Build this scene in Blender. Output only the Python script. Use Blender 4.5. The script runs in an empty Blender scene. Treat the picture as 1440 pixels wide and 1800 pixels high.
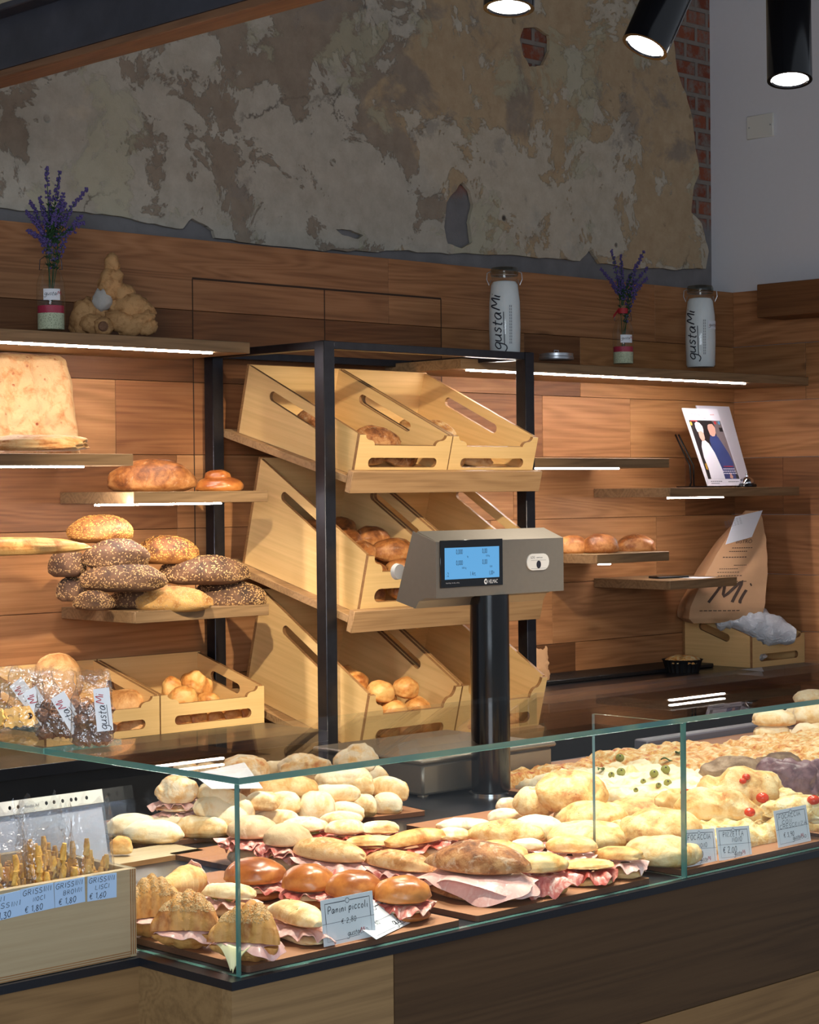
import bpy, math, random
from math import sin, cos, pi, radians
from mathutils import Vector, Matrix, noise, geometry, Euler
random.seed(11)
SC = bpy.context.scene
COL = SC.collection
V = Vector

# ---------------------------------------------------------------- camera
F_PX, ROLL, YAW, PITCH, CAM_H = 3556.65, 0.0093999, 0.80509, 0.0115076, 1.67
_cr, _sr, _cp, _sp = cos(ROLL), sin(ROLL), cos(PITCH), sin(PITCH)
_P = Matrix(((1, 0, 0), (0, _cp, _sp), (0, -_sp, _cp)))
_Z = Matrix(((_cr, -_sr, 0), (_sr, _cr, 0), (0, 0, 1)))
_L = Matrix(((sin(YAW), -cos(YAW), 0), (0, 0, 1), (cos(YAW), sin(YAW), 0)))
CM = _Z @ _P @ _L                      # world -> camera (right, up, forward)
CT = CM.transposed()
CAMP = V((0, 0, CAM_H))
cam = bpy.data.cameras.new('camera')
camo = bpy.data.objects.new('camera', cam)
COL.objects.link(camo)
R_, U_, F_ = V(CM[0]), V(CM[1]), V(CM[2])
camo.matrix_world = Matrix(((R_.x, U_.x, -F_.x, 0), (R_.y, U_.y, -F_.y, 0), (R_.z, U_.z, -F_.z, CAM_H), (0, 0, 0, 1)))
cam.sensor_fit = 'VERTICAL'
cam.sensor_height = 24.0
cam.lens = 24.0 * F_PX / 1800.0
cam.clip_start = 0.05
SC.camera = camo

# ---------------------------------------------------------------- light, sky, exposure
SC.view_settings.view_transform = 'Standard'
SC.view_settings.look = 'None'
SC.view_settings.exposure = 0.0
SC.view_settings.gamma = 1.0
SC.view_settings.use_curve_mapping = False
SC.cycles.transparent_max_bounces = 40
w = bpy.data.worlds.new('world')
SC.world = w
w.use_nodes = True
w.node_tree.nodes['Background'].inputs[0].default_value = (0.80, 0.88, 1.0, 1)
w.node_tree.nodes['Background'].inputs[1].default_value = 0.42
LED_STRENGTH = 118.0
SPOT_W = 82.0
SPOT_COL = (1.0, 0.92, 0.80)
RACK_COL = (1.0, 0.86, 0.62)
FILL_W = 190.0

def area_light(name, loc, target, sx, sy, watts, col):
    l = bpy.data.lights.new(name, 'AREA'); l.shape = 'RECTANGLE'; l.size = sx; l.size_y = sy
    l.energy = watts; l.color = col
    o = bpy.data.objects.new(name, l); COL.objects.link(o)
    o.location = loc; o.rotation_euler = (V(target) - V(loc)).to_track_quat('-Z', 'Y').to_euler()
    return o
def spot_light(name, loc, target, watts, ang, col, blend=0.6, rad=0.035):
    l = bpy.data.lights.new(name, 'SPOT'); l.energy = watts; l.color = col; l.spot_size = radians(ang); l.spot_blend = blend
    l.shadow_soft_size = rad
    o = bpy.data.objects.new(name, l); COL.objects.link(o)
    o.location = loc; o.rotation_euler = (V(target) - V(loc)).to_track_quat('-Z', 'Y').to_euler()
    return o
# daylight through the shop window, far behind the photographer
area_light('window_daylight', (-2.2, -2.0, 2.3), (3.5, 4.5, 1.4), 3.0, 2.2, FILL_W, (0.80, 0.90, 1.0))

# ---------------------------------------------------------------- pixel -> place helpers
def ray(px, py):
    return CT @ V(((px - 720) / F_PX, (900 - py) / F_PX, 1.0))
def on(ax, val, px, py):
    d = ray(px, py); t = (val - CAMP[ax]) / d[ax]
    return CAMP + d * t
def onX(x, px, py): return on(0, x, px, py)
def onY(y, px, py): return on(1, y, px, py)
def onZ(z, px, py): return on(2, z, px, py)
def depth(p): return (CM @ (V(p) - CAMP)).z
SCREEN_A = math.atan2(-cos(YAW), sin(YAW))      # world heading of 'to the right'

# ---------------------------------------------------------------- object helpers
def link(o, parent=None):
    COL.objects.link(o)
    if parent is not None: o.parent = parent
    return o
def tag(o, label=None, cat=None, group=None, kind=None):
    if label: o['label'] = label
    if cat: o['category'] = cat
    if group: o['group'] = group
    if kind: o['kind'] = kind
    return o
def thing(name, label, cat, loc=(0, 0, 0), rz=0, group=None):
    o = bpy.data.objects.new(name, None); COL.objects.link(o)
    o.empty_display_size = 0.02
    o.location = loc; o.rotation_euler = (0, 0, rz)
    return tag(o, label, cat, group)
def dup(root, loc, rot, label=None, group=None, scale=None):
    r = root.copy(); COL.objects.link(r); r.location = loc; r.rotation_euler = rot
    if scale: r.scale = scale
    if label: r['label'] = label
    if group: r['group'] = group
    for ch in list(root.children):
        c = ch.copy(); COL.objects.link(c); c.parent = r
        for g in ch.children:
            d = g.copy(); COL.objects.link(d); d.parent = c
    return r

class MB:
    """collects shapes, then links them as ONE mesh object"""
    def __init__(s):
        s.v = []; s.f = []; s.mi = []; s.tone = []; s.off = []
    def add(s, vs, fs, mi=0, tone=(1, 1, 1), off=(0, 0, 0), M=None):
        b = len(s.v)
        s.v += [(M @ V(p)) if M else V(p) for p in vs]
        for k, f in enumerate(fs):
            s.f.append([b + i for i in f])
            s.mi.append(mi[k] if isinstance(mi, (list, tuple)) else mi)
            s.tone.append(tone); s.off.append(off)
        return s
    def box(s, a, b, mi=0, bev=0.0, M=None, **k):
        x0, y0, z0 = a; x1, y1, z1 = b
        if bev <= 0:
            vs = [(x0, y0, z0), (x1, y0, z0), (x1, y1, z0), (x0, y1, z0), (x0, y0, z1), (x1, y0, z1), (x1, y1, z1), (x0, y1, z1)]
            fs = [(3, 2, 1, 0), (4, 5, 6, 7), (0, 1, 5, 4), (1, 2, 6, 5), (2, 3, 7, 6), (3, 0, 4, 7)]
            return s.add(vs, fs, mi, M=M, **k)
        c = bev
        vs = []; idx = {}
        for ix in (0, 1):
            for iy in (0, 1):
                for iz in (0, 1):
                    X = (x0, x1)[ix]; Y = (y0, y1)[iy]; Z = (z0, z1)[iz]
                    dx = c if ix == 0 else -c; dy = c if iy == 0 else -c; dz = c if iz == 0 else -c
                    idx[ix, iy, iz, 'x'] = len(vs); vs.append((X, Y + dy, Z + dz))
                    idx[ix, iy, iz, 'y'] = len(vs); vs.append((X + dx, Y, Z + dz))
                    idx[ix, iy, iz, 'z'] = len(vs); vs.append((X + dx, Y + dy, Z))
        fs = []
        for i in (0, 1):
            q = [idx[i, 0, 0, 'x'], idx[i, 1, 0, 'x'], idx[i, 1, 1, 'x'], idx[i, 0, 1, 'x']]; fs.append(q if i else q[::-1])
            q = [idx[0, i, 0, 'y'], idx[0, i, 1, 'y'], idx[1, i, 1, 'y'], idx[1, i, 0, 'y']]; fs.append(q if i else q[::-1])
            q = [idx[0, 0, i, 'z'], idx[1, 0, i, 'z'], idx[1, 1, i, 'z'], idx[0, 1, i, 'z']]; fs.append(q if i else q[::-1])
        for i in (0, 1):
            for j in (0, 1):
                q = [idx[i, j, 0, 'x'], idx[i, j, 0, 'y'], idx[i, j, 1, 'y'], idx[i, j, 1, 'x']]; fs.append(q if (i == j) else q[::-1])
                q = [idx[i, 0, j, 'x'], idx[i, 1, j, 'x'], idx[i, 1, j, 'z'], idx[i, 0, j, 'z']]; fs.append(q if (i == j) else q[::-1])
                q = [idx[0, i, j, 'y'], idx[1, i, j, 'y'], idx[1, i, j, 'z'], idx[0, i, j, 'z']]; fs.append(q[::-1] if (i == j) else q)
        for i in (0, 1):
            for j in (0, 1):
                for l in (0, 1):
                    q = [idx[i, j, l, 'x'], idx[i, j, l, 'y'], idx[i, j, l, 'z']]
                    fs.append(q if (i + j + l) % 2 else q[::-1])
        return s.add(vs, fs, mi, M=M, **k)
    def plate(s, outer, holes=(), t=0.01, M=None, mi=0, mi_edge=None, **k):
        """2D outline (with holes) extruded by t along local z, mapped by M"""
        loops = [[V((p[0], p[1], 0)) for p in outer]] + [[V((p[0], p[1], 0)) for p in h] for h in holes]
        tris = geometry.tessellate_polygon(loops)
        flat = [p for l in loops for p in l]
        n = len(flat)
        vs = [(p.x, p.y, 0) for p in flat] + [(p.x, p.y, t) for p in flat]
        fs = []; mis = []
        me = mi if mi_edge is None else mi_edge
        for a, b, c in tris:
            ar = (flat[b] - flat[a]).cross(flat[c] - flat[a]).z
            if abs(ar) < 1e-12: continue
            if ar < 0: b, c = c, b
            fs.append((c, b, a)); mis.append(mi)
            fs.append((a + n, b + n, c + n)); mis.append(mi)
        o = 0
        for li, l in enumerate(loops):
            m = len(l)
            area = sum(l[i].x * l[(i + 1) % m].y - l[(i + 1) % m].x * l[i].y for i in range(m))
            ccw = area > 0
            for i in range(m):
                a, b = o + i, o + (i + 1) % m
                q = (a, b, b + n, a + n)
                if (li == 0) != ccw: q = q[::-1]
                fs.append(q); mis.append(me)
            o += m
        return s.add(vs, fs, mis, M=M, **k)
    def lathe(s, prof, seg=32, M=None, mi=0, cap=True, **k):
        vs = []; fs = []
        for r, z in prof:
            for i in range(seg):
                a = 2 * pi * i / seg
                vs.append((r * cos(a), r * sin(a), z))
        for j in range(len(prof) - 1):
            for i in range(seg):
                i2 = (i + 1) % seg
                fs.append((j * seg + i, j * seg + i2, (j + 1) * seg + i2, (j + 1) * seg + i))
        if cap:
            fs.append(tuple(range(seg - 1, -1, -1)))
            fs.append(tuple((len(prof) - 1) * seg + i for i in range(seg)))
        return s.add(vs, fs, mi, M=M, **k)
    def tube(s, pts, rad, seg=8, mi=0, M=None, cap=True, **k):
        pts = [V(p) for p in pts]; n = len(pts)
        rads = rad if isinstance(rad, (list, tuple)) else [rad] * n
        vs = []; fs = []
        up = None
        for i in range(n):
            t = (pts[min(i + 1, n - 1)] - pts[max(i - 1, 0)]).normalized()
            if up is None:
                up = t.orthogonal().normalized()
            else:
                up = (up - t * up.dot(t)); up = up.normalized() if up.length > 1e-6 else t.orthogonal().normalized()
            b = t.cross(up)
            for j in range(seg):
                a = 2 * pi * j / seg
                vs.append(pts[i] + (up * cos(a) + b * sin(a)) * rads[i])
        for i in range(n - 1):
            for j in range(seg):
                j2 = (j + 1) % seg
                fs.append((i * seg + j, i * seg + j2, (i + 1) * seg + j2, (i + 1) * seg + j))
        if cap:
            fs.append(tuple(range(seg - 1, -1, -1))); fs.append(tuple((n - 1) * seg + j for j in range(seg)))
        return s.add(vs, fs, mi, M=M, **k)
    def grid(s, fn, nu, nv, mi=0, M=None, closed=False, thick=0.0, **k):
        """sheet from fn(u,v) in 0..1; thick>0 makes it a closed two-sided sheet"""
        P = [[V(fn(i / nu, j / nv)) for j in range(nv + 1)] for i in range(nu + 1)]
        vs = [p for r in P for p in r]
        q = [(i * (nv + 1) + j, (i + 1) * (nv + 1) + j, (i + 1) * (nv + 1) + j + 1, i * (nv + 1) + j + 1) for i in range(nu) for j in range(nv)]
        if thick <= 0: return s.add(vs, q, mi, M=M, **k)
        N = []
        for i in range(nu + 1):
            for j in range(nv + 1):
                du = P[min(i + 1, nu)][j] - P[max(i - 1, 0)][j]; dv = P[i][min(j + 1, nv)] - P[i][max(j - 1, 0)]
                m = du.cross(dv); N.append(m.normalized() if m.length > 1e-12 else V((0, 0, 1)))
        n = len(vs)
        vs2 = [vs[i] - N[i] * thick for i in range(n)]
        fs = q + [tuple(n + a for a in f[::-1]) for f in q]
        ring = [i * (nv + 1) for i in range(nu + 1)] + [nu * (nv + 1) + j for j in range(1, nv + 1)] + [i * (nv + 1) + nv for i in range(nu - 1, -1, -1)] + [j for j in range(nv - 1, 0, -1)]
        for a, b in zip(ring, ring[1:] + ring[:1]): fs.append((b, a, n + a, n + b))
        return s.add(vs + vs2, fs, mi, M=M, **k)
    def mesh(s, name, mats, smooth=True, angle=40):
        me = bpy.data.meshes.new(name)
        me.from_pydata([tuple(p) for p in s.v], [], s.f)
        for m in (mats if isinstance(mats, (list, tuple)) else [mats]): me.materials.append(m)
        me.polygons.foreach_set('material_index', s.mi)
        if any(t != (1, 1, 1) for t in s.tone) or any(o != (0, 0, 0) for o in s.off):
            a = me.attributes.new('tone', 'FLOAT_COLOR', 'FACE')
            a.data.foreach_set('color', [c for t in s.tone for c in (t[0], t[1], t[2], 1.0)])
            a = me.attributes.new('off', 'FLOAT_VECTOR', 'FACE')
            a.data.foreach_set('vector', [c for t in s.off for c in t])
        if smooth:
            me.polygons.foreach_set('use_smooth', [True] * len(me.polygons))
            me.update()
            me.set_sharp_from_angle(angle=radians(angle))
        me.update()
        return me
    def build(s, name, mats, parent=None, smooth=True, angle=40):
        o = bpy.data.objects.new(name, s.mesh(name, mats, smooth, angle))
        return link(o, parent)

def T(x, y, z): return Matrix.Translation((x, y, z))
def RX(a): return Matrix.Rotation(a, 4, 'X')
def RY(a): return Matrix.Rotation(a, 4, 'Y')
def RZ(a): return Matrix.Rotation(a, 4, 'Z')
def S3(x, y, z): return Matrix.Diagonal((x, y, z, 1))
# plate mappings: local (x, y, out) -> world axes
def M_xz(x, y, z): return Matrix(((1, 0, 0, x), (0, 0, -1, y), (0, 1, 0, z), (0, 0, 0, 1)))    # faces -Y
def M_yz(x, y, z): return Matrix(((0, 0, 1, x), (1, 0, 0, y), (0, 1, 0, z), (0, 0, 0, 1)))     # (Y, Z) outline, out +X
def frame(o, xd, yd):
    x = V(xd).normalized(); zz = x.cross(V(yd)).normalized(); y = zz.cross(x)
    return Matrix(((x.x, y.x, zz.x, o[0]), (x.y, y.y, zz.y, o[1]), (x.z, y.z, zz.z, o[2]), (0, 0, 0, 1)))
def slot(cx, cy, L, r, ang=0, n=8):
    pts = []
    for sgn in (1, -1):
        for i in range(n + 1):
            a = -pi / 2 + pi * i / n + (0 if sgn > 0 else pi)
            pts.append(V((sgn * (L / 2 - r) + r * cos(a), r * sin(a), 0)))
    c, s_ = cos(ang), sin(ang)
    return [(cx + p.x * c - p.y * s_, cy + p.x * s_ + p.y * c) for p in pts]
# ---------------------------------------------------------------- materials
def lin(r, g, b):
    f = lambda c: (c / 12.92 if c <= 0.04045 else ((c + 0.055) / 1.055) ** 2.4)
    return (f(r / 255), f(g / 255), f(b / 255), 1.0)
class NT:
    def __init__(s, name):
        s.m = bpy.data.materials.new(name); s.m.use_nodes = True
        s.t = s.m.node_tree; s.n = s.t.nodes
        s.b = s.n['Principled BSDF']; s.out = s.n['Material Output']
    def new(s, ty, **k):
        n = s.n.new(ty)
        for a, v in k.items(): setattr(n, a, v)
        return n
    def l(s, a, b): s.t.links.new(a, b)
    def put(s, sock, v):
        if hasattr(v, 'is_output'): s.l(v, sock)
        else: sock.default_value = v
    def coord(s, kind='Object'): return s.new('ShaderNodeTexCoord').outputs[kind]
    def mapping(s, vec, scale=(1, 1, 1), loc=(0, 0, 0), rot=(0, 0, 0)):
        n = s.new('ShaderNodeMapping'); s.l(vec, n.inputs[0]); n.inputs[1].default_value = loc; n.inputs[2].default_value = rot; n.inputs[3].default_value = scale
        return n.outputs[0]
    def noise(s, vec, scale=5, detail=4, rough=0.55, dist=0.0):
        n = s.new('ShaderNodeTexNoise'); s.l(vec, n.inputs['Vector'])
        n.inputs['Scale'].default_value = scale; n.inputs['Detail'].default_value = detail; n.inputs['Roughness'].default_value = rough; n.inputs['Distortion'].default_value = dist
        return n.outputs[0]
    def voronoi(s, vec, scale=5, feature='F1', out=0, rnd=1.0):
        n = s.new('ShaderNodeTexVoronoi', feature=feature); s.l(vec, n.inputs['Vector']); n.inputs['Scale'].default_value = scale
        n.inputs['Randomness'].default_value = rnd
        return n.outputs[out]
    def ramp(s, fac, stops, interp='LINEAR'):
        n = s.new('ShaderNodeValToRGB'); s.l(fac, n.inputs[0]); cr = n.color_ramp; cr.interpolation = interp
        while len(cr.elements) < len(stops): cr.elements.new(0.5)
        for e, (p, c) in zip(cr.elements, stops):
            e.position = p; e.color = c if len(c) == 4 else (*c, 1)
        return n.outputs[0]
    def mr(s, v, a, b, c=0.0, d=1.0):
        n = s.new('ShaderNodeMapRange'); s.put(n.inputs[0], v)
        for i, x in enumerate((a, b, c, d)): n.inputs[i + 1].default_value = x
        return n.outputs[0]
    def math(s, op, a, b=0.0, clamp=False):
        n = s.new('ShaderNodeMath', operation=op, use_clamp=clamp); s.put(n.inputs[0], a); s.put(n.inputs[1], b); return n.outputs[0]
    def vmath(s, op, a, b):
        n = s.new('ShaderNodeVectorMath', operation=op); s.put(n.inputs[0], a); s.put(n.inputs[1], b); return n.outputs[0]
    def mix(s, fac, a, b, mode='MIX'):
        n = s.new('ShaderNodeMix', data_type='RGBA', blend_type=mode); s.put(n.inputs[0], fac); s.put(n.inputs[6], a); s.put(n.inputs[7], b); return n.outputs[2]
    def attr(s, name, out): return s.new('ShaderNodeAttribute', attribute_name=name).outputs[out]
    def sep(s, v):
        n = s.new('ShaderNodeSeparateXYZ'); s.l(v, n.inputs[0]); return n.outputs
    def bump(s, h, strength=0.3, dist=0.01):
        n = s.new('ShaderNodeBump'); n.inputs['Strength'].default_value = strength; n.inputs['Distance'].default_value = dist; s.l(h, n.inputs['Height'])
        s.l(n.outputs[0], s.b.inputs['Normal']); return n.outputs[0]
    def set(s, base=None, rough=None, metal=None, spec=None, **k):
        if base is not None: s.put(s.b.inputs['Base Color'], base)
        if rough is not None: s.put(s.b.inputs['Roughness'], rough)
        if metal is not None: s.put(s.b.inputs['Metallic'], metal)
        if spec is not None: s.put(s.b.inputs['Specular IOR Level'], spec)
        for a, v in k.items(): s.put(s.b.inputs[a.replace('_', ' ')], v)
        return s.m
WHITE = (1, 1, 1, 1)
def simple(name, col, rough=0.5, metal=0.0, spec=0.5, nz=0.0, nscale=40, bump=0.0):
    m = NT(name)
    base = col
    c = m.coord()
    if nz > 0:
        n = m.noise(c, nscale, 5)
        base = m.mix(n, tuple(x * (1 - nz) for x in col[:3]) + (1,), tuple(min(1, x * (1 + nz)) for x in col[:3]) + (1,))
    if bump > 0: m.bump(m.noise(c, nscale, 5), bump, 0.004)
    return m.set(base, rough, metal, spec)
def wood(name, dark, mid, light, axis=0, attr=False, grain=1.0, rough=0.55, contrast=1.0, knots=False, spec=0.35):
    m = NT(name)
    c = m.coord()
    if attr: c = m.vmath('ADD', c, m.attr('off', 'Vector'))
    sc = [9.0 * grain] * 3; sc[axis] = 0.75 * grain
    v = m.mapping(c, tuple(sc))
    low = m.noise(v, 0.55, 2, 0.5, 0.4)
    rings = m.math('MULTIPLY_ADD', m.math('SINE', m.math('MULTIPLY', low, 120.0)), 0.5); m.n[-1].inputs[2].default_value = 0.5
    fine = m.noise(m.mapping(c, tuple((110.0 if i != axis else 2.2) * grain for i in range(3))), 1.0, 5, 0.65)
    mid_n = m.noise(v, 1.6, 4, 0.6, 0.6)
    f = m.math('ADD', m.math('MULTIPLY', rings, 0.13 * contrast), m.math('ADD', m.math('MULTIPLY', fine, 0.55), m.math('MULTIPLY', mid_n, 0.36)))
    col = m.ramp(f, [(0.28, dark), (0.55, mid), (0.85, light)])
    if knots:
        k = m.voronoi(m.mapping(c, tuple((3.6 if i != axis else 1.15) for i in range(3))), 1.0)
        kf = m.mr(k, 0.035, 0.10, 1.0, 0.0)
        col = m.mix(kf, col, tuple(x * 0.28 for x in dark[:3]) + (1,))
    if attr: col = m.mix(1.0, col, m.attr('tone', 'Color'), 'MULTIPLY')
    m.bump(fine, 0.12, 0.002)
    return m.set(col, rough, 0, spec)

M = {}
M['oak_wall'] = wood('oak_wall', lin(128, 84, 52), lin(174, 122, 80), lin(196, 146, 102), 0, True, knots=True)
M['oak_wall_side'] = wood('oak_wall_side', lin(128, 84, 52), lin(174, 122, 80), lin(196, 146, 102), 1, True, knots=True)
M['oak_shelf'] = wood('oak_shelf', lin(104, 80, 56), lin(142, 112, 80), lin(160, 130, 96), 0, grain=1.4)
M['oak_counter'] = wood('oak_counter', lin(138, 110, 76), lin(172, 140, 98), lin(188, 156, 112), 0, True)
M['lip_oak'] = wood('lip_oak', lin(124, 92, 62), lin(166, 130, 92), lin(184, 148, 108), 0, grain=1.2)
M['ply'] = wood('ply', lin(206, 166, 108), lin(228, 190, 132), lin(236, 202, 146), 0, grain=0.6, contrast=0.35, rough=0.45)
M['ply_side'] = wood('ply_side', lin(206, 166, 108), lin(228, 190, 132), lin(236, 202, 146), 1, grain=0.6, contrast=0.35, rough=0.45)
M['ply_edge'] = wood('ply_edge', lin(122, 84, 52), lin(150, 108, 68), lin(172, 130, 86), 0, grain=2.0)
M['box_ply'] = wood('box_ply', lin(160, 140, 108), lin(178, 160, 128), lin(188, 170, 138), 0, grain=0.7, contrast=0.4)
M['mdf'] = simple('brown_fibreboard', lin(150, 100, 66), 0.6, nz=0.12, nscale=60)
M['mdf_edge'] = simple('fibreboard_edge', lin(96, 58, 38), 0.7, nz=0.2, nscale=300)
M['steel_black'] = simple('raw_black_steel', lin(58, 58, 64), 0.38, 0.85, nz=0.35, nscale=25)
M['slab'] = simple('black_stone', lin(30, 32, 38), 0.28, nz=0.3, nscale=200)
M['stainless'] = simple('brushed_stainless', lin(146, 136, 122), 0.40, 0.6, nz=0.06, nscale=90)
M['black_gloss'] = simple('black_gloss', lin(12, 12, 15), 0.16)
M['black_matt'] = simple('black_matt', lin(20, 20, 22), 0.5)
M['white_plastic'] = simple('white_plastic', lin(225, 222, 214), 0.35)
M['card'] = simple('white_card', lin(226, 229, 236), 0.6)
M['label_blue'] = simple('pale_blue_paper', lin(176, 206, 240), 0.6)
M['ink'] = simple('dark_ink', lin(28, 30, 44), 0.6)
M['ink_brown'] = simple('brown_ink', lin(74, 54, 42), 0.7)
M['ink_red'] = simple('red_ink', lin(170, 36, 46), 0.6)
M['ink_grey'] = simple('grey_ink', lin(120, 122, 132), 0.6)
M['white_print'] = simple('white_print', lin(235, 235, 235), 0.5)
M['olive'] = simple('green_olive', lin(140, 140, 66), 0.25, nz=0.2, nscale=80)
M['leaf'] = simple('basil_leaf', lin(60, 100, 40), 0.4)
M['tomato'] = simple('cherry_tomato', lin(205, 60, 26), 0.2, nz=0.15, nscale=60)
M['chrome'] = simple('chrome', lin(220, 220, 225), 0.06, 1.0)
M['alu'] = simple('brushed_aluminium', lin(190, 192, 196), 0.35, 0.9)
M['stem'] = simple('lavender_leaf', lin(44, 74, 46), 0.6, nz=0.3, nscale=120)
M['lavender'] = simple('lavender_flower', lin(84, 70, 128), 0.7, nz=0.35, nscale=200)
M['paper_bag'] = simple('kraft_paper', lin(196, 152, 112), 0.75, nz=0.05, nscale=30, bump=0.15)
M['flour_white'] = simple('white_flour', lin(232, 234, 236), 0.7, nz=0.06, nscale=30, bump=0.2)
M['raspberry'] = simple('raspberry_grain', lin(176, 40, 72), 0.6, nz=0.4, nscale=400)
M['groove'] = simple('dark_groove', lin(58, 38, 24), 0.8)
M['choc'] = simple('cocoa_biscuit', lin(132, 96, 74), 0.95, nz=0.35, nscale=120, bump=0.8, spec=0.1)
M['cookie'] = simple('butter_biscuit', lin(226, 178, 96), 0.6, nz=0.12, nscale=90)
M['jam'] = simple('dark_filling', lin(52, 28, 26), 0.2)
M['floor'] = simple('grey_floor_tiles', lin(110, 104, 98), 0.5, nz=0.1, nscale=6)
M['ceiling'] = simple('dark_ceiling', lin(60, 56, 54), 0.8)
M['beam_steel'] = simple('blued_steel', lin(70, 72, 82), 0.45, 0.4, nz=0.5, nscale=9)
M['beam_wood'] = wood('beam_wood', lin(96, 66, 46), lin(124, 88, 62), lin(140, 102, 74), 1, grain=1.2)
M['white_wall'] = simple('white_painted_wall', lin(222, 220, 224), 0.85, nz=0.02, nscale=40)

def emit(name, col, st):
    m = NT(name); m.set((0, 0, 0, 1)); m.put(m.b.inputs['Emission Color'], col); m.b.inputs['Emission Strength'].default_value = st
    return m.m
M['led'] = emit('led_light', (1.0, 0.93, 0.90, 1), LED_STRENGTH)
M['lens'] = emit('spot_lens', (1.0, 0.96, 0.9, 1), 14.0)
M['lcd'] = emit('lcd_blue', lin(110, 190, 250), 0.75)

def glass(name, tint=(0.97, 0.99, 0.98), gloss=1.0, rough=0.0, bump=0.0, bscale=60, base_refl=0.0):
    """thin clear sheet: sees straight through, mirrors more at grazing angles"""
    m = NT(name); m.n.remove(m.b)
    tr = m.new('ShaderNodeBsdfTransparent'); tr.inputs[0].default_value = (*tint, 1)
    gl = m.new('ShaderNodeBsdfGlossy'); gl.inputs['Roughness'].default_value = rough
    fr = m.new('ShaderNodeFresnel'); fr.inputs[0].default_value = 1.5
    mx = m.new('ShaderNodeMixShader')
    bf = m.new('ShaderNodeNewGeometry').outputs['Backfacing']; m.l(m.mr(bf, 0, 1, 1.5, 1 / 1.5), fr.inputs[0])
    f = m.math('MULTIPLY_ADD', fr.outputs[0], gloss); m.n[-1].inputs[2].default_value = base_refl
    m.n[-1].use_clamp = True
    m.l(f, mx.inputs[0]); m.l(tr.outputs[0], mx.inputs[1]); m.l(gl.outputs[0], mx.inputs[2])
    if bump > 0:
        b = m.new('ShaderNodeBump'); b.inputs['Strength'].default_value = bump; b.inputs['Distance'].default_value = 0.01
        m.l(m.noise(m.coord(), bscale, 3), b.inputs['Height'])
        m.l(b.outputs[0], gl.inputs['Normal']); m.l(b.outputs[0], fr.inputs['Normal'])
    m.l(mx.outputs[0], m.out.inputs[0])
    return m.m
M['glass'] = glass('clear_glass', gloss=0.55)
M['glass_edge'] = None
m = NT('green_glass_edge'); m.set(lin(92, 150, 142), 0.12, 0, 0.8); m.b.inputs['Transmission Weight'].default_value = 0.35
M['glass_edge'] = m.m
M['bottle'] = glass('bottle_glass', (0.95, 0.97, 0.96), 0.8, 0.02)
M['cello'] = glass('cellophane', (0.98, 0.98, 0.98), 0.9, 0.20, 0.9, 45, 0.09)
M['sleeve'] = glass('plastic_sleeve', (0.96, 0.97, 1.0), 0.9, 0.12, 0.15, 20, 0.05)
m = NT('white_film'); m.set(lin(232, 234, 240), 0.35); m.b.inputs['Alpha'].default_value = 0.92; m.bump(m.noise(m.coord(), 34, 5, 0.6, 1.5), 0.8, 0.02)
M['white_film'] = m.m

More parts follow.
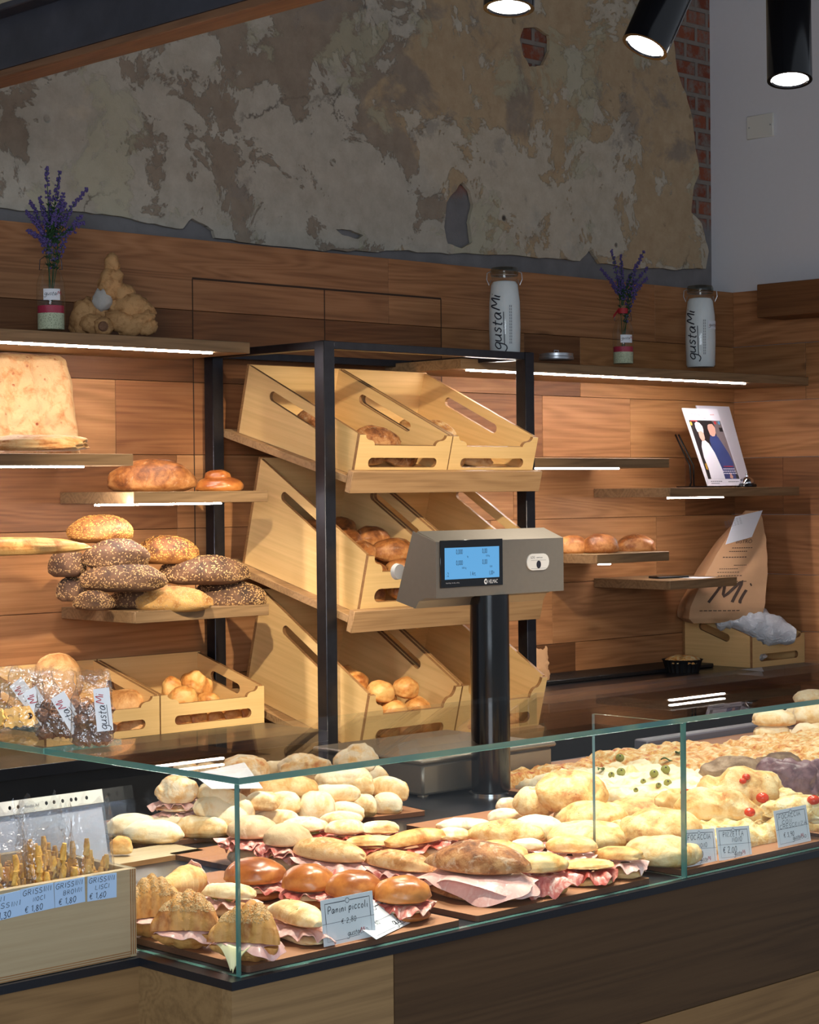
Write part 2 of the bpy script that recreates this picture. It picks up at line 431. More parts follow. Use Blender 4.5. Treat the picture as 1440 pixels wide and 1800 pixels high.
# old plaster: layered flaking coats
def plaster():
    m = NT('old_plaster')
    c = m.mapping(m.coord(), (1, 0.02, 1))
    at = lambda x, z: m.mapping(c, (1, 1, 1), (x, 0, z))
    sx = m.sep(m.coord())
    fine = m.noise(at(2, 9), 16.0, 8, 0.7)
    big = m.noise(at(0, 0), 0.9, 6, 0.6, 0.4)
    base = m.ramp(fine, [(0.3, lin(142, 126, 110)), (0.7, lin(164, 148, 130))])
    tan = m.ramp(fine, [(0.3, lin(174, 148, 116)), (0.7, lin(194, 170, 138))])
    right = m.mr(sx[0], 4.9, 6.0)
    t = m.math('ADD', m.noise(at(7, 3), 1.8, 9, 0.62, 0.5), m.math('MULTIPLY', right, 0.22))
    col = m.mix(m.mr(t, 0.57, 0.62), base, tan)
    pale = m.ramp(fine, [(0.3, lin(190, 182, 166)), (0.75, lin(218, 212, 198))])
    zlow = m.mr(sx[2], 3.35, 2.6)
    pn = m.math('ADD', m.noise(at(1, 4), 3.4, 12, 0.68, 0.35), m.math('ADD', m.math('MULTIPLY', zlow, 0.10), m.math('MULTIPLY', m.math('SUBTRACT', big, 0.5), 0.35)))
    pf = m.mr(pn, 0.545, 0.565)
    col = m.mix(m.math('MULTIPLY', pf, 0.62), col, pale)
    gn = m.mr(m.noise(at(4, 5), 2.6, 12, 0.68, 0.3), 0.56, 0.59)
    col = m.mix(m.math('MULTIPLY', gn, 0.55), col, lin(186, 180, 152))
    grey = m.mr(m.noise(at(11, 2), 2.0, 12, 0.72, 0.3), 0.60, 0.64)
    col = m.mix(m.math('MULTIPLY', grey, 0.5), col, lin(140, 130, 122))
    grime = m.mr(m.math('ADD', m.noise(at(9, 1), 6.0, 12, 0.75), m.math('MULTIPLY', m.noise(at(3, 1), 1.2, 3), 0.3)), 0.80, 0.86)
    col = m.mix(m.math('MULTIPLY', grime, 0.7), col, lin(98, 88, 80))
    pits = m.math('MULTIPLY', m.mr(m.voronoi(c, 5.5), 0.05, 0.085, 1.0, 0.0), m.mr(m.noise(at(5, 5), 2.5, 2), 0.50, 0.56))
    col = m.mix(m.math('MULTIPLY', pits, 0.9), col, lin(58, 50, 46))
    cracks = m.voronoi(m.vmath('ADD', m.mapping(c, (1, 1, 0.6)), m.vmath('MULTIPLY', m.noise(c, 2.5, 6, 0.7), (0.5, 0.0, 0.3))), 1.1, 'DISTANCE_TO_EDGE')
    cf = m.math('MULTIPLY', m.mr(cracks, 0.0, 0.005, 1.0, 0.0), m.mr(m.noise(at(6, 6), 1.5, 3), 0.52, 0.60))
    col = m.mix(m.math('MULTIPLY', cf, 0.8), col, lin(88, 78, 70))
    h = m.math('ADD', m.math('MULTIPLY', pf, 0.5), m.math('ADD', m.math('MULTIPLY', fine, 0.4), m.math('ADD', m.math('MULTIPLY', gn, 0.25), m.math('MULTIPLY', pits, -1.5))))
    m.bump(h, 0.6, 0.010)
    return m.set(col, 0.9, 0, 0.2)
M['plaster'] = plaster()
def underwall():
    m = NT('bare_wall')
    c = m.coord()
    v = m.mapping(c, (1, 1, 1), rot=(radians(90), 0, 0))
    b = m.new('ShaderNodeTexBrick'); m.l(v, b.inputs['Vector'])
    b.inputs['Color1'].default_value = lin(150, 84, 60); b.inputs['Color2'].default_value = lin(122, 66, 50); b.inputs['Mortar'].default_value = lin(140, 130, 122)
    b.inputs['Scale'].default_value = 1.0; b.inputs['Brick Width'].default_value = 0.15; b.inputs['Row Height'].default_value = 0.075; b.inputs['Mortar Size'].default_value = 0.012
    b.inputs['Mortar Smooth'].default_value = 0.4
    n = m.noise(c, 14, 6, 0.7)
    bc = m.mix(m.mr(n, 0.45, 0.62), b.outputs[0], lin(132, 122, 114))
    s = m.sep(c)
    grey = m.ramp(m.noise(c, 8, 5), [(0.3, lin(118, 114, 114)), (0.7, lin(136, 132, 132))])
    f = m.mr(m.math('ADD', s[2], m.math('MULTIPLY', n, 0.16)), 2.86, 2.92)
    m.bump(m.math('ADD', m.math('MULTIPLY', b.outputs[1], f), m.math('MULTIPLY', n, -0.6)), 0.6, -0.012)
    return m.set(m.mix(f, grey, bc), 0.9, 0, 0.2)
M['bare'] = underwall()

# bread crusts
def crust(name, pale, mid, brown, amt=0.5, scale=16, rough=0.55, flour=0.0, spec=0.35, speck=None, bumpy=0.25, top=0.5):
    m = NT(name)
    c = m.coord(); g = m.sep(m.coord('Generated'))
    rnd = m.new('ShaderNodeObjectInfo').outputs['Random']
    c2 = m.vmath('ADD', c, m.vmath('SCALE', (1, 1, 1), (0, 0, 0)))
    sc = m.n[-2]; sc.operation = 'SCALE'; m.l(m.math('MULTIPLY', rnd, 20.0), sc.inputs['Scale']); sc.inputs[0].default_value = (1, 0.7, 0.4)
    n1 = m.noise(c2, scale, 6, 0.62, 0.4)
    n2 = m.noise(c2, scale * 5.0, 6, 0.7)
    nrm = m.sep(m.coord('Normal'))
    topf = m.math('ADD', m.math('MULTIPLY', g[2], 0.55), m.math('MULTIPLY', nrm[2], 0.35))
    f = m.math('ADD', m.math('MULTIPLY', m.math('SUBTRACT', n1, 0.5), 2.3), m.math('MULTIPLY', topf, top))
    f = m.math('ADD', f, m.math('ADD', m.math('MULTIPLY', m.math('SUBTRACT', n2, 0.5), 0.5), m.math('ADD', m.math('MULTIPLY', m.math('SUBTRACT', rnd, 0.5), 0.22), amt - 0.28)))
    col = m.ramp(f, [(0.10, pale), (0.46, mid), (0.86, brown)])
    if flour > 0:
        ff = m.mr(m.noise(c2, scale * 1.3, 6, 0.7, 0.5), 0.62 - 0.25 * flour, 0.80 - 0.25 * flour)
        col = m.mix(m.math('MULTIPLY', ff, min(1, 0.4 + flour)), col, lin(226, 206, 178))
    if speck:
        sv = m.mr(m.voronoi(c2, speck[1]), 0.12, 0.2, 1.0, 0.0)
        sn = m.mr(m.noise(c2, 30, 3), 0.5, 0.6)
        col = m.mix(m.math('MULTIPLY', m.math('MULTIPLY', sv, sn), m.mr(g[2], 0.45, 0.7)), col, speck[0])
    m.bump(m.math('ADD', n1, m.math('MULTIPLY', n2, 0.5)), bumpy, 0.009)
    return m.set(col, rough, 0, spec)
M['white_bread'] = crust('white_bread', lin(244, 228, 194), lin(234, 198, 140), lin(206, 140, 70), 0.70, 18, top=-0.30)
M['topped'] = crust('cheese_topped_bread', lin(240, 222, 192), lin(230, 184, 122), lin(190, 86, 44), 0.50, 34, 0.4, top=0.15, bumpy=0.4)
M['golden'] = crust('golden_crust', lin(234, 200, 144), lin(220, 166, 98), lin(180, 108, 50), 0.54, 22, top=0.2)
M['focaccia'] = crust('focaccia_crust', lin(238, 212, 162), lin(226, 180, 114), lin(184, 112, 54), 0.60, 26, 0.42, speck=(lin(110, 72, 34), 150), top=0.10, bumpy=0.4)
M['roll_tan'] = crust('tan_roll', lin(226, 174, 106), lin(206, 140, 74), lin(162, 90, 42), 0.52, 20, 0.40, top=0.25)
M['brioche'] = crust('glazed_brioche', lin(196, 124, 60), lin(164, 92, 42), lin(128, 64, 28), 0.38, 14, 0.28, spec=0.5, bumpy=0.08, top=0.5)
M['rustic'] = crust('rustic_crust', lin(196, 146, 96), lin(158, 100, 56), lin(104, 58, 30), 0.5, 30, 0.65, flour=0.32, bumpy=0.5)
M['floury'] = crust('floury_bun', lin(206, 176, 140), lin(188, 154, 116), lin(160, 118, 80), 0.40, 20, 0.8, flour=0.35, top=0.2)
M['ciabatta'] = crust('ciabatta_crust', lin(222, 184, 134), lin(196, 144, 88), lin(150, 92, 48), 0.42, 30, 0.6, flour=0.3)
M['dark_rye'] = crust('dark_rye_crust', lin(112, 80, 58), lin(88, 60, 42), lin(58, 38, 28), 0.5, 26, 0.7)
M['seedy'] = crust('seeded_golden_crust', lin(150, 98, 50), lin(118, 70, 34), lin(80, 46, 24), 0.5, 26, 0.6)
M['pale_seed'] = crust('pale_seeded_crust', lin(200, 154, 90), lin(178, 126, 68), lin(140, 90, 44), 0.4, 26, 0.6)
M['sesame_loaf'] = crust('sesame_crust', lin(226, 178, 124), lin(204, 148, 92), lin(164, 104, 56), 0.45, 18, 0.6, speck=(lin(238, 214, 172), 190), top=0.3)
M['croissant'] = crust('croissant_crust', lin(206, 150, 84), lin(172, 108, 52), lin(112, 60, 26), 0.42, 26, 0.5, spec=0.3, top=0.1)
M['olive_bread'] = crust('olive_bread', lin(238, 216, 176), lin(224, 184, 126), lin(186, 126, 66), 0.46, 24, speck=(lin(120, 124, 60), 60), top=0.1)
M['purple'] = crust('purple_focaccia', lin(128, 98, 104), lin(100, 72, 80), lin(66, 42, 50), 0.5, 30, 0.33, top=0.1)
M['taupe'] = crust('grey_brown_focaccia', lin(158, 134, 110), lin(132, 106, 82), lin(96, 70, 52), 0.46, 30, 0.6, speck=(lin(70, 44, 30), 120))
M['pizza'] = crust('cheese_pizza', lin(244, 224, 176), lin(234, 176, 96), lin(192, 76, 36), 0.70, 46, 0.4, top=0.05, bumpy=0.6)
M['cream_focaccia'] = crust('crescenza_focaccia', lin(242, 228, 188), lin(234, 202, 136), lin(196, 130, 62), 0.58, 40, 0.4, top=0.05, bumpy=0.6)
M['brown_crust'] = crust('brown_crust', lin(196, 138, 82), lin(164, 102, 54), lin(110, 62, 30), 0.52, 22, 0.42, flour=0.12)
M['spotted'] = crust('oven_spotted_focaccia', lin(204, 164, 114), lin(190, 132, 78), lin(140, 66, 28), 0.46, 22, 0.6, top=0.0, bumpy=0.6, speck=(lin(150, 70, 26), 30))
M['crumb'] = simple('bread_crumb', lin(240, 220, 176), 0.8, nz=0.1, nscale=120, bump=0.5)
M['grissino'] = crust('breadstick_crust', lin(236, 192, 104), lin(222, 170, 82), lin(180, 124, 56), 0.42, 60, 0.6)
M['seeds'] = simple('oat_and_seed', lin(190, 150, 100), 0.6, nz=0.4, nscale=60)
M['seeds_gold'] = simple('golden_seeds', lin(192, 140, 66), 0.55, nz=0.35, nscale=60)
M['ginger'] = crust('ginger_skin', lin(196, 150, 100), lin(168, 122, 76), lin(112, 74, 42), 0.5, 40, 0.7, bumpy=0.5, top=0.0)
def meat(name, a, b, c_):
    m = NT(name); c = m.coord()
    n = m.noise(c, 34, 5, 0.65, 1.2)
    col = m.ramp(n, [(0.36, a), (0.52, b), (0.68, c_)])
    m.bump(n, 0.2, 0.003)
    m.b.inputs['Subsurface Weight'].default_value = 0.0
    return m.set(col, 0.32, 0, 0.5)
M['ham'] = meat('cooked_ham', lin(236, 190, 180), lin(228, 176, 168), lin(240, 208, 200))
M['cured'] = meat('cured_ham', lin(176, 74, 70), lin(206, 120, 108), lin(240, 212, 198))
M['salami'] = meat('salami', lin(160, 58, 52), lin(184, 84, 72), lin(220, 150, 130))
M['cheese'] = simple('sliced_cheese', lin(236, 226, 178), 0.4)
# ---------------------------------------------------------------- the setting
YW, XR = 5.377, 7.1475            # wood-clad back wall plane, right wall plane
YP = 5.4815                       # old plaster plane above the cladding
ROWS = [2.5115, 2.272, 2.032, 1.790, 1.545, 1.290, 1.050, 0.81, 0.57, 0.33, 0.0]
def struct(mb, name, mats, **k):
    return tag(mb.build(name, mats, **k), kind='structure')
mb = MB().box((-3, -3, -0.1), (XR + 0.2, YP + 0.3, 0.0)); struct(mb, 'floor', M['floor'], smooth=False)
mb = MB().box((-3, 1.2, 4.0), (XR + 0.2, YP + 0.3, 4.1)); struct(mb, 'ceiling', M['ceiling'], smooth=False)
mb = MB().box((XR, 2.0, 0), (XR + 0.15, YP + 0.2, 4.0)); struct(mb, 'wall_right', M['white_wall'], smooth=False)
mb = MB().box((-1.0, YP + 0.02, 0), (XR, YP + 0.2, 4.0)); struct(mb, 'wall_back', M['bare'], smooth=False)

# flaking plaster coat: an irregular sheet with holes, on the bare wall
def jag(pts, amp, sub, closed=False, seed=0):
    out = []; n = len(pts)
    for i in range(n if closed else n - 1):
        a, b = V((*pts[i], 0)), V((*pts[(i + 1) % n], 0))
        for k in range(sub):
            p = a.lerp(b, k / sub)
            q = p * 1.0
            out.append((p.x + amp * (noise.noise((q.x * 9 + seed, q.y * 9, 0)) + 0.6 * noise.noise((q.x * 31, q.y * 31, seed))),
                        p.y + amp * (noise.noise((q.x * 9, q.y * 9 + 7, seed)) + 0.6 * noise.noise((q.x * 31 + 3, q.y * 31, seed + 2)))))
    return out
def wp(px, py):
    p = onY(YP, px, py); return (p.x, p.z)
low = [wp(*p) for p in [(-60, 360), (60, 372), (150, 372), (230, 384), (300, 400), (322, 402), (338, 384), (352, 392), (376, 404), (378, 418), (450, 430), (520, 436), (600, 440), (665, 444), (690, 440), (760, 444), (830, 446), (900, 448), (960, 452), (1020, 458), (1040, 440), (1055, 462), (1110, 474), (1150, 470), (1185, 474), (1225, 470), (1246, 474)]]
right = [wp(*p) for p in [(1246, 440), (1232, 392), (1216, 372), (1220, 330), (1230, 305), (1222, 240), (1215, 205), (1208, 165), (1192, 130), (1186, 85), (1178, 40), (1172, -20), (1160, -80)]]
outer = jag(low, 0.010, 5, seed=1) + jag(right, 0.012, 5, seed=2) + [(right[-1][0], 3.98), (-0.9, 3.98), (-0.9, low[0][1])]
holes = []
for pts, sd in (([(914, 70), (922, 50), (945, 48), (965, 62), (968, 88), (955, 115), (930, 118), (918, 96)], 3),
                ([(812, 322), (826, 336), (832, 360), (824, 390), (830, 425), (812, 436), (788, 428), (782, 400), (784, 356), (796, 340)], 4),
                ([(590, 402), (615, 405), (640, 412), (630, 420), (600, 414)], 6)):
    holes.append(jag([wp(*p) for p in pts], 0.008, 5, True, sd))
mb = MB().plate(outer, holes, 0.016, M_xz(0, YP + 0.016, 0)); struct(mb, 'trim_1', M['plaster'], smooth=False)

# oak cladding, one plank after another, on the back wall and round the corner
def planks(name, rows, x0, x1, joints, dark, to_box, mat, seed, gap=0.0018, th=0.025):
    rnd = random.Random(seed); mb = MB()
    for r in range(len(rows) - 1):
        js = [x0] + sorted(j for j in joints.get(r, []) if x0 < j < x1) + [x1]
        for a, b in zip(js, js[1:]):
            mid = (a + b) / 2
            t = rnd.uniform(0.86, 1.08); tint = (t, t * rnd.uniform(0.95, 1.0), t * rnd.uniform(0.88, 1.0))
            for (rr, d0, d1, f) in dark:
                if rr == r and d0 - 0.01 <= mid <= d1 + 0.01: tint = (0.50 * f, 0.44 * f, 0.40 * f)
            lo, hi = to_box(a + gap / 2, b - gap / 2, rows[r + 1] + gap / 2, rows[r] - gap / 2, th)
            mb.box(lo, hi, bev=0.0008, tone=tint, off=(rnd.uniform(-9, 9), rnd.uniform(-9, 9), rnd.uniform(-9, 9)))
    return mb
J = {0: [2.3, 5.074, 6.6], 1: [2.9, 4.1725, 4.7605, 5.342, 5.80, 6.127], 2: [2.2, 3.855, 5.35, 5.9, 6.4356], 3: [2.6, 4.9, 5.73, 6.65], 4: [2.0, 4.1, 5.6, 6.6],
     5: [2.75, 5.0, 5.95, 6.9], 6: [3.3, 5.855, 6.085], 7: [3.0, 5.0, 6.2], 8: [4.0, 5.5], 9: [3.0, 6.0]}
J[0] = [2.3, 5.074, 6.6]
J[3] = [2.6, 4.1, 5.73, 6.795]
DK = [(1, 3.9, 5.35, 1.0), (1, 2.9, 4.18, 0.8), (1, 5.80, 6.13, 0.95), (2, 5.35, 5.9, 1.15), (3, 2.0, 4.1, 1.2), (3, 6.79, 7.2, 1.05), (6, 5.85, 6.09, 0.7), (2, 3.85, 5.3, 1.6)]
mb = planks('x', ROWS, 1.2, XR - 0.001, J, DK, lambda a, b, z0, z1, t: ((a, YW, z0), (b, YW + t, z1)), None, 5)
mb.box((1.2, YW + 0.024, 0), (XR - 0.001, YP + 0.018, 2.508), tone=(0.4, 0.36, 0.3))
struct(mb, 'trim_2', M['oak_wall'], smooth=False)
JR = {0: [4.2], 1: [5.0, 3.9], 2: [4.55, 3.6], 3: [5.12, 4.2], 4: [4.6], 5: [4.9], 6: [4.4]}
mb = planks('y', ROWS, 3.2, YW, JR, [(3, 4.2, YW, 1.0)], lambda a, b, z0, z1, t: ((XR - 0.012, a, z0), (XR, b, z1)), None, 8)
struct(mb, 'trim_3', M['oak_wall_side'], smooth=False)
mb = MB().box((6.94, 3.2, 2.372), (XR - 0.012, 5.106, 2.512), bev=0.003, tone=(0.42, 0.36, 0.30))
struct(mb, 'trim_4', M['oak_wall_side'], smooth=False)
# flush cupboard doors in the cladding: their dark joints
mb = MB()
for x in (4.1725, 4.7605, 5.342): mb.box((x - 0.0018, YW - 0.0012, 1.30 if x < 4.2 else 1.8), (x + 0.0018, YW + 0.002, 2.379))
mb.box((4.1725, YW - 0.0012, 2.376), (5.342, YW + 0.002, 2.383))
struct(mb, 'trim_5', M['groove'], smooth=False)

# blank wall plate
a = onX(XR, 1315, 205); b = onX(XR, 1362, 240)
w0 = thing('blank_wall_plate', 'white blank electrical cover plate on the white wall', 'wall plate', (XR, (a.y + b.y) / 2, (a.z + b.z) / 2))
hw, hh = (a.y - b.y) / 2, (a.z - b.z) / 2 - 0.002
MB().box((-0.012, -hw, -hh), (0, hw, hh), bev=0.003).build('cover', M['white_plastic'], w0)
for s_ in (-1, 1): MB().lathe([(0.0035, 0), (0.003, 0.0015)], 10, T(-0.012, s_ * (hw - 0.014), 0) @ RY(-pi / 2)).build('screw', M['alu'], w0)

# steel beam with its timber soffit
bm = thing('ceiling_beam', 'dark blued steel beam with a brown underside crossing the top left corner', 'beam', (2.86, 4.0, 2.72))
MB().box((-0.038, -2.2, 0), (0.038, 1.46, 0.022), bev=0.003).build('soffit_board', M['beam_wood'], bm)
mb = MB().box((-0.042, -2.2, 0.020), (0.042, 1.46, 0.034)).box((-0.034, -2.2, 0.034), (0.034, 1.46, 0.150)).box((-0.085, -2.2, 0.150), (0.085, 1.46, 0.168), bev=0.003)
mb.build('steel_section', M['beam_steel'], bm)

# ---------------------------------------------------------------- track spotlights over the counter
def lamp(x, y, z, tgt, label, r=0.049, L=0.20):
    d = (V(tgt) - V((x, y, z))).normalized()
    t = thing('track_spotlight', label, 'spotlight', (x, y, z), group='black spotlights over the counter')
    rot = d.to_track_quat('-Z', 'Y').to_matrix().to_4x4()
    prof = [(r * 0.80, 0.004), (r * 0.84, 0.0), (r, 0.0), (r, L), (r * 0.95, L + 0.004), (0.001, L + 0.004)]
    MB().lathe(prof, 40, rot, cap=False).build('housing', M['black_gloss'], t)
    MB().lathe([(0.0008, 0.010), (r * 0.70, 0.010), (r * 0.82, 0.004)], 36, rot, cap=False).build('lens', M['lens'], t)
    p = rot @ V((0, 0, L * 0.85))
    MB().tube([p, (p.x, p.y, p.z + 0.16)], 0.008, 10).build('bracket', M['black_matt'], t)
    spot_light('spot_beam', V((x, y, z)) + d * 0.012, tgt, SPOT_W, 78, SPOT_COL)
    return t
lamp(2.828, 2.655, 2.585, (2.62, 2.55, 0.95), 'black spotlight at the top edge of the photo, mostly cut off')
lamp(3.215, 2.640, 2.565, (2.45, 2.92, 0.95), 'tilted black cylinder spotlight pointing down to the left')
lamp(3.680, 2.615, 2.555, (3.40, 2.40, 0.95), 'black cylinder spotlight near the right edge, pointing straight down')
# unseen spots, added to brighten the counter, rack and low crates
spot_light('spot_beam', (2.25, 2.66, 2.62), (2.10, 2.75, 0.95), SPOT_W * 1.5, 70, SPOT_COL)
spot_light('spot_beam', (4.2, 2.62, 2.62), (4.3, 3.2, 0.95), SPOT_W, 75, SPOT_COL)
spot_light('spot_beam', (2.55, 3.3, 2.75), (3.95, 5.15, 0.98), SPOT_W * 3.4, 32, RACK_COL)
spot_light('spot_beam', (3.75, 2.7, 2.75), (4.60, 4.75, 1.38), SPOT_W * 3.7, 44, RACK_COL)
spot_light('spot_beam', (3.2, 3.6, 2.75), (3.0, 3.25, 0.95), SPOT_W, 70, SPOT_COL)
spot_light('spot_beam', (4.4, 3.6, 2.75), (4.2, 3.1, 0.95), SPOT_W, 75, SPOT_COL)
MB().box((2.0, 2.62, 2.765), (6.0, 2.655, 2.79)).build('lighting_track', M['black_matt'])
tag(bpy.data.objects['lighting_track'], 'thin black lighting track carrying the black spotlights', 'lighting track')

# ---------------------------------------------------------------- counters
ZC = 0.92
# front counter, L-shaped in plan
cnt = thing('serving_counter', 'oak-clad serving counter with thin black stone top carrying the glass case', 'counter', (1.931, 2.409, 0))
cnt_M = T(-1.931, -2.409, 0)
outl = [(1.931, 2.409), (5.6, 2.409), (5.6, 3.72), (1.0, 3.72), (1.0, 2.645), (1.931, 2.645)]
MB().plate(outl, (), 0.0135, cnt_M @ T(0, 0, ZC - 0.0135)).build('stone_top', M['slab'], cnt, smooth=False)
mb = MB()
rnd = random.Random(3)
ro = lambda: (rnd.uniform(-9, 9), rnd.uniform(-9, 9), rnd.uniform(-9, 9))
mb.box((1.936, 2.416, 0.672), (2.276, 2.44, 0.9064), tone=(0.74, 0.71, 0.67), off=ro())
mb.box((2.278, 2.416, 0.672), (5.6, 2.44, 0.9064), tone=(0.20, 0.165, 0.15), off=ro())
mb.box((1.936, 2.416, 0.437), (2.9, 2.44, 0.670), tone=(0.7, 0.66, 0.6), off=ro())
mb.box((2.902, 2.416, 0.437), (5.6, 2.44, 0.670), tone=(0.6, 0.53, 0.46), off=ro())
mb.box((1.936, 2.416, 0.0), (5.6, 2.44, 0.435), tone=(0.8, 0.74, 0.66), off=ro())
mb.box((1.0, 2.652, 0.672), (1.934, 2.68, 0.9064), tone=(0.62, 0.56, 0.50), off=ro())
mb.box((1.0, 2.652, 0.0), (1.934, 2.68, 0.670), tone=(0.60, 0.54, 0.48), off=ro())
mb.box((1.934, 2.44, 0.0), (1.97, 2.68, 0.9064), tone=(0.66, 0.62, 0.56), off=ro())
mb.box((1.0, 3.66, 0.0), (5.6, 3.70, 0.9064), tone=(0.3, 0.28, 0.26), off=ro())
mb.build('oak_cladding', M['oak_counter'], cnt, smooth=False).matrix_local = cnt_M

bk = thing('back_counter', 'low back counter with black worktop along the oak wall, left of the bread rack', 'counter', (2.6, 4.72, 0))
MB().box((-1.4, 0, 0.886), (1.58, 0.656, 0.9195), bev=0.002).build('worktop', M['slab'], bk)
MB().box((-1.4, 0.03, 0), (1.58, 0.65, 0.886)).build('cabinet', M['black_matt'], bk)
bk = thing('back_counter', 'low back counter with black worktop along the oak wall, right of the bread rack', 'counter', (5.2, 4.72, 0))
MB().box((0.0, 0, 0.886), (1.93, 0.656, 0.9195), bev=0.002).build('worktop', M['slab'], bk)
MB().box((0.0, 0.03, 0), (1.93, 0.65, 0.886)).build('cabinet', M['black_matt'], bk)

# glass display case
GX, GY, GT = 1.9587, 2.4215, 1.2281
gc = thing('glass_display_case', 'clear glass display case with green cut edges on the serving counter', 'display case', (GX, GY, ZC))
def pane(name, a, b):
    a = V(a) - V((GX, GY, ZC)); b = V(b) - V((GX, GY, ZC))
    d = b - a; thin = min(range(3), key=lambda i: d[i])
    mb = MB(); mb.box(a, b)
    ax = {0: (2, 1), 1: (1, 2), 2: (0, 1)}
    faces_of = {2: (0, 1), 1: (2, 4), 0: (3, 5)}
    mb.mi = [0 if i in faces_of[thin] or (i == 4 and thin == 2) else 1 for i in range(6)]
    return mb.build(name, [M['glass'], M['glass_edge']], gc, smooth=False)
g = 0.010
pane('top_pane', (GX, GY, GT - g), (5.5, 2.952, GT))
pane('flank_top_pane', (GX, 2.956, GT - g), (GX + 0.165, 3.65, GT))
pane('front_pane', (GX, GY, ZC + 0.0005), (3.052, GY + g, GT - g - 0.0005))
pane('front_pane', (3.056, GY, ZC + 0.0005), (5.5, GY + g, GT - g - 0.0005))
pane('side_pane', (GX, GY + g + 0.001, ZC + 0.0005), (GX + g, 3.65, GT - g - 0.0005))
pane('divider_pane', (3.052, GY + g + 0.001, ZC + 0.0005), (3.060, 2.655, GT - g - 0.0005))

# ---------------------------------------------------------------- wall shelves with light strips
YF = 4.985
def shelf(x0, x1, ztop, label, led=None, th=0.036):
    t = thing('wall_shelf', label, 'shelf', ((x0 + x1) / 2, YW, ztop), group='oak wall shelves')
    h = (x1 - x0) / 2
    MB().box((-h, YF - YW, -th), (h, 0, 0), bev=0.0015).build('board', M['oak_shelf'], t)
    if led:
        a, b = led[0] - (x0 + x1) / 2, led[1] - (x0 + x1) / 2
        MB().box((a, YF - YW + 0.012, -th - 0.0055), (b, YF - YW + 0.026, -th - 0.0004), bev=0.001).build('light_strip', M['led'], t)
    return t
shelf(2.0, 4.0965, 2.140, 'long top shelf on the left with a bright light strip, carrying lavender and ginger', (2.1, 3.955))
shelf(2.2, 3.637, 1.783, 'left shelf holding the flat focaccia, cut off by the left edge of the photo', (2.3, 3.467))
shelf(3.637, 4.164, 1.6685, 'left shelf carrying the round loaf and the small twisted bun', (3.51, 3.985))
shelf(3.637, 4.164, 1.3055, 'left shelf loaded with dark seeded loaves')
BAG_P = onY(5.03, 159, 956)
shelf(2.3, 3.135, BAG_P.z - 0.027, 'shelf at the left edge of the photo under the pale baguette')
shelf(5.05, XR - 0.013, 2.125, 'long top shelf on the right with a bright light strip, carrying jars', (5.10, 6.715))
shelf(5.22, 6.201, 1.7785, 'right shelf with a light strip, empty, just right of the rack', (5.25, 5.915))
shelf(6.204, 7.063, 1.663, 'right shelf holding the magazines and the counter bell', (5.975 + 0.24, 6.56))
shelf(5.767, 6.1965, 1.4165, 'right shelf with three pale round loaves', (5.80, 5.86))
shelf(6.20, 6.629, 1.3010, 'lowest right shelf with a phone on it')
# ---------------------------------------------------------------- crates and the steel rack
def crate_parts(w, d, hf, hb, hm, t=0.012):
    """bakery crate in plywood: front at y=0 (low, lobed), back at y=d (high), sloping sides with hand slots"""
    P = {}
    nv = 8
    def lobe():
        r = 0.022; a0 = 0.026
        pts = [(0, 0), (w, 0), (w, hf)]
        pts += [(w - a0 - r * (1 - cos(i / nv * pi / 2)), hf - (hf - hm - 0.0) * 0.5 * sin(i / nv * pi / 2) ) for i in range(nv + 1)]
        pts += [(w - a0 - r - r * sin(i / nv * pi / 2), hm + (hf - hm) * 0.5 * cos(i / nv * pi / 2)) for i in range(1, nv + 1)]
        left = [(w - x, y) for x, y in pts[3:]][::-1]
        return pts + left + [(0, hf)]
    P['front_panel'] = MB().plate(lobe(), [slot(w / 2, hm * 0.42, w * 0.74, hm * 0.165)], t, M_xz(0, t, 0), 0, 1)
    P['back_panel'] = MB().plate([(0, 0), (w, 0), (w, hb), (0, hb)], (), t, M_xz(0, d, 0), 0, 1)
    sl = math.atan2(hb - hf, d)
    cy, cz = d * 0.54, (hf + (hb - hf) * 0.54) - 0.050
    side = [(t, 0), (d - t, 0), (d - t, hb - (hb - hf) * t / d), (d - 0.03, hb - 0.03 * (hb - hf) / d), (t, hf + (hb - hf) * t / d)]
    Ls = d * 0.46
    P['side_panel'] = [MB().plate(side, [slot(cy, cz, Ls, 0.0165, sl)], t, M_yz(x, 0, 0), 0, 1) for x in (0, w - t)]
    P['base_panel'] = MB().box((t, t, 0), (w - t, d - t, 0.008))
    return P
def crate(label, loc, w, d, hf, hb, hm, slope=0.0, group='plywood bread crates'):
    t = thing('bread_crate', label, 'crate', loc, group=group)
    t.rotation_euler = (slope, 0, 0)
    for k, v in crate_parts(w, d, hf, hb, hm).items():
        for q in (v if isinstance(v, list) else [v]):
            q.build(k, [M['ply_side'] if k == 'side_panel' else M['ply'], M['ply_edge']], t, smooth=False)
    return t
RX0, RX1, RY0, RY1, RTOP = 4.206, 5.179, 4.756, 5.362, 2.138
PS = 0.046
rk = thing('bread_rack', 'black steel rack with sloping oak trays full of plywood crates', 'rack', (RX0, RY0, 0))
rM = T(-RX0, -RY0, 0)
for x in (RX0, RX1 - PS):
    for y in (RY0, RY1 - PS):
        MB().box((x, y, 0), (x + PS, y + PS, RTOP), bev=0.002, M=rM).build('post', M['steel_black'], rk)
for y in (RY0, RY1 - PS):
    MB().box((RX0 + PS, y + 0.002, RTOP - 0.026), (RX1 - PS, y + PS - 0.002, RTOP - 0.001), bev=0.0015, M=rM).build('rail', M['steel_black'], rk)
for x in (RX0, RX1 - PS):
    MB().box((x + 0.002, RY0 + PS, RTOP - 0.026), (x + PS - 0.002, RY1 - PS, RTOP - 0.001), bev=0.0015, M=rM).build('rail', M['steel_black'], rk)
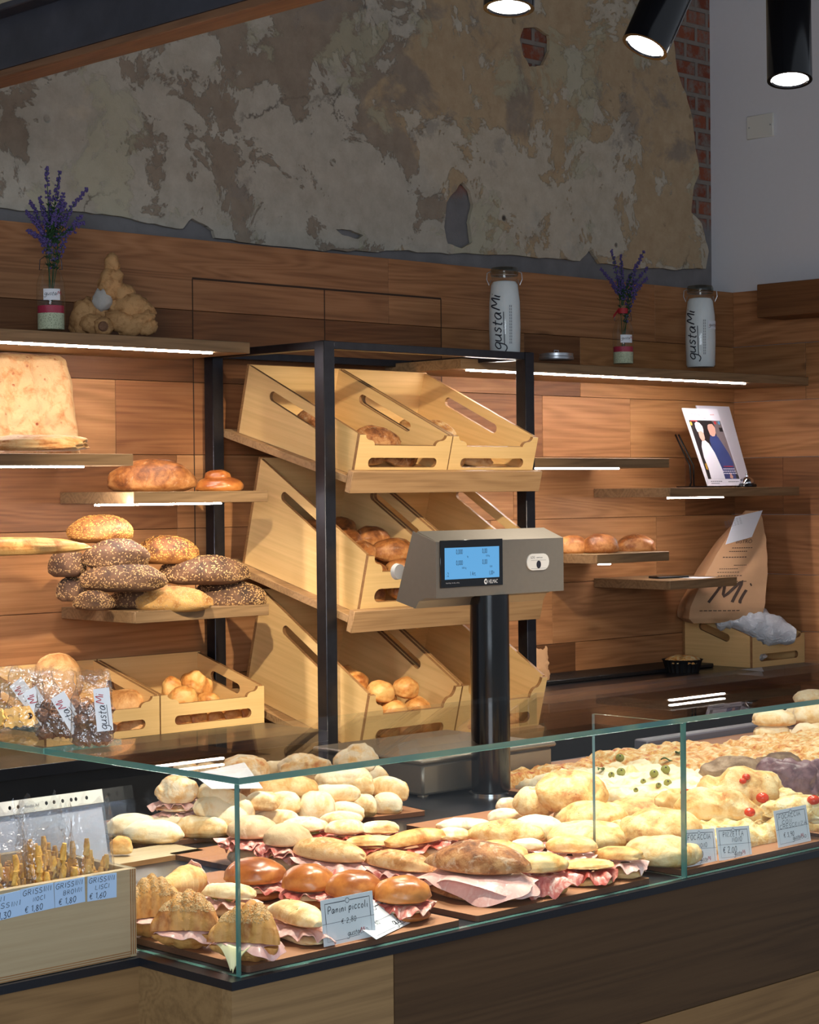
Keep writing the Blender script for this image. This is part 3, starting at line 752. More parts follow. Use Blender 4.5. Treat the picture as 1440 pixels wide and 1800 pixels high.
SLOPE = radians(14.6)
TX0, TX1 = 4.2545, 5.1315
for k in range(3):
    zf = 1.713 - 0.438 * k
    tr = Matrix.Translation((TX0, 4.706, zf)) @ RX(SLOPE)
    MB().box((0, 0, -0.024), (TX1 - TX0, 0.652, 0), bev=0.001, M=rM @ tr).build('tray_board', M['lip_oak'], rk)
    MB().box((0, -0.0245, -0.052), (TX1 - TX0, -0.0003, 0.019), bev=0.0015, M=rM @ tr).build('tray_lip', M['lip_oak'], rk)
def tray_pt(k, x, s, n):       # along the tray: x across, s up the slope, n off the board
    zf = 1.713 - 0.438 * k
    return V((x, 4.706 + s * cos(SLOPE) - n * sin(SLOPE), zf + s * sin(SLOPE) + n * cos(SLOPE)))
CR = []
for k, hf, hb, hm in ((0, 0.130, 0.232, 0.096), (1, 0.188, 0.365, 0.135), (2, 0.188, 0.365, 0.120)):
    lev = ('top', 'middle', 'bottom')[k]
    xs = (4.284, 4.6985) if k == 0 else (4.302, 4.7185)
    for i, x in enumerate(xs):
        CR.append(crate('%s crate on the %s tray of the black rack' % (('left', 'right')[i], lev), tray_pt(k, x, 0.003, 0.0012), 0.41, 0.598, hf, hb, hm, SLOPE))
crate('low plywood crate of golden rolls on the back counter beside the rack', (3.7635, 5.03, ZC), 0.4135, 0.344, 0.119, 0.213, 0.088)
crate('low plywood crate of sesame loaves behind the bags of biscuits', (3.345, 5.03, ZC), 0.4135, 0.344, 0.119, 0.213, 0.088)
crate('low plywood crate in the right corner holding the paper bags', (6.765, 5.012, ZC), 0.366, 0.362, 0.125, 0.245, 0.092)

# ---------------------------------------------------------------- lettering
GL = {
 'A': ['0,0 .35,1 .7,0', '.14,.4 .56,.4'], 'B': ['0,0 0,1 .4,1 .55,.8 .4,.55 0,.52', '.4,.55 .6,.3 .45,0 0,0'], 'C': ['.6,.85 .35,1 .08,.75 0,.4 .15,.08 .4,0 .62,.15'],
 'D': ['0,0 0,1 .35,.95 .6,.6 .5,.2 .3,0 0,0'], 'E': ['.5,1 0,1 0,0 .5,0', '0,.5 .4,.5'], 'F': ['.55,1 0,1 0,0', '0,.5 .4,.5'], 'G': ['.6,.85 .35,1 .05,.7 .02,.3 .25,0 .55,.1 .6,.45 .35,.45'],
 'H': ['0,0 0,1', '.55,0 .55,1', '0,.5 .55,.5'], 'I': ['.1,0 .1,1'], 'K': ['0,0 0,1', '.5,1 0,.45 .55,0'], 'L': ['0,1 0,0 .5,0'], 'M': ['0,0 .1,1 .4,.3 .7,1 .8,0'],
 'N': ['0,0 0,1 .5,0 .5,1'], 'O': ['.3,1 .05,.75 0,.4 .2,0 .45,.05 .62,.5 .5,.9 .3,1'], 'P': ['0,0 0,1 .45,.95 .5,.65 .3,.5 0,.48'], 'R': ['0,0 0,1 .45,.95 .5,.65 .3,.5 0,.48', '.25,.48 .55,0'],
 'S': ['.5,.88 .3,1 .05,.85 .1,.6 .45,.42 .5,.15 .25,0 0,.12'], 'T': ['0,1 .6,1', '.3,1 .3,0'], 'W': ['0,1 .15,0 .38,.7 .6,0 .78,1'], 'Z': ['0,1 .55,1 0,0 .58,0'],
 '0': ['.3,1 .05,.75 0,.4 .2,0 .4,.05 .55,.5 .45,.9 .3,1'], '1': ['0,.75 .22,1 .22,0'], '2': ['0,.8 .2,1 .45,.85 .4,.55 0,0 .5,0'], '3': ['0,.95 .45,.95 .2,.58 .48,.4 .42,.05 .15,0 0,.1'],
 '6': ['.45,1 .1,.6 0,.2 .2,0 .45,.15 .42,.42 .2,.5 .03,.3'], '8': ['.25,.52 .05,.75 .25,1 .45,.78 .25,.52 0,.25 .22,0 .5,.22 .25,.52'], '9': ['.48,.7 .25,.5 .03,.7 .2,1 .45,.9 .48,.5 .4,0'],
 '€': ['.6,.9 .35,1 .12,.75 .08,.3 .3,0 .6,.1', '-.02,.62 .45,.62', '-.02,.42 .42,.42'], ',': ['.1,.08 .02,-.18'], '.': ['.05,.0 .1,.03'], '°': ['.1,.9 .05,1 .15,1.02 .1,.9'],
 'a': ['.45,.5 .2,.58 0,.3 .1,0 .3,.05 .45,.5 .45,.1 .55,0'], 'c': ['.4,.48 .2,.58 0,.3 .15,0 .42,.1'], 'g': ['.45,.5 .2,.58 0,.3 .12,.05 .42,.2 .45,.5 .42,-.3 .2,-.5 -.1,-.35'], 'i': ['.08,.55 .08,.05 .15,0', '.1,.78 .12,.82'],
 'l': ['.05,1 .03,.1 .15,0'], 'n': ['0,.55 0,0 .05,.4 .25,.58 .38,.4 .4,0'], 'o': ['.22,.58 0,.35 .1,0 .3,0 .42,.35 .22,.58'], 'p': ['0,.55 0,-.45', '0,.4 .25,.58 .42,.3 .2,0 0,.15'], 's': ['.35,.5 .18,.58 .05,.42 .32,.2 .2,0 0,.08'],
 't': ['.18,.95 .14,.1 .3,0', '0,.6 .38,.64'], 'u': ['0,.55 .02,.1 .2,0 .4,.2 .42,.55 .44,.05 .52,0'], 'e': ['.02,.3 .4,.35 .22,.58 0,.3 .15,0 .42,.1'], 'r': ['0,.55 0,0 .05,.4 .3,.55'], 'm': ['0,.55 0,0 .05,.4 .2,.55 .3,.4 .3,0 .35,.4 .5,.55 .6,.4 .6,0'],
}
def ribbon(mb, pts, wd, Mx, mi=0, z=0.0):
    """one pen stroke as a flat strip with rounded joints"""
    pts = [V((p[0], p[1], 0)) for p in pts]
    n = len(pts); Lf = []; Rt = []
    for i in range(n):
        t = (pts[min(i + 1, n - 1)] - pts[max(i - 1, 0)])
        t = t.normalized() if t.length > 1e-9 else V((1, 0, 0))
        nn = V((-t.y, t.x, 0)) * wd / 2
        Lf.append(pts[i] + nn); Rt.append(pts[i] - nn)
    vs = [V((p.x, p.y, z)) for q in zip(Lf, Rt) for p in q]
    fs = [(2 * i + 1, 2 * i + 3, 2 * i + 2, 2 * i) for i in range(n - 1)]
    mb.add(vs, fs, mi, M=Mx)
def smoothline(pts, k=4):
    if len(pts) < 3: return pts
    P = [V((p[0], p[1], 0)) for p in pts]; out = []
    for i in range(len(P) - 1):
        p0, p1, p2, p3 = P[max(i - 1, 0)], P[i], P[i + 1], P[min(i + 2, len(P) - 1)]
        for j in range(k):
            t = j / k
            q = 0.5 * ((2 * p1) + (p2 - p0) * t + (2 * p0 - 5 * p1 + 4 * p2 - p3) * t * t + (3 * p1 - p0 - 3 * p2 + p3) * t ** 3)
            out.append((q.x, q.y))
    out.append((P[-1].x, P[-1].y)); return out
def hand(mb, text, x, y, h, Mx, wd=None, slant=0.12, gap=0.26, mi=0, z=0.0, curvy=False, seed=1, width=1.0, fit=None):
    """handwritten text; h = capital height"""
    rnd = random.Random(seed); wd = wd or h * 0.11; cx = x
    if fit:
        tot = sum(0.45 if c == ' ' else max([float(q.split(',')[0]) for st in GL.get(c, []) for q in st.split()] or [0]) + gap for c in text) - gap
        width = fit / (tot * h)
    for chs in text:
        if chs == ' ': cx += h * 0.45 * width; continue
        mx = 0; jy = rnd.uniform(-0.05, 0.05) * h; js = rnd.uniform(0.92, 1.08)
        for st in GL.get(chs, []):
            pts = [tuple(float(q) for q in p.split(',')) for p in st.split()]
            mx = max(mx, max(p[0] for p in pts))
            if curvy or chs.islower() or chs in '0368925SCGO': pts = smoothline(pts)
            ribbon(mb, [(cx + (p[0] + p[1] * slant) * h * js * width, y + jy + p[1] * h * js) for p in pts], wd, Mx, mi, z)
        cx += (mx + gap) * h * width
    return cx
def brand(mb, x, y, h, Mx, z=0.0, ink=0, red=1):
    """the shop's handwritten word mark: 'gusta' in black with a stroke under it, 'Mi' in red, raised"""
    x2 = hand(mb, 'gusta', x, y, h, Mx, h * 0.10, 0.2, 0.16, ink, z, True, 5, 1.05)
    ribbon(mb, [(x + h * 0.35, y - h * 0.28), (x2 - h * 0.1, y - h * 0.2)], h * 0.07, Mx, ink, z)
    hand(mb, 'Mi', x2 + h * 0.05, y + h * 0.12, h * 0.95, Mx, h * 0.11, 0.25, 0.16, red, z, True, 5, 1.1)
    return x2 + h * 1.3
def printed(mb, text, x, y, h, Mx, mi=0, z=0.0, squeeze=1.0, align='LEFT'):
    cu = bpy.data.curves.new('t', 'FONT'); cu.body = text; cu.size = h / 0.72; cu.align_x = align; cu.resolution_u = 3
    o = bpy.data.objects.new('t', cu); COL.objects.link(o)
    dg = bpy.context.evaluated_depsgraph_get(); e = o.evaluated_get(dg); me = e.to_mesh()
    vs = [V((x + v.co.x * squeeze, y + v.co.y, z)) for v in me.vertices]
    fs = [tuple(p.vertices) for p in me.polygons]
    e.to_mesh_clear()
    bpy.data.objects.remove(o); bpy.data.curves.remove(cu)
    if vs: mb.add(vs, fs, mi, M=Mx)

# ---------------------------------------------------------------- weighing scale
HX0, HX1 = 3.3545, 3.8005
sc = thing('weighing_scale', 'stainless shop scale with a blue display head on a black pole', 'scale', (3.573, 3.437, ZC))
sM = T(-3.573, -3.437, -ZC)
mb = MB().box((3.405, 3.504, ZC + 0.006), (3.872, 3.86, ZC + 0.0815), bev=0.006, M=sM)
for x in (3.43, 3.85):
    for y in (3.53, 3.83): mb.lathe([(0.014, 0), (0.014, 0.008)], 16, sM @ T(x, y, ZC))
mb.build('base', M['stainless'], sc)
MB().box((3.395, 3.497, ZC + 0.083), (3.882, 3.90, ZC + 0.094), bev=0.004, M=sM).build('weighing_plate', M['stainless'], sc)
MB().lathe([(0.048, 0), (0.048, 0.4895)], 48, T(0, 0, 0)).build('pole', M['black_gloss'], sc)
MB().lathe([(0.055, 0), (0.055, 0.006), (0.050, 0.008)], 48).build('pole_foot', M['chrome'], sc)
bt = onX(HX0, 734, 934)
prof = [(3.3966, 1.5434), (bt.y, bt.z), (3.522, 1.400), (3.468, 1.384), (3.455, 1.402), (3.43, 1.4105), (3.3966, 1.4103)]
hd = MB().plate(prof, (), HX1 - HX0, sM @ M_yz(HX0, 0, 0)).build('display_head', M['stainless'], sc, smooth=False)
MB().plate([(y + 0.012 * (1 if i in (1, 2) else 0), z) for i, (y, z) in enumerate(prof)], (), 0.004, sM @ M_yz(HX0 - 0.0042, 0, 0)).build('end_cap', M['stainless'], sc, smooth=False)
fM = lambda: M_xz(0, 3.3966, 0)
def fp(px, py): p = onY(3.3966, px, py); return p.x, p.z
x0, z1 = fp(772.5, 950.5); x1, z0 = fp(883, 1028)
scr = MB().box((x0, 3.3935, z0), (x1, 3.3966, z1), bev=0.001, M=sM).build('screen_bezel', M['black_gloss'], sc)
a0, b1 = fp(780, 963.5); a1, b0 = fp(876, 1014)
MB().box((a0, 3.3928, b0), (a1, 3.3936, b1), M=sM).build('blue_screen', M['lcd'], scr, smooth=False)
mb = MB(); Wd, Ht = a1 - a0, b1 - b0
tm = sM @ M_xz(a0, 3.3925, b0)
for tx, ty, h, s_, sq in ((0.20, 0.79, 0.16, '0,000', 0.62), (0.68, 0.79, 0.16, '0,00', 0.62), (0.40, 0.68, 0.06, 'kg', 0.8), (0.75, 0.68, 0.06, 'EUR/kg', 0.7), (0.20, 0.44, 0.16, '0,000', 0.62), (0.68, 0.44, 0.16, '0,00', 0.62),
                          (0.30, 0.32, 0.06, '1000 kg', 0.8), (0.82, 0.33, 0.06, 'EUR', 0.8), (0.02, 0.09, 0.14, ': 2', 0.6), (0.45, 0.09, 0.14, '1 Art.', 0.6), (0.80, 0.09, 0.14, '1,00+', 0.6)):
    printed(mb, s_, tx * Wd, ty * Ht, h * Ht, tm, squeeze=sq)
mb.build('screen_figures', M['ink'], scr, smooth=False)
mb = MB(); tm = sM @ M_xz(x0, 3.3932, z0)
W2, H2 = x1 - x0, z1 - z0
printed(mb, 'HELMAC', 0.76 * W2, 0.052 * H2, 0.085 * H2, tm, squeeze=0.62)
printed(mb, 'Max 6/15 kg   Min 40 g   e=2/5 g', 0.08 * W2, 0.09 * H2, 0.022 * H2, tm, squeeze=1.0)
cx, cy, r = 0.715 * W2, 0.095 * H2, 0.052 * H2
mb.plate([(cx + r * cos(2 * pi * i / 24), cy + r * 1.15 * sin(2 * pi * i / 24)) for i in range(24)], [[(cx - r * 0.7, cy), (cx + r * 0.5, cy - r * 0.75), (cx + r * 0.5, cy + r * 0.75)]], 0.0003, tm)
mb.build('maker_lettering', M['white_print'], scr, smooth=False)
s0, s1 = fp(925, 974), fp(964, 1001)
pl = slot((s0[0] + s1[0]) / 2, (s0[1] + s1[1]) / 2, s1[0] - s0[0], (s0[1] - s1[1]) / 2)
stk = MB().plate(pl, (), 0.003, sM @ M_xz(0, 3.3964, 0)).build('oval_sticker', M['white_plastic'], sc, smooth=False)
mb = MB(); tm = sM @ M_xz(s0[0], 3.3932, s1[1]); ww, hh = s1[0] - s0[0], s0[1] - s1[1]
printed(mb, 'LDG', 0.16 * ww, 0.72 * hh, 0.14 * hh, tm); printed(mb, 'sistemi cassa', 0.42 * ww, 0.73 * hh, 0.09 * hh, tm, squeeze=0.85)
mb.plate([(0.52 * ww + 0.2 * hh * cos(2 * pi * i / 20), 0.34 * hh + 0.24 * hh * sin(2 * pi * i / 20)) for i in range(20)], (), 0.0003, tm)
for yy in (0.60, 0.10): ribbon(mb, [(0.18 * ww, yy * hh), (0.86 * ww, yy * hh)], 0.012 * hh, tm)
mb.build('sticker_print', M['ink'], stk, smooth=False)
# white knob at the back of the head
MB().lathe([(0.018, 0), (0.02, 0.012), (0.012, 0.02)], 20, sM @ T(HX0 + 0.01, 3.535, 1.47) @ RX(-pi / 2)).build('rear_key', M['white_plastic'], sc)
# ---------------------------------------------------------------- bread shapes
import bmesh
from mathutils.bvhtree import BVHTree
def _ico(n):
    b = bmesh.new(); bmesh.ops.create_icosphere(b, subdivisions=n, radius=1.0)
    vs = [v.co.copy() for v in b.verts]; fs = [tuple(v.index for v in f.verts) for f in b.faces]
    b.free(); return vs, fs
ICO = {n: _ico(n) for n in (1, 2, 3, 4, 5)}
def nz(p, s, seed): return noise.noise((p.x * s + seed * 7.31, p.y * s - seed * 3.17, p.z * s + seed * 1.7))
def blob(L, W, H, seed=0, lump=0.08, ls=1.6, sq=2.4, taper=0.0, flat=0.35, bend=0.0, dimple=0, groove=0.0, fine=0.02, sub=4, pinch=0.0, mb=None, Mx=None, mi=0):
    """dough lump L x W x H resting on z=0"""
    vs, fs = ICO[sub]; rnd = random.Random(seed * 13 + 5)
    dm = [(rnd.uniform(-0.75, 0.75), rnd.uniform(-0.7, 0.7), rnd.uniform(0.10, 0.2)) for _ in range(dimple)]
    out = []
    for v in vs:
        e = 2.0 / sq
        p = V((math.copysign(abs(v.x) ** e, v.x), math.copysign(abs(v.y) ** e, v.y), v.z))
        k = 1.0 / max(1e-6, (abs(p.x) ** sq + abs(p.y) ** sq + abs(p.z) ** 2.2) ** (1 / max(2.0, sq * 0.92)))
        p = p * min(k, 1.15)
        r = 1 + 1.15 * lump * nz(v, ls, seed) + lump * 0.6 * nz(v, ls * 2.3, seed + 3) + lump * 0.12 * nz(v, ls * 5, seed + 8) + fine * nz(v, 9, seed + 5)
        p = p * r
        wfac = 1 - taper * abs(p.x) ** 2.2
        hfac = 1 - taper * 0.6 * abs(p.x) ** 2.2
        if pinch: wfac *= 1 - pinch * math.exp(-(p.x / 0.22) ** 2); hfac *= 1 - pinch * 0.6 * math.exp(-(p.x / 0.22) ** 2)
        x, y = p.x * L / 2, p.y * W / 2 * wfac
        z = p.z * hfac
        z = z * (1 - flat) * H if z > 0 else z * flat * H
        if v.z > 0:
            for dx, dy, dr in dm:
                d2 = ((p.x - dx) / dr) ** 2 + ((p.y - dy) * W / L / dr) ** 2
                z -= H * 0.20 * math.exp(-d2)
            if groove: z -= H * groove * math.exp(-((p.y + 0.15 * p.x) / 0.10) ** 2) * max(0, 1 - p.x * p.x)
        y += bend * (p.x * p.x - 0.4) * W
        out.append(V((x, y, z)))
    zb = -flat * H * 0.80
    out = [V((p.x, p.y, max(p.z, zb) - zb)) for p in out]
    mb = mb or MB()
    mb.add(out, fs, mi, M=Mx); return mb
def tube_blob(path, rads, seg=20, seed=0, lump=0.08, step=0.0, nstep=0, squash=1.0, mb=None, Mx=None, mi=0):
    """rounded dough rope along a path with optional stepped ridges (croissant layers)"""
    P = [V(p) for p in path]; n = len(P); vs = []; fs = []
    for i in range(n):
        t = (P[min(i + 1, n - 1)] - P[max(i - 1, 0)]).normalized(); up = V((0, 0, 1)); side = t.cross(up).normalized(); up = side.cross(t)
        u = i / (n - 1); saw = 0
        if nstep:
            c = abs(u - 0.5) * 2; saw = step * (1 - ((c * nstep) % 1.0))
        for j in range(seg):
            a = 2 * pi * j / seg; d = side * cos(a) + up * sin(a) * squash
            r = rads[i] * (1 + saw + lump * noise.noise((P[i].x * 30 + d.x + seed, P[i].y * 30 + d.y, d.z * 1.5 + seed * 3)))
            vs.append(P[i] + d * r)
    for i in range(n - 1):
        for j in range(seg):
            j2 = (j + 1) % seg; fs.append((i * seg + j, i * seg + j2, (i + 1) * seg + j2, (i + 1) * seg + j))
    fs.append(tuple(range(seg - 1, -1, -1))); fs.append(tuple((n - 1) * seg + j for j in range(seg)))
    mb = mb or MB(); mb.add(vs, fs, mi, M=Mx); return mb
def ruffle(L, W, seed, over=0.012, amp=0.006, waves=9, droop=0.012, a0=0, a1=2 * pi, inner=0.45, n=90, m=6, thick=0.0012, z=0.0, mb=None, mi=0, sq=2.4):
    """a folded slice of cold cut round the rim of a sandwich, drooping over the edge"""
    rnd = random.Random(seed); ph = rnd.uniform(0, 6); ph2 = rnd.uniform(0, 6)
    def fn(u, v):
        a = a0 + (a1 - a0) * u
        ca, sa = cos(a), sin(a)
        rr = 1.0 / ((abs(ca) ** sq + abs(sa) ** sq) ** (1 / sq))
        k = inner + (1 - inner) * v
        ov = over * max(0.15, 0.6 + 0.7 * sin(a * 3 + ph2) + 0.35 * sin(a * 7 + ph)) if v > 0.6 else 0
        x, y = ca * rr * (L / 2) * k, sa * rr * (W / 2) * k
        dr = V((ca / max(L, 1e-3), sa / max(W, 1e-3), 0)).normalized()
        f = max(0.0, (v - 0.6) / 0.4)
        wv = amp * (sin(a * waves + ph) + 0.6 * sin(a * waves * 1.9 + ph2)) * v * v
        p = V((x, y, z)) + dr * ov * f
        return (p.x + wv * 0.35 * dr.x, p.y + wv * 0.35 * dr.y, p.z + wv - droop * f * f * (0.7 + 0.5 * sin(a * 2 + ph)))
    mb = mb or MB(); mb.grid(fn, n, m, mi, thick=thick); return mb
def seed_bits(mbsrc, count, size, seed, zmin=0.25, cluster=0.0, mats=None):
    """oats and seeds stuck on the crust: tiny flattened grains on the surface of a finished shape"""
    rnd = random.Random(seed); mb = MB()
    zs = [p.z for p in mbsrc.v]; z0, z1 = min(zs), max(zs)
    vs, fs = ICO[1]; k = 0; tries = 0
    nf = len(mbsrc.f)
    while k < count and tries < count * 12:
        tries += 1
        f = mbsrc.f[rnd.randrange(nf)]
        ps = [mbsrc.v[i] for i in f]
        w_ = [rnd.random() + 0.05 for _ in f]; sm = sum(w_)
        c = sum((p * (q / sm) for p, q in zip(ps, w_)), V((0, 0, 0)))
        if (c.z - z0) / (z1 - z0) < zmin: continue
        if cluster and nz(c, 28, seed) < rnd.uniform(-0.3, cluster): continue
        nn = (ps[1] - ps[0]).cross(ps[2] - ps[0])
        if nn.length < 1e-12: continue
        nn.normalize()
        t = nn.orthogonal().normalized(); t = Matrix.Rotation(rnd.uniform(0, 6.28), 3, nn) @ t; b = nn.cross(t)
        s_ = size * rnd.uniform(0.7, 1.25)
        mb.add([c + t * q.x * s_ + b * q.y * s_ * 0.5 + nn * (q.z * s_ * 0.3 + s_ * 0.1) for q in vs], fs)
        k += 1
    return mb

# ---------------------------------------------------------------- setting bread down
def spot_of(cx, cy, z=None, Y=None, h=0.0):
    """ground point of a thing whose middle shows at (cx, cy)"""
    p = onZ(z + h / 2, cx, cy) if Y is None else onY(Y, cx, cy)
    return p
def size_at(p, px): return px * depth(p) / F_PX
GROUPS = {}
LAST = []
def keep_in(p, L, W, a, y0=2.4385, x0=1.9745):
    """slide a loaf back so that it stays behind the panes"""
    if p.x < x0 - 0.05 or p.y > 3.3 or p.z > 1.2: return p
    h = SCREEN_A + radians(a); ey = math.hypot(L / 2 * sin(h), W / 2 * cos(h)); ex = math.hypot(L / 2 * cos(h), W / 2 * sin(h))
    d = V((p.x, p.y, 0)) - V((CAMP.x, CAMP.y, 0))
    k = max(0.0, (x0 + ex - p.x) / d.x, (y0 + ey - p.y) / d.y)
    return p + d * k
def lay(o, p, h, rz, tilt=(0, 0)):
    o.location = (p.x, p.y, p.z - h / 2)
    o.rotation_euler = Euler((0, 0, 0))
    m = RZ(rz) @ RY(tilt[0]) @ RX(tilt[1])
    o.rotation_euler = m.to_euler()
    c = m @ V((0, 0, h / 2)); o.location = p - c
    return o
def bread(kind, mat, label, cat, cx, cy, wpx, hpx, z=None, Y=None, a=0, ratio=0.6, tilt=(0, 0), group=None, hk=1.0, seeds=None, zadj=0.0, **k):
    """one loaf or roll; a = heading in degrees from 'rightwards' as seen by the photographer"""
    p0 = spot_of(cx, cy, z if z is not None else 1.0, Y, 0)
    ca, sa = abs(cos(radians(a))), abs(sin(radians(a)))
    wid = size_at(p0, wpx)
    L = wid / max(0.35, math.hypot(ca, ratio * sa)); W = L * ratio
    elev = math.atan2(CAM_H - p0.z, math.hypot(p0.x, p0.y))
    H = math.sqrt(max((size_at(p0, hpx) * 0.62) ** 2, size_at(p0, hpx) ** 2 - (math.hypot(sa * L, ca * W) * sin(elev)) ** 2)) * 1.04 * hk
    p = keep_in(spot_of(cx, cy, z, Y, H), L, W, a)
    sd = len(GROUPS) + 1; GROUPS[sd] = 1
    mb = blob(L, W, H, sd, **k)
    LAST[:] = [mb]
    o = mb.build(kind, mat); tag(o, label, cat, group)
    lay(o, p, H, SCREEN_A + radians(a), tuple(radians(t) for t in tilt))
    if seeds:
        seed_bits(mb, seeds[0], seeds[1], sd, seeds[3] if len(seeds) > 3 else 0.3).build('seed_topping', seeds[2], o)['kind'] = 'stuff'
    return o
def sandwich(kind, mat, fill, label, cx, cy, wpx, hpx, z=None, Y=None, a=0, ratio=0.7, tilt=(0, 0), top=0.55, gape=0.012, over=0.012, droop=0.012, waves=9, amp=0.005, group=None, cat='sandwich', extra=None, crumb=False, sides=None, bot=None, lid_tilt=0.0, **k):
    p0 = spot_of(cx, cy, z if z is not None else 1.0, Y, 0)
    ca, sa = abs(cos(radians(a))), abs(sin(radians(a)))
    L = size_at(p0, wpx) / max(0.35, math.hypot(ca, ratio * sa)); W = L * ratio
    elev = math.atan2(CAM_H - p0.z, math.hypot(p0.x, p0.y))
    H = math.sqrt(max((size_at(p0, hpx) * 0.62) ** 2, size_at(p0, hpx) ** 2 - (math.hypot(sa * L, ca * W) * sin(elev)) ** 2)) * 1.18
    p = keep_in(spot_of(cx, cy, z, Y, H), L + 0.4 * over, W + 0.4 * over, a)
    sd = len(GROUPS) + 1; GROUPS[sd] = 1
    t = thing(kind, label, cat, group=group)
    lay(t, p, H, SCREEN_A + radians(a), tuple(radians(x) for x in tilt))
    hb = (H - gape) * (1 - top); ht = (H - gape) * top
    blob(L * 0.97, W * 0.97, hb, sd + 50, flat=0.45, **{**k, 'dimple': 0, 'groove': 0}).build('bottom_half', bot or mat, t)
    blob(L, W, ht, sd, Mx=T(0, 0, hb + gape) @ RX(radians(lid_tilt)), **{**k, 'flat': 0.22}).build('top_half', mat, t)
    if crumb: blob(L * 0.94, W * 0.94, 0.012, sd + 9, sub=3, Mx=T(0, 0, hb - 0.008)).build('crumb', M['crumb'], t)
    names = {'ham': 'ham_slice', 'cured': 'cured_ham_slice', 'salami': 'salami_slice', 'cheese': 'cheese_slice'}
    for i, fl in enumerate(fill if isinstance(fill, (list, tuple)) else [fill]):
        ruffle(L, W, sd + i * 17, over, amp, waves, droop, z=hb + gape * (0.35 + 0.35 * i), a0=(sides or (0, 2 * pi))[0], a1=(sides or (0, 2 * pi))[1]).build(names[fl], M[fl], t)
    return t

# ---------------------------------------------------------------- boards on the counter
ZB = ZC + 0.0115                     # top of the boards
def board(label, x0, x1, y0, y1, mat='mdf', rot=0, th=0.0105, z=ZC + 0.0006, name='serving_board', hole=None):
    c = V(((x0 + x1) / 2, (y0 + y1) / 2, z))
    w2, d2 = (x1 - x0) / 2, (y1 - y0) / 2; r = 0.008
    pts = []
    for sx, sy, a0 in ((1, 1, 0), (-1, 1, pi / 2), (-1, -1, pi), (1, -1, 1.5 * pi)):
        for i in range(5):
            a = a0 + i * pi / 8; pts.append((sx * (w2 - r) + r * cos(a), sy * (d2 - r) + r * sin(a)))
    o = MB().plate(pts, [hole] if hole else (), th, mi_edge=1).build(name, [M[mat], M['mdf_edge'] if mat == 'mdf' else M['ply_edge']], smooth=False)
    o.location = c; o.rotation_euler = (0, 0, rot)
    return tag(o, label, 'serving board', 'boards in the display case')
board('brown board under the croissants at the left corner of the glass case', 1.985, 2.455, 2.436, 3.09)
board('brown board in the middle of the case under the filled rolls and big ham sandwich', 2.495, 2.965, 2.436, 3.315)
board('brown board with a hand slot, under the round focaccias and small cold-cut sandwiches', 3.066, 3.548, 2.436, 3.213, 'mdf', hole=slot(-0.2, 0.20, 0.16, 0.022, pi / 2))
board('thin pale plywood board in front of the pile of white rolls', 2.10, 2.57, 3.29, 3.408, 'box_ply')
cE, aE = V((2.90, 3.54, 0)), math.atan2(-0.119, 0.706)
board('brown plywood board under the big pile of white rolls', 2.90 - 0.365, 2.90 + 0.365, 3.54 - 0.165, 3.54 + 0.165, 'mdf', aE)
board('wide brown board at the right under the pizzas and tomato focaccias', 3.585, 5.2, 2.46, 3.488)
board('narrow brown board along the back right of the case, under the stacked breads', 3.90, 5.2, 3.492, 3.655)
# ---------------------------------------------------------------- croissants, left front
def croissant(label, cx, cy, wpx, hpx, a, z=ZB, ham=True, cheese=False, seeded=True, sd=1, tilt=(0, 0)):
    p0 = onZ(z + 0.03, cx, cy); Lw = size_at(p0, wpx); H = size_at(p0, hpx) * 0.88
    p = onZ(z + H / 2, cx, cy)
    t = thing('croissant_sandwich', label, 'croissant'); lay(t, p, H, SCREEN_A + radians(a), tilt)
    R = Lw * 0.46; W = Lw * 0.62
    hb = H * 0.30; gap = 0.006
    def shell(L, Wd, Ht, upper):
        vs, fs = ICO[5]; out = []
        for v in vs:
            x = v.x; c = abs(x); k = 3.0
            ph = (c * k + 0.5 + 0.22 * (1 - v.z) * (1 - c) + 0.08 * sin(v.y * 4 + sd)) % 1.0
            saw = math.sqrt(max(0.0, sin(pi * ph)))                    # rolled layers, each a soft bulge
            r = (0.86 + 0.16 * saw) * (1 - 0.10 * c) * (1 - 0.22 * c * c) * (1 + 0.03 * nz(v, 5, sd))
            z = v.z * r
            z = (max(z, 0) if upper else max(min(z, 0), -0.85))
            y = v.y * r * Wd / 2
            out.append(V((x * L / 2, y - 0.52 * Wd * (x * x), z * Ht + (0 if upper else 0.85 * Ht))))
        mb = MB(); mb.add(out, fs); return mb
    up = shell(Lw, W, H - hb - gap, True)
    for v in up.v: v.z += hb + gap
    lo = shell(Lw * 0.94, W * 0.94, hb / 0.85, False)
    zs = hb
    o = up.build('top_half', M['croissant'], t, angle=50); lo.build('bottom_half', M['croissant'], t, angle=50)
    if seeded: seed_bits(up, 1100, 0.0021, sd, 0.50, 0.2).build('seed_topping', M['seeds'], t)['kind'] = 'stuff'
    if ham: ruffle(Lw * 0.86, W * 1.1, sd + 4, 0.012, 0.003, 6, 0.016, pi, 2 * pi + 0.3, z=zs + 0.003).build('ham_slice', M['ham'], t)
    if cheese:
        mb = MB(); mb.grid(lambda u, v: (-0.012 + (u - 0.5) * 0.060 * (1.08 - v), -W * 0.48 - v * 0.020, zs - v * v * 0.034 + 0.003 * sin(u * 7)), 12, 10, thick=0.0016)
        mb.build('cheese_slice', M['cheese'], t)
    return t
croissant('seeded ham croissant half hidden behind the breadstick box', 268, 1590, 112, 118, 20, sd=3)
croissant('seeded ham croissant between the breadstick box and the glass corner', 333, 1614, 124, 112, -4, sd=5)
croissant('seeded ham and cheese croissant right behind the glass corner edge', 441, 1634, 130, 116, -14, cheese=True, sd=8)
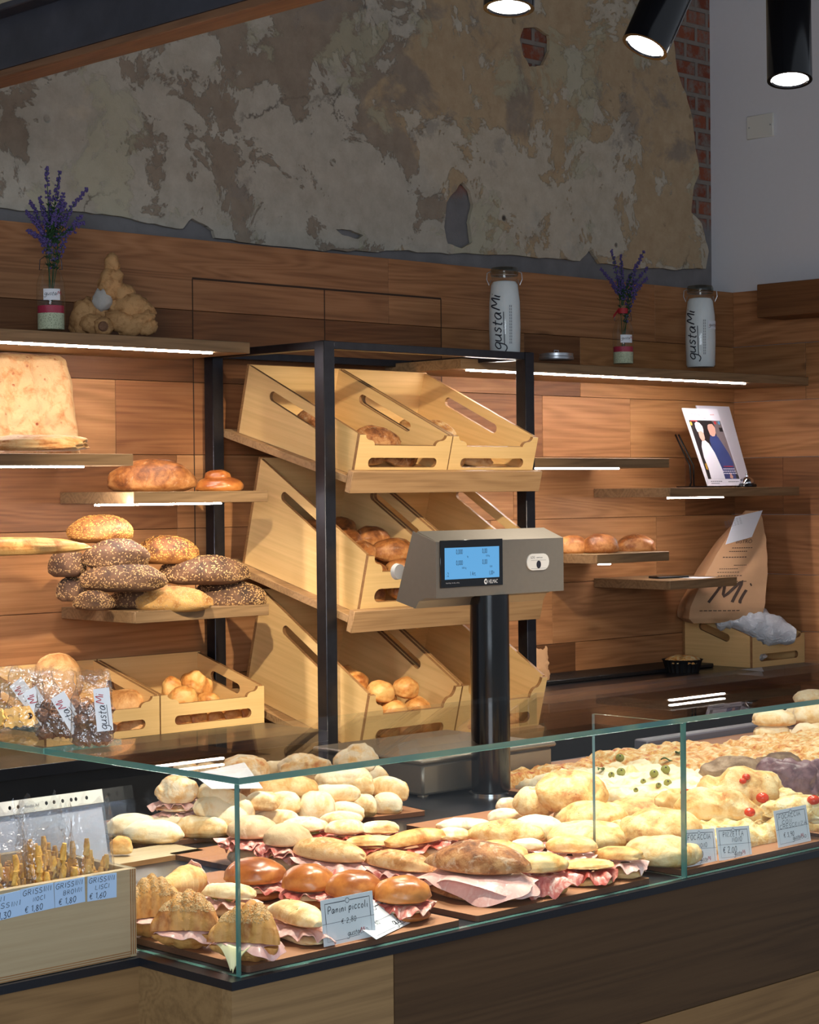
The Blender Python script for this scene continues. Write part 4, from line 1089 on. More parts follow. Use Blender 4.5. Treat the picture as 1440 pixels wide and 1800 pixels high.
# pale pastry cone behind them, twisted
p = onZ(ZB + 0.025, 312, 1556); t = thing('filled_pastry_cone', 'pale coiled pastry cone filled with ham, lying behind the croissants', 'pastry'); lay(t, p, 0.05, SCREEN_A + radians(60))
n = 60; mbc = tube_blob([(-0.045 + 0.10 * i / n, 0, 0.026) for i in range(n + 1)], [0.012 + 0.017 * min(1, i / n * 1.5) * (1.0 if i < n - 3 else 0.9) + 0.0016 * ((i * 7 / n) % 1) for i in range(n + 1)], 28, 2, 0.05)
mbc.build('pastry', M['golden'], t, angle=60)
ruffle(0.05, 0.05, 5, 0.01, 0.004, 6, 0.004, n=50).build('ham_slice', M['ham'], t).matrix_local = T(0.052, 0, 0.026) @ RY(radians(80))
def olive_bits(t, pts, r=0.0085, name='olive_piece'):
    for i, (x, y, z) in enumerate(pts):
        mb = MB(); vs, fs = ICO[2]; mb.add([V((x + q.x * r * 1.15, y + q.y * r, z + q.z * r)) for q in vs], fs); mb.build(name, M['olive'], t)
t = sandwich('olive_bread_sandwich', M['olive_bread'], 'ham', 'olive bread sandwich lying behind the two front croissants', 402, 1580, 92, 50, ZB, a=-30, ratio=0.55, dimple=3)
olive_bits(t, [(0.012, -0.015, 0.036), (-0.02, -0.012, 0.036)])
t = sandwich('olive_bread_sandwich', M['olive_bread'], 'ham', 'long olive bread sandwich pointing at the price card, ham hanging out', 521, 1616, 98, 62, ZB, a=-60, ratio=0.36, over=0.014, droop=0.018, dimple=3, top=0.66, lump=0.06)
olive_bits(t, [(0.03, -0.010, 0.050), (-0.035, 0.008, 0.052), (0.0, -0.014, 0.050)], 0.006)

# ---------------------------------------------------------------- filled rolls, middle boards
for lab, cx, cy, w_, h_, a in (('glazed brioche bun farthest left, behind the glass corner edge', 448, 1543, 104, 60, -10), ('second glazed brioche bun from the left', 542, 1556, 90, 64, -14),
                               ('third glazed brioche bun, right above the standing price card', 622, 1568, 94, 66, -12), ('rightmost glazed brioche bun, beside the big ham sandwich', 708, 1577, 96, 66, -10)):
    sandwich('brioche_sandwich', M['brioche'], 'cured', lab, cx, cy, w_, h_, ZB, a=a, ratio=0.86, sq=2.1, lump=0.05, top=0.64, gape=0.009, over=0.010, droop=0.010, crumb=True, lid_tilt=4, group='small filled brioche buns')
for lab, cx, cy, w_, h_, a in (('floury bun with cured ham at the left end of the middle board', 443, 1474, 84, 68, 10), ('floury bun with cured ham second from the left on the middle board', 506, 1488, 82, 70, -5)):
    sandwich('floury_bun_sandwich', M['floury'], ['cured', 'cured'], lab, cx, cy, w_, h_, ZB, a=a, ratio=0.8, sq=2.1, lump=0.05, top=0.55, gape=0.014, over=0.015, droop=0.012)
t = sandwich('olive_bread_sandwich', M['olive_bread'], 'salami', 'olive bread sandwich with a whole green olive on top', 536, 1462, 80, 46, ZB, a=0, ratio=0.6, dimple=2)
olive_bits(t, [(0.02, -0.006, 0.030)], 0.010, 'whole_olive')
t = sandwich('olive_bread_sandwich', M['olive_bread'], 'salami', 'olive bread sandwich behind the others at the back of the middle board', 599, 1450, 72, 40, ZB, a=8, ratio=0.6)
olive_bits(t, [(0.01, -0.012, 0.022)], 0.005)
t = sandwich('olive_bread_sandwich', M['olive_bread'], 'salami', 'olive bread sandwich with red salami, just above the rustic baguette sandwiches', 607, 1467, 70, 46, ZB, a=5, ratio=0.65)
olive_bits(t, [(-0.012, -0.012, 0.026)], 0.005)
sandwich('white_roll_sandwich', M['white_bread'], 'salami', 'small pale salami roll right of the olive breads', 667, 1467, 68, 42, ZB, a=6, ratio=0.6, over=0.014)
sandwich('flat_bread_sandwich', M['golden'], 'salami', 'flat golden salami sandwich lying low left of centre', 655, 1488, 92, 34, ZB, a=0, ratio=0.5)
sandwich('flat_bread_sandwich', M['golden'], 'salami', 'flat golden salami sandwich tilted up, beside the little pale rolls', 730, 1485, 102, 46, ZB + 0.008, a=22, ratio=0.42, tilt=(-6, 0))
sandwich('white_roll_sandwich', M['white_bread'], 'cured', 'little pale cured ham roll in front of the hand-slot board', 796, 1478, 64, 40, ZB, a=-10, ratio=0.6)
bread('flat_roll', M['white_bread'], 'flat pale roll wedged behind the big rustic ham sandwich', 'roll', 772, 1504, 78, 30, ZB, a=-12, ratio=0.5)
for lab, cx, cy, w_, h_, a in (('crusty baguette sandwich with ham, left of the two', 578, 1508, 128, 62, -40), ('crusty baguette sandwich with ham, right of the two', 703, 1526, 120, 56, -42)):
    sandwich('baguette_sandwich', M['ciabatta'], ['cured', 'ham'], lab, cx, cy, w_, h_, ZB, a=a, ratio=0.36, taper=0.35, top=0.62, over=0.012, droop=0.014, groove=0.22, lump=0.07, sq=2.6)
t = sandwich('rustic_ham_sandwich', M['rustic'], ['ham', 'ham'], 'big flour-dusted rustic sandwich with cooked ham in the middle of the front board', 842, 1556, 180, 88, ZB, a=-24, ratio=0.5, taper=0.55, top=0.62, gape=0.014, over=0.015, droop=0.030, waves=4, amp=0.003, lump=0.06, sq=2.1)
sandwich('bun_sandwich', M['golden'], 'cured', 'golden bun sandwich just right of the big rustic sandwich, cured ham spilling over the board', 953, 1543, 88, 62, ZB, a=22, ratio=0.62, over=0.020, droop=0.030, top=0.5, lid_tilt=3)
sandwich('bun_sandwich', M['golden'], 'cured', 'plump golden bun sandwich behind the big rustic sandwich', 872, 1506, 106, 50, ZB, a=-12, ratio=0.55, top=0.75)
sandwich('bun_sandwich', M['white_bread'], 'ham', 'pale small sandwich between the golden buns', 928, 1496, 58, 38, ZB, a=-12, ratio=0.6)
sandwich('bun_sandwich', M['golden'], 'ham', 'small round cooked ham sandwich under the front divider edge', 1004, 1499, 86, 52, ZB + 0.012, a=-5, ratio=0.66, over=0.014, droop=0.008, top=0.55)
sandwich('bun_sandwich', M['golden'], 'salami', 'flat little salami sandwich at the front edge of the board', 1034, 1543, 92, 38, ZB, a=6, ratio=0.7, over=0.012, amp=0.006, top=0.4)
sandwich('bun_sandwich', M['golden'], 'ham', 'rightmost small ham sandwich on the front board', 1088, 1519, 84, 46, ZB, a=-16, ratio=0.62, top=0.5)
sandwich('focaccia_sandwich', M['focaccia'], 'cured', 'golden lumpy focaccia sandwich, long one over the hand slot', 890, 1470, 128, 52, ZB + 0.004, a=-16, ratio=0.42, top=0.75, dimple=4)
sandwich('focaccia_sandwich', M['white_bread'], 'cured', 'pale end of a focaccia sandwich lying on the hand-slot board', 818, 1456, 98, 34, ZB, a=-5, ratio=0.5, top=0.8, dimple=2)
bread('flat_roll', M['white_bread'], 'pale flat bread behind the lumpy golden focaccia sandwich', 'bread', 945, 1455, 92, 50, ZB, a=0, ratio=0.75, dimple=2)
bread('flat_roll', M['white_bread'], 'small pale bread at the back of the hand-slot board', 'bread', 888, 1433, 60, 28, ZB, a=8, ratio=0.65)
bread('bread_piece', M['white_bread'], 'small cut end of white bread beside the scale pole', 'bread', 892, 1413, 38, 24, ZB, a=25, ratio=0.6, sq=3)

# ---------------------------------------------------------------- round focaccias in two stacks
def foc(label, cx, cy, w_, h_, z=None, Y=None, a=0, mat='focaccia', tilt=(0, 0), ratio=0.9, **k):
    return bread('round_focaccia', M[mat], label, 'focaccia', cx, cy, w_, h_, z, Y, a, ratio, tilt, 'round focaccias', sq=2.2, lump=0.07, dimple=k.pop('dimple', 3), flat=0.4, **k)
foc('bottom round focaccia of the middle stack', 1034, 1465, 136, 54, ZB)
foc('round focaccia in the middle of its stack, behind the divider edge', 1038, 1431, 130, 64, Y=2.86)
foc('herbed round focaccia tilted on top of the middle stack', 1005, 1386, 128, 66, Y=2.92, tilt=(0, 14), a=4)
foc('small filled focaccia leaning left of the middle stack', 940, 1406, 72, 54, Y=2.98, tilt=(8, 10))
foc('bottom round focaccia of the right stack behind the tilted price card', 1166, 1494, 132, 54, ZB)
foc('top round focaccia of the right stack, seen through two panes', 1160, 1449, 146, 66, Y=2.62, tilt=(0, 6))
foc('herbed focaccia lying behind the right stack', 1124, 1420, 120, 44, Y=2.92, mat='focaccia')

# ---------------------------------------------------------------- pile of white rolls, back left
WB = M['white_bread']
def wr(label, cx, cy, w_, h_, z=None, Y=None, a=0, ratio=0.5, tilt=(0, 0), mat=None, **k):
    q_ = random.Random(int(cx * 7 + cy)); k.setdefault('lump', 0.075); k.setdefault('sq', 2.7); k.setdefault('fine', 0.012); k.setdefault('groove', q_.choice((0, 0, 0.12, 0.18))); k.setdefault('pinch', q_.choice((0, 0, 0.08, 0.12)))
    k.setdefault('bend', q_.uniform(-0.15, 0.15)); k.setdefault('ls', 1.7)
    return bread('white_roll', mat or WB, label, 'roll', cx, cy, w_, h_, z, Y, a, ratio, tilt, 'pile of soft white rolls', **k)
wr('white roll at the far left end of the pile, behind another', 232, 1449, 92, 40, ZB, a=6, ratio=0.55)
wr('long white roll lying in front at the left end of the pile', 269, 1459, 104, 42, ZB, a=-6, taper=0.3)
wr('white roll in front of the pile left of the glass corner edge', 355, 1450, 96, 40, ZB, a=-8, taper=0.2)
wr('white roll slanting down to the right, second of the leaning pair', 394, 1428, 108, 50, Y=3.40, a=-4, ratio=0.45, tilt=(24, 0), taper=0.15)
wr('long white roll slanting down to the right on top of the leaning pair', 399, 1406, 106, 44, Y=3.41, a=-4, ratio=0.42, tilt=(22, 0), taper=0.1, pinch=0.08)
wr('pale roll at the bottom of the flat stack', 300, 1441, 76, 26, Y=3.50, ratio=0.8)
for lab, cy, w_, h_, a in (('third flat cheese bread of the stack at the left', 1426, 66, 26, 4), ('second flat cheese bread of the stack at the left', 1407, 74, 30, -4)):
    sandwich('flat_bread_sandwich', M['topped'], 'ham', lab, 312, cy, w_, h_, Y=3.50, a=a, ratio=0.85)
bread('topped_bread', M['topped'], 'cheese and tomato topped bread on top of the left flat stack', 'topped bread', 312, 1384, 72, 50, Y=3.49, ratio=0.85, lump=0.12, dimple=3)
bread('topped_bread', M['topped'], 'topped bread just showing above the left glass edge', 'topped bread', 326, 1350, 46, 26, Y=3.62, ratio=0.8)
bread('topped_bread', M['topped'], 'second topped bread just showing above the left glass edge', 'topped bread', 364, 1352, 44, 28, Y=3.64, ratio=0.8)
bread('topped_bread', M['topped'], 'large cheese and ham topped bread seen above the glass corner', 'topped bread', 428, 1352, 88, 58, Y=3.52, ratio=0.8, lump=0.13, dimple=2)
wr('pale roll between the topped breads above the glass edge', 484, 1350, 52, 30, Y=3.60)
bread('topped_bread', M['topped'], 'topped bread in the middle of the pile, seen above the glass edge', 'topped bread', 534, 1342, 94, 40, Y=3.54, ratio=0.6, lump=0.13, dimple=3)
bread('topped_bread', M['topped'], 'tomato topped bread at the right top of the pile', 'topped bread', 622, 1334, 78, 56, Y=3.48, ratio=0.7, lump=0.12, tilt=(-18, 0), dimple=2)
wr('long white roll with red ham at its end, under the glass edge', 500, 1380, 118, 40, Y=3.42, a=4, ratio=0.45, mat=M['golden'])
wr('broad white roll under the glass edge right of centre', 606, 1366, 104, 42, Y=3.44, a=8, ratio=0.55)
wr('white roll in the middle row of the pile, left', 462, 1406, 60, 34, Y=3.37, a=-6, ratio=0.6)
wr('white roll in the middle row of the pile beside the square one', 497, 1410, 66, 42, Y=3.38, a=-8, ratio=0.6)
wr('square puffy white roll in the middle of the pile', 556, 1418, 68, 62, Y=3.34, ratio=0.9, sq=3.0)
wr('white roll resting on others right of the square roll', 588, 1393, 88, 34, Y=3.36, a=10, ratio=0.42)
wr('short white roll near the right end of the pile', 636, 1380, 44, 38, Y=3.40, ratio=0.8)
wr('long white roll at the right end on top of the pile', 684, 1383, 74, 40, Y=3.38, a=-10, ratio=0.45, tilt=(10, 0))
wr('bottom white roll beneath the middle row', 486, 1438, 88, 34, Y=3.36, a=-4)
wr('bottom white roll in the shadow left of the middle', 448, 1428, 50, 38, Y=3.40)
wr('bottom white roll right of the square one', 605, 1425, 72, 38, Y=3.33, a=6)
wr('bottom white roll second from the right end', 637, 1414, 52, 40, Y=3.35, ratio=0.7)
wr('bottom white roll at the right end of the pile', 680, 1410, 56, 38, Y=3.36, ratio=0.6)
wr('golden roll end peeping out behind the breadstick bags', 213, 1484, 40, 32, Y=3.36, ratio=0.7, mat=M['golden'])
for cx, cy, w_, Y in ((420, 1440, 70, 3.48), (540, 1400, 80, 3.50), (610, 1400, 80, 3.50), (460, 1390, 80, 3.52), (380, 1395, 80, 3.55), (655, 1365, 60, 3.52), (560, 1370, 80, 3.56)):
    wr('white roll buried at the back of the pile, hardly visible', cx, cy, w_, 44, Y=Y)
# over-exposed price card lying on top of the pile
q = [onY(3.44, 338, 1360), onY(3.36, 372, 1386), onY(3.36, 462, 1385), onY(3.46, 430, 1340)]
mb = MB(); mb.add([tuple(p) for p in q] + [tuple(p - V((0, 0, 0.0012))) for p in q], [(0, 1, 2, 3), (7, 6, 5, 4), (0, 4, 5, 1), (1, 5, 6, 2), (2, 6, 7, 3), (3, 7, 4, 0)])
tag(mb.build('price_card', M['card'], smooth=False), 'blank white card lying on the pile of white rolls, lit brightly', 'card')
# ---------------------------------------------------------------- right end of the case: pizzas and topped focaccias
def slab_food(kind, mat, label, cat, corners, z, th, seed, bumps=0.010, n=56, group=None):
    """flat baked sheet with a lumpy top; corners = four ground points (x, y)"""
    c = [V((*p, 0)) for p in corners]; o = sum(c, V()) / 4
    def pos(u, v): return (c[0] * (1 - u) + c[1] * u) * (1 - v) + (c[3] * (1 - u) + c[2] * u) * v - o
    def top(u, v):
        p = pos(u, v)
        e = min(u, 1 - u, v, 1 - v); rim = 1 - max(0, 1 - e / 0.07) ** 2
        k = 1 + 0.03 * noise.noise((u * 6 + seed, v * 6, seed))
        h = th * (0.25 + 0.75 * rim) + bumps * rim * (noise.noise((p.x * 22 + seed, p.y * 22, seed)) + 0.7 * noise.noise((p.x * 50, p.y * 50 + seed, seed)))
        return (p.x * k, p.y * k, max(0.003, h))
    mb = MB(); mb.grid(top, n, n)
    N = n + 1
    ring = [i * N for i in range(N)] + [n * N + j for j in range(1, N)] + [i * N + n for i in range(n - 1, -1, -1)] + [j for j in range(n - 1, 0, -1)]
    b0 = len(mb.v); mb.v += [V((mb.v[i].x, mb.v[i].y, 0)) for i in ring]; m = len(ring)
    for i in range(m):
        j = (i + 1) % m; mb.f.append([ring[j], ring[i], b0 + i, b0 + j]); mb.mi.append(0); mb.tone.append((1, 1, 1)); mb.off.append((0, 0, 0))
    mb.f.append([b0 + i for i in range(m)]); mb.mi.append(0); mb.tone.append((1, 1, 1)); mb.off.append((0, 0, 0))
    ob = mb.build(kind, M[mat], angle=60); ob.location = (o.x, o.y, z)
    tag(ob, label, cat, group)
    return ob, o, BVHTree.FromPolygons([tuple(q) for q in mb.v], mb.f)
def ball(parent, name, mat, p, r, sq=1.0, sub=2):
    vs, fs = ICO[sub]; mb = MB(); mb.add([V((p[0] + q.x * r, p[1] + q.y * r, p[2] + q.z * r * sq)) for q in vs], fs)
    return mb.build(name, M[mat], parent)
def gxy(px, py, z): p = onZ(z, px, py); return (p.x, p.y)
zt = ZB + 0.024
ol, oc, olb = slab_food('olive_focaccia_sheet', 'white_bread', 'pale cheese focaccia sheet dotted with green olives and basil', 'focaccia', [(3.60, 2.86), (4.02, 2.84), (4.05, 3.38), (3.62, 3.40)], ZB, 0.030, 4, 0.014)
def hit(bvh, o, px, py):
    """where the line of sight meets a sheet, in the sheet's own axes"""
    org = CAMP - V((o.x, o.y, ZB)); d = ray(px, py).normalized()
    h = bvh.ray_cast(org, d)
    return h[0] if h[0] is not None else onZ(ZB + 0.03, px, py) - V((o.x, o.y, ZB))
def whole_olive(px, py, r=0.0105):
    p = hit(olb, oc, px, py + 4) + V((0, 0, r * 0.5))
    o = ball(ol, 'olive', 'olive', p, r, 0.95, 3)
    MB().lathe([(0.0025, 0), (0.0022, 0.0015)], 10, T(p.x - r * 0.55, p.y - r * 0.55, p.z + r * 0.55) @ RX(0.6)).build('pit_hole', M['groove'], o)
for px, py, r in ((1090, 1332, 0.0115), (1092, 1357, 0.011), (1150, 1360, 0.011), (1170, 1353, 0.012), (1131, 1372, 0.007), (1158, 1379, 0.007), (1174, 1376, 0.010), (1118, 1387, 0.006), (1075, 1361, 0.008)):
    whole_olive(px, py, r)
def leaf(parent, o, bvh, px, py, L, a):
    p = hit(bvh, o, px, py + 3) + V((0, 0, 0.003)); m = MB()
    m.grid(lambda u, v: ((u - 0.5) * L, (v - 0.5) * L * 0.5 * sin(pi * min(0.97, max(0.03, u))), 0.004 * sin(u * 5) + 0.006 * abs(v - 0.5)), 12, 6, M=T(*p) @ RZ(a), thick=0.0006)
    m.build('basil_leaf', M['leaf'], parent)
leaf(ol, oc, olb, 1057, 1352, 0.035, 0.3); leaf(ol, oc, olb, 1172, 1335, 0.03, -0.8)
pz, pc, pzb = slab_food('cheese_pizza_sheet', 'pizza', 'orange and gold cheese pizza sheet at the back right of the case', 'pizza', [(4.06, 3.06), (4.46, 3.04), (4.48, 3.55), (4.07, 3.58)], ZB, 0.030, 9, 0.012)
leaf(pz, pc, pzb, 1192, 1323, 0.03, 0.9)
pz2, pc2, pzb2 = slab_food('cheese_pizza_slice', 'pizza', 'square of cheese pizza beside the scale, under the herbed focaccia', 'pizza', [(3.60, 3.41), (4.03, 3.395), (4.03, 3.485), (3.60, 3.49)], ZB, 0.028, 12, 0.012, 36)
cf2, cc2, cfb2 = slab_food('crescenza_focaccia', 'cream_focaccia', 'second creamy yellow focaccia sheet at the right edge of the photo', 'focaccia', [(3.60, 2.50), (4.0, 2.49), (4.0, 2.80), (3.60, 2.80)], ZB, 0.034, 27, 0.016, 48)
pz3, pc3, pzb3 = slab_food('cheese_pizza_sheet', 'pizza', 'pizza sheet behind the dark focaccias at the far right', 'pizza', [(4.51, 2.98), (4.9, 2.95), (4.95, 3.45), (4.53, 3.48)], ZB, 0.030, 15, 0.012, 40)
for px, py in ((1432, 1326), (1412, 1330), (1392, 1328)):
    ball(pz3, 'tomato_piece', 'tomato', hit(pzb3, pc3, px, py), 0.010, 0.5)
cf, cc, cfb = slab_food('crescenza_focaccia', 'cream_focaccia', 'creamy yellow cheese focaccia sheet behind the price cards', 'focaccia', [(3.20, 2.50), (3.545, 2.49), (3.545, 2.76), (3.24, 2.80)], ZB, 0.034, 21, 0.016, 64)
def tomato_foc(label, cx, cy, w_, h_, z, a, toms, ratio=0.6, tilt=(0, 0), mat='focaccia', Y=None, **k):
    o = bread('tomato_focaccia', M[mat], label, 'focaccia', cx, cy, w_, h_, z, Y, a, ratio, tilt, 'focaccias with cherry tomatoes', lump=0.13, dimple=5, **k)
    inv = (T(*o.location) @ o.rotation_euler.to_matrix().to_4x4()).inverted()
    bv = BVHTree.FromPolygons([tuple(q) for q in LAST[0].v], LAST[0].f)
    for px, py, r in toms:
        h = bv.ray_cast(inv @ CAMP, inv.to_3x3() @ ray(px, py))
        if h[0] is not None: ball(o, 'cherry_tomato', 'tomato', h[0] + h[1] * r * 0.1, r, 0.8, 3)
    return o
tomato_foc('long rolled edge focaccia with tomatoes in front of the purple ones', 1262, 1412, 128, 58, ZB + 0.032, -22, [(1318, 1428, 0.012)], 0.36)
tomato_foc('plump browned focaccia with tomatoes, tallest of the tomato focaccias', 1300, 1381, 140, 72, ZB + 0.042, -8, [(1312, 1366, 0.009), (1306, 1373, 0.008), (1340, 1402, 0.014)], 0.62)
tomato_foc('pale tomato focaccia half hidden behind the front glass edge', 1196, 1402, 84, 40, ZB + 0.03, -10, [(1205, 1394, 0.011)], 0.6, mat='golden')
tomato_foc('golden focaccia piece under the long rolled edge one', 1225, 1418, 78, 38, ZB + 0.02, -20, [], 0.5)
tomato_foc('herbed focaccia with a cherry tomato at the right edge of the photo', 1400, 1418, 120, 44, ZB + 0.034, -4, [(1430, 1408, 0.014), (1392, 1424, 0.007)], 0.55, mat='cream_focaccia')
tomato_foc('lumpy yellow focaccia right of the crescenza price card', 1438, 1446, 44, 50, ZB + 0.03, 0, [], 0.8, mat='cream_focaccia')
tomato_foc('small yellow focaccia above the crescenza price card', 1385, 1400, 60, 30, ZB + 0.05, 0, [], 0.7, mat='cream_focaccia')
bread('grey_focaccia', M['taupe'], 'grey-brown seeded focaccia left of the purple ones', 'focaccia', 1290, 1349, 110, 44, ZB + 0.034, None, -3, 0.6, lump=0.12, dimple=4)
bread('grey_focaccia', M['taupe'], 'grey-brown focaccia lying behind the purple ones', 'focaccia', 1368, 1336, 80, 30, ZB + 0.034, None, 0, 0.6, lump=0.12, dimple=3)
bread('purple_focaccia', M['purple'], 'purple dimpled focaccia, the whole one', 'focaccia', 1386, 1366, 100, 76, ZB + 0.030, None, -6, 0.8, lump=0.14, dimple=9, sub=5)
bread('purple_focaccia', M['purple'], 'purple dimpled focaccia cut off by the right edge of the photo', 'focaccia', 1438, 1364, 80, 66, ZB + 0.030, None, 4, 0.8, lump=0.14, dimple=8, sub=5)
def sr(label, cx, cy, w_, h_, Y, a=0, **k):
    return bread('stacked_bread', M['white_bread'], label, 'bread', cx, cy, w_, h_, None, Y, a, k.pop('ratio', 0.7), k.pop('tilt', (0, 0)), 'stack of pale breads at the right', lump=0.08, **k)
sr('bottom bread of the left stack at the right edge', 1342, 1304, 80, 28, 3.50)
sr('middle bread of the left stack at the right edge', 1357, 1284, 64, 28, 3.50, dimple=1)
sr('top bread of the left stack at the right edge', 1361, 1260, 78, 30, 3.50)
sr('lower bread cut off by the right edge, second stack', 1426, 1286, 72, 38, 3.46, dimple=2)
sr('bread cut off by the right edge under the glass edge', 1430, 1252, 74, 40, 3.50)
sr('topmost bread at the right edge, seen over the glass edge', 1426, 1224, 64, 26, 3.56)
sr('flat pale bread lying in front of the stacks at the right edge', 1416, 1316, 86, 34, 3.36, ratio=0.6)
sr('bread hidden between the two stacks', 1392, 1296, 40, 30, 3.56)
sr('bread hidden at the top between the two stacks', 1400, 1256, 46, 34, 3.60)
tray = MB().box((4.45, 3.665, ZC + 0.0005), (5.5, 3.715, ZC + 0.03), bev=0.004)
tag(tray.build('grey_tray', simple('grey_tray_plastic', lin(96, 92, 102), 0.5)), 'low grey strip tray along the back of the case at the right', 'tray')

# ---------------------------------------------------------------- bread in the crates
def inside(crate_, x, y, n):      # point inside a crate (its own axes) -> world
    return crate_.matrix_basis @ V((x, y, n))
def rolls_in(crate_, kind, mat, label, cat, group, spec, L, ratio, H, **k):
    protos = []
    for s_ in range(3):
        protos.append((blob(L * (0.94 + 0.06 * s_), L * ratio, H, 40 + s_ + len(GROUPS), **k)).mesh(kind, mat))
    GROUPS[len(GROUPS) + 1] = 1
    rnd = random.Random(len(spec) * 7 + int(L * 1000))
    for i, (x, y, n, a) in enumerate(spec):
        o = bpy.data.objects.new(kind, protos[i % 3]); COL.objects.link(o)
        o.location = inside(crate_, x, y, n)
        e = crate_.rotation_euler.to_matrix() @ Euler((rnd.uniform(-0.2, 0.2), rnd.uniform(-0.2, 0.2), radians(a))).to_matrix()
        o.rotation_euler = e.to_euler()
        tag(o, label, cat, group)
c00, c01, c10, c11, c20, c21 = CR
rolls_in(c00, 'rustic_loaf', M['rustic'], 'dark crusted rustic loaf in the left crate on the top tray', 'loaf', 'rustic loaves in the top left crate', [(0.13, 0.10, 0.010, 10), (0.29, 0.11, 0.010, 20), (0.21, 0.14, 0.062, 4), (0.12, 0.30, 0.010, 70), (0.28, 0.30, 0.010, 80), (0.15, 0.40, 0.062, 60)], 0.20, 0.5, 0.068, taper=0.4, groove=0.2)
rolls_in(c01, 'rustic_roll', M['ciabatta'], 'crusty pale brown roll in the right crate on the top tray', 'roll', 'crusty rolls in the top right crate', [(0.10, 0.08, 0.010, 20), (0.20, 0.09, 0.010, -30), (0.11, 0.20, 0.010, 70), (0.22, 0.24, 0.010, 60), (0.10, 0.17, 0.06, 60), (0.17, 0.25, 0.07, 100), (0.12, 0.32, 0.06, 80)], 0.15, 0.5, 0.06, taper=0.35, groove=0.2)
rolls_in(c10, 'brown_roll', M['brown_crust'], 'shiny brown roll in the left crate on the middle tray', 'roll', 'brown rolls in the middle left crate', [(0.10, 0.09, 0.010, 0), (0.27, 0.09, 0.010, 10), (0.12, 0.22, 0.010, 30), (0.27, 0.22, 0.010, 60), (0.10, 0.08, 0.075, 14), (0.28, 0.10, 0.075, -10), (0.17, 0.20, 0.075, 40), (0.30, 0.23, 0.075, 20), (0.10, 0.30, 0.07, 60), (0.23, 0.33, 0.07, 10), (0.12, 0.42, 0.07, 50), (0.28, 0.44, 0.07, 70),
          (0.09, 0.13, 0.130, 22), (0.26, 0.16, 0.130, -16), (0.15, 0.27, 0.135, 48), (0.29, 0.30, 0.13, 5), (0.12, 0.40, 0.13, 70), (0.26, 0.42, 0.13, 33)], 0.165, 0.58, 0.072, taper=0.3)
rolls_in(c11, 'brown_roll', M['brown_crust'], 'brown roll in the right crate on the middle tray, mostly hidden', 'roll', 'brown rolls in the middle right crate', [(0.12, 0.10, 0.010, 0), (0.28, 0.10, 0.010, 10), (0.12, 0.24, 0.010, 30)], 0.165, 0.58, 0.072, taper=0.3)
rolls_in(c20, 'round_bun', M['roll_tan'], 'small round bun in the left crate on the bottom tray', 'bun', 'round buns in the bottom left crate', [(0.07, 0.07, 0.010, 0), (0.17, 0.07, 0.010, 40), (0.27, 0.07, 0.010, 0), (0.36, 0.08, 0.010, 0), (0.08, 0.17, 0.010, 0), (0.19, 0.17, 0.010, 0), (0.30, 0.18, 0.010, 0), (0.09, 0.09, 0.068, 30), (0.20, 0.08, 0.068, 0), (0.31, 0.09, 0.068, 0), (0.13, 0.19, 0.068, 0), (0.25, 0.19, 0.068, 20), (0.12, 0.28, 0.05, 0), (0.22, 0.29, 0.06, 0),
          (0.16, 0.12, 0.125, 0), (0.28, 0.13, 0.125, 10), (0.15, 0.23, 0.12, 0), (0.09, 0.31, 0.11, 0), (0.19, 0.32, 0.11, 0)], 0.092, 0.85, 0.066)
rolls_in(c21, 'round_bun', M['roll_tan'], 'small round bun in the right crate on the bottom tray, hidden behind the scale pole', 'bun', 'round buns in the bottom right crate', [(0.10, 0.10, 0.010, 0), (0.22, 0.09, 0.010, 40), (0.33, 0.12, 0.010, 0)], 0.092, 0.85, 0.066)
# golden twisted rolls in the low crate on the left
rr = lambda lab, cx, cy, w_, h_, Y, a=0, **k: bread('golden_roll', M['roll_tan'], lab, 'roll', cx, cy, w_, h_, None, Y, a, k.pop('ratio', 0.7), k.pop('tilt', (0, 0)), 'golden rolls in the low crate', **k)
rr('big knotted golden roll on top in the low crate beside the rack', 347, 1202, 52, 52, 5.22, 60, lump=0.14, pinch=0.2, tilt=(30, 0))
rr('round golden roll in front in the low crate beside the rack', 322, 1222, 52, 36, 5.12, 10)
rr('golden roll at the left in the low crate beside the rack', 302, 1208, 34, 42, 5.17, 30)
rr('golden roll lying right in the low crate beside the rack', 366, 1230, 44, 30, 5.14, -10)
for cx, cy in ((315, 1266), (345, 1264), (375, 1264), (405, 1258), (432, 1254)): rr('golden roll at the bottom of the low crate, seen through its slot', cx, cy, 44, 40, 5.10, 20)
bl = lambda lab, cx, cy, w_, h_, Y, a=0: bread('sesame_loaf', M['sesame_loaf'], lab, 'loaf', cx, cy, w_, h_, None, Y, a, 0.75, (0, 0), 'sesame loaves', lump=0.05, groove=0.12, sub=4)
bl('big sesame loaf standing high behind the bags of biscuits', 101, 1186, 86, 84, 5.22, 20)
bl('sesame loaf in the low crate, right of the bags of biscuits', 218, 1236, 82, 58, 5.16, -20)
bl('sesame loaf at the bottom of the low crate, seen through its slot', 226, 1278, 70, 48, 5.10, 0)
bl('sesame loaf in the low crate hidden behind the bags of biscuits', 130, 1250, 90, 60, 5.14, 0)

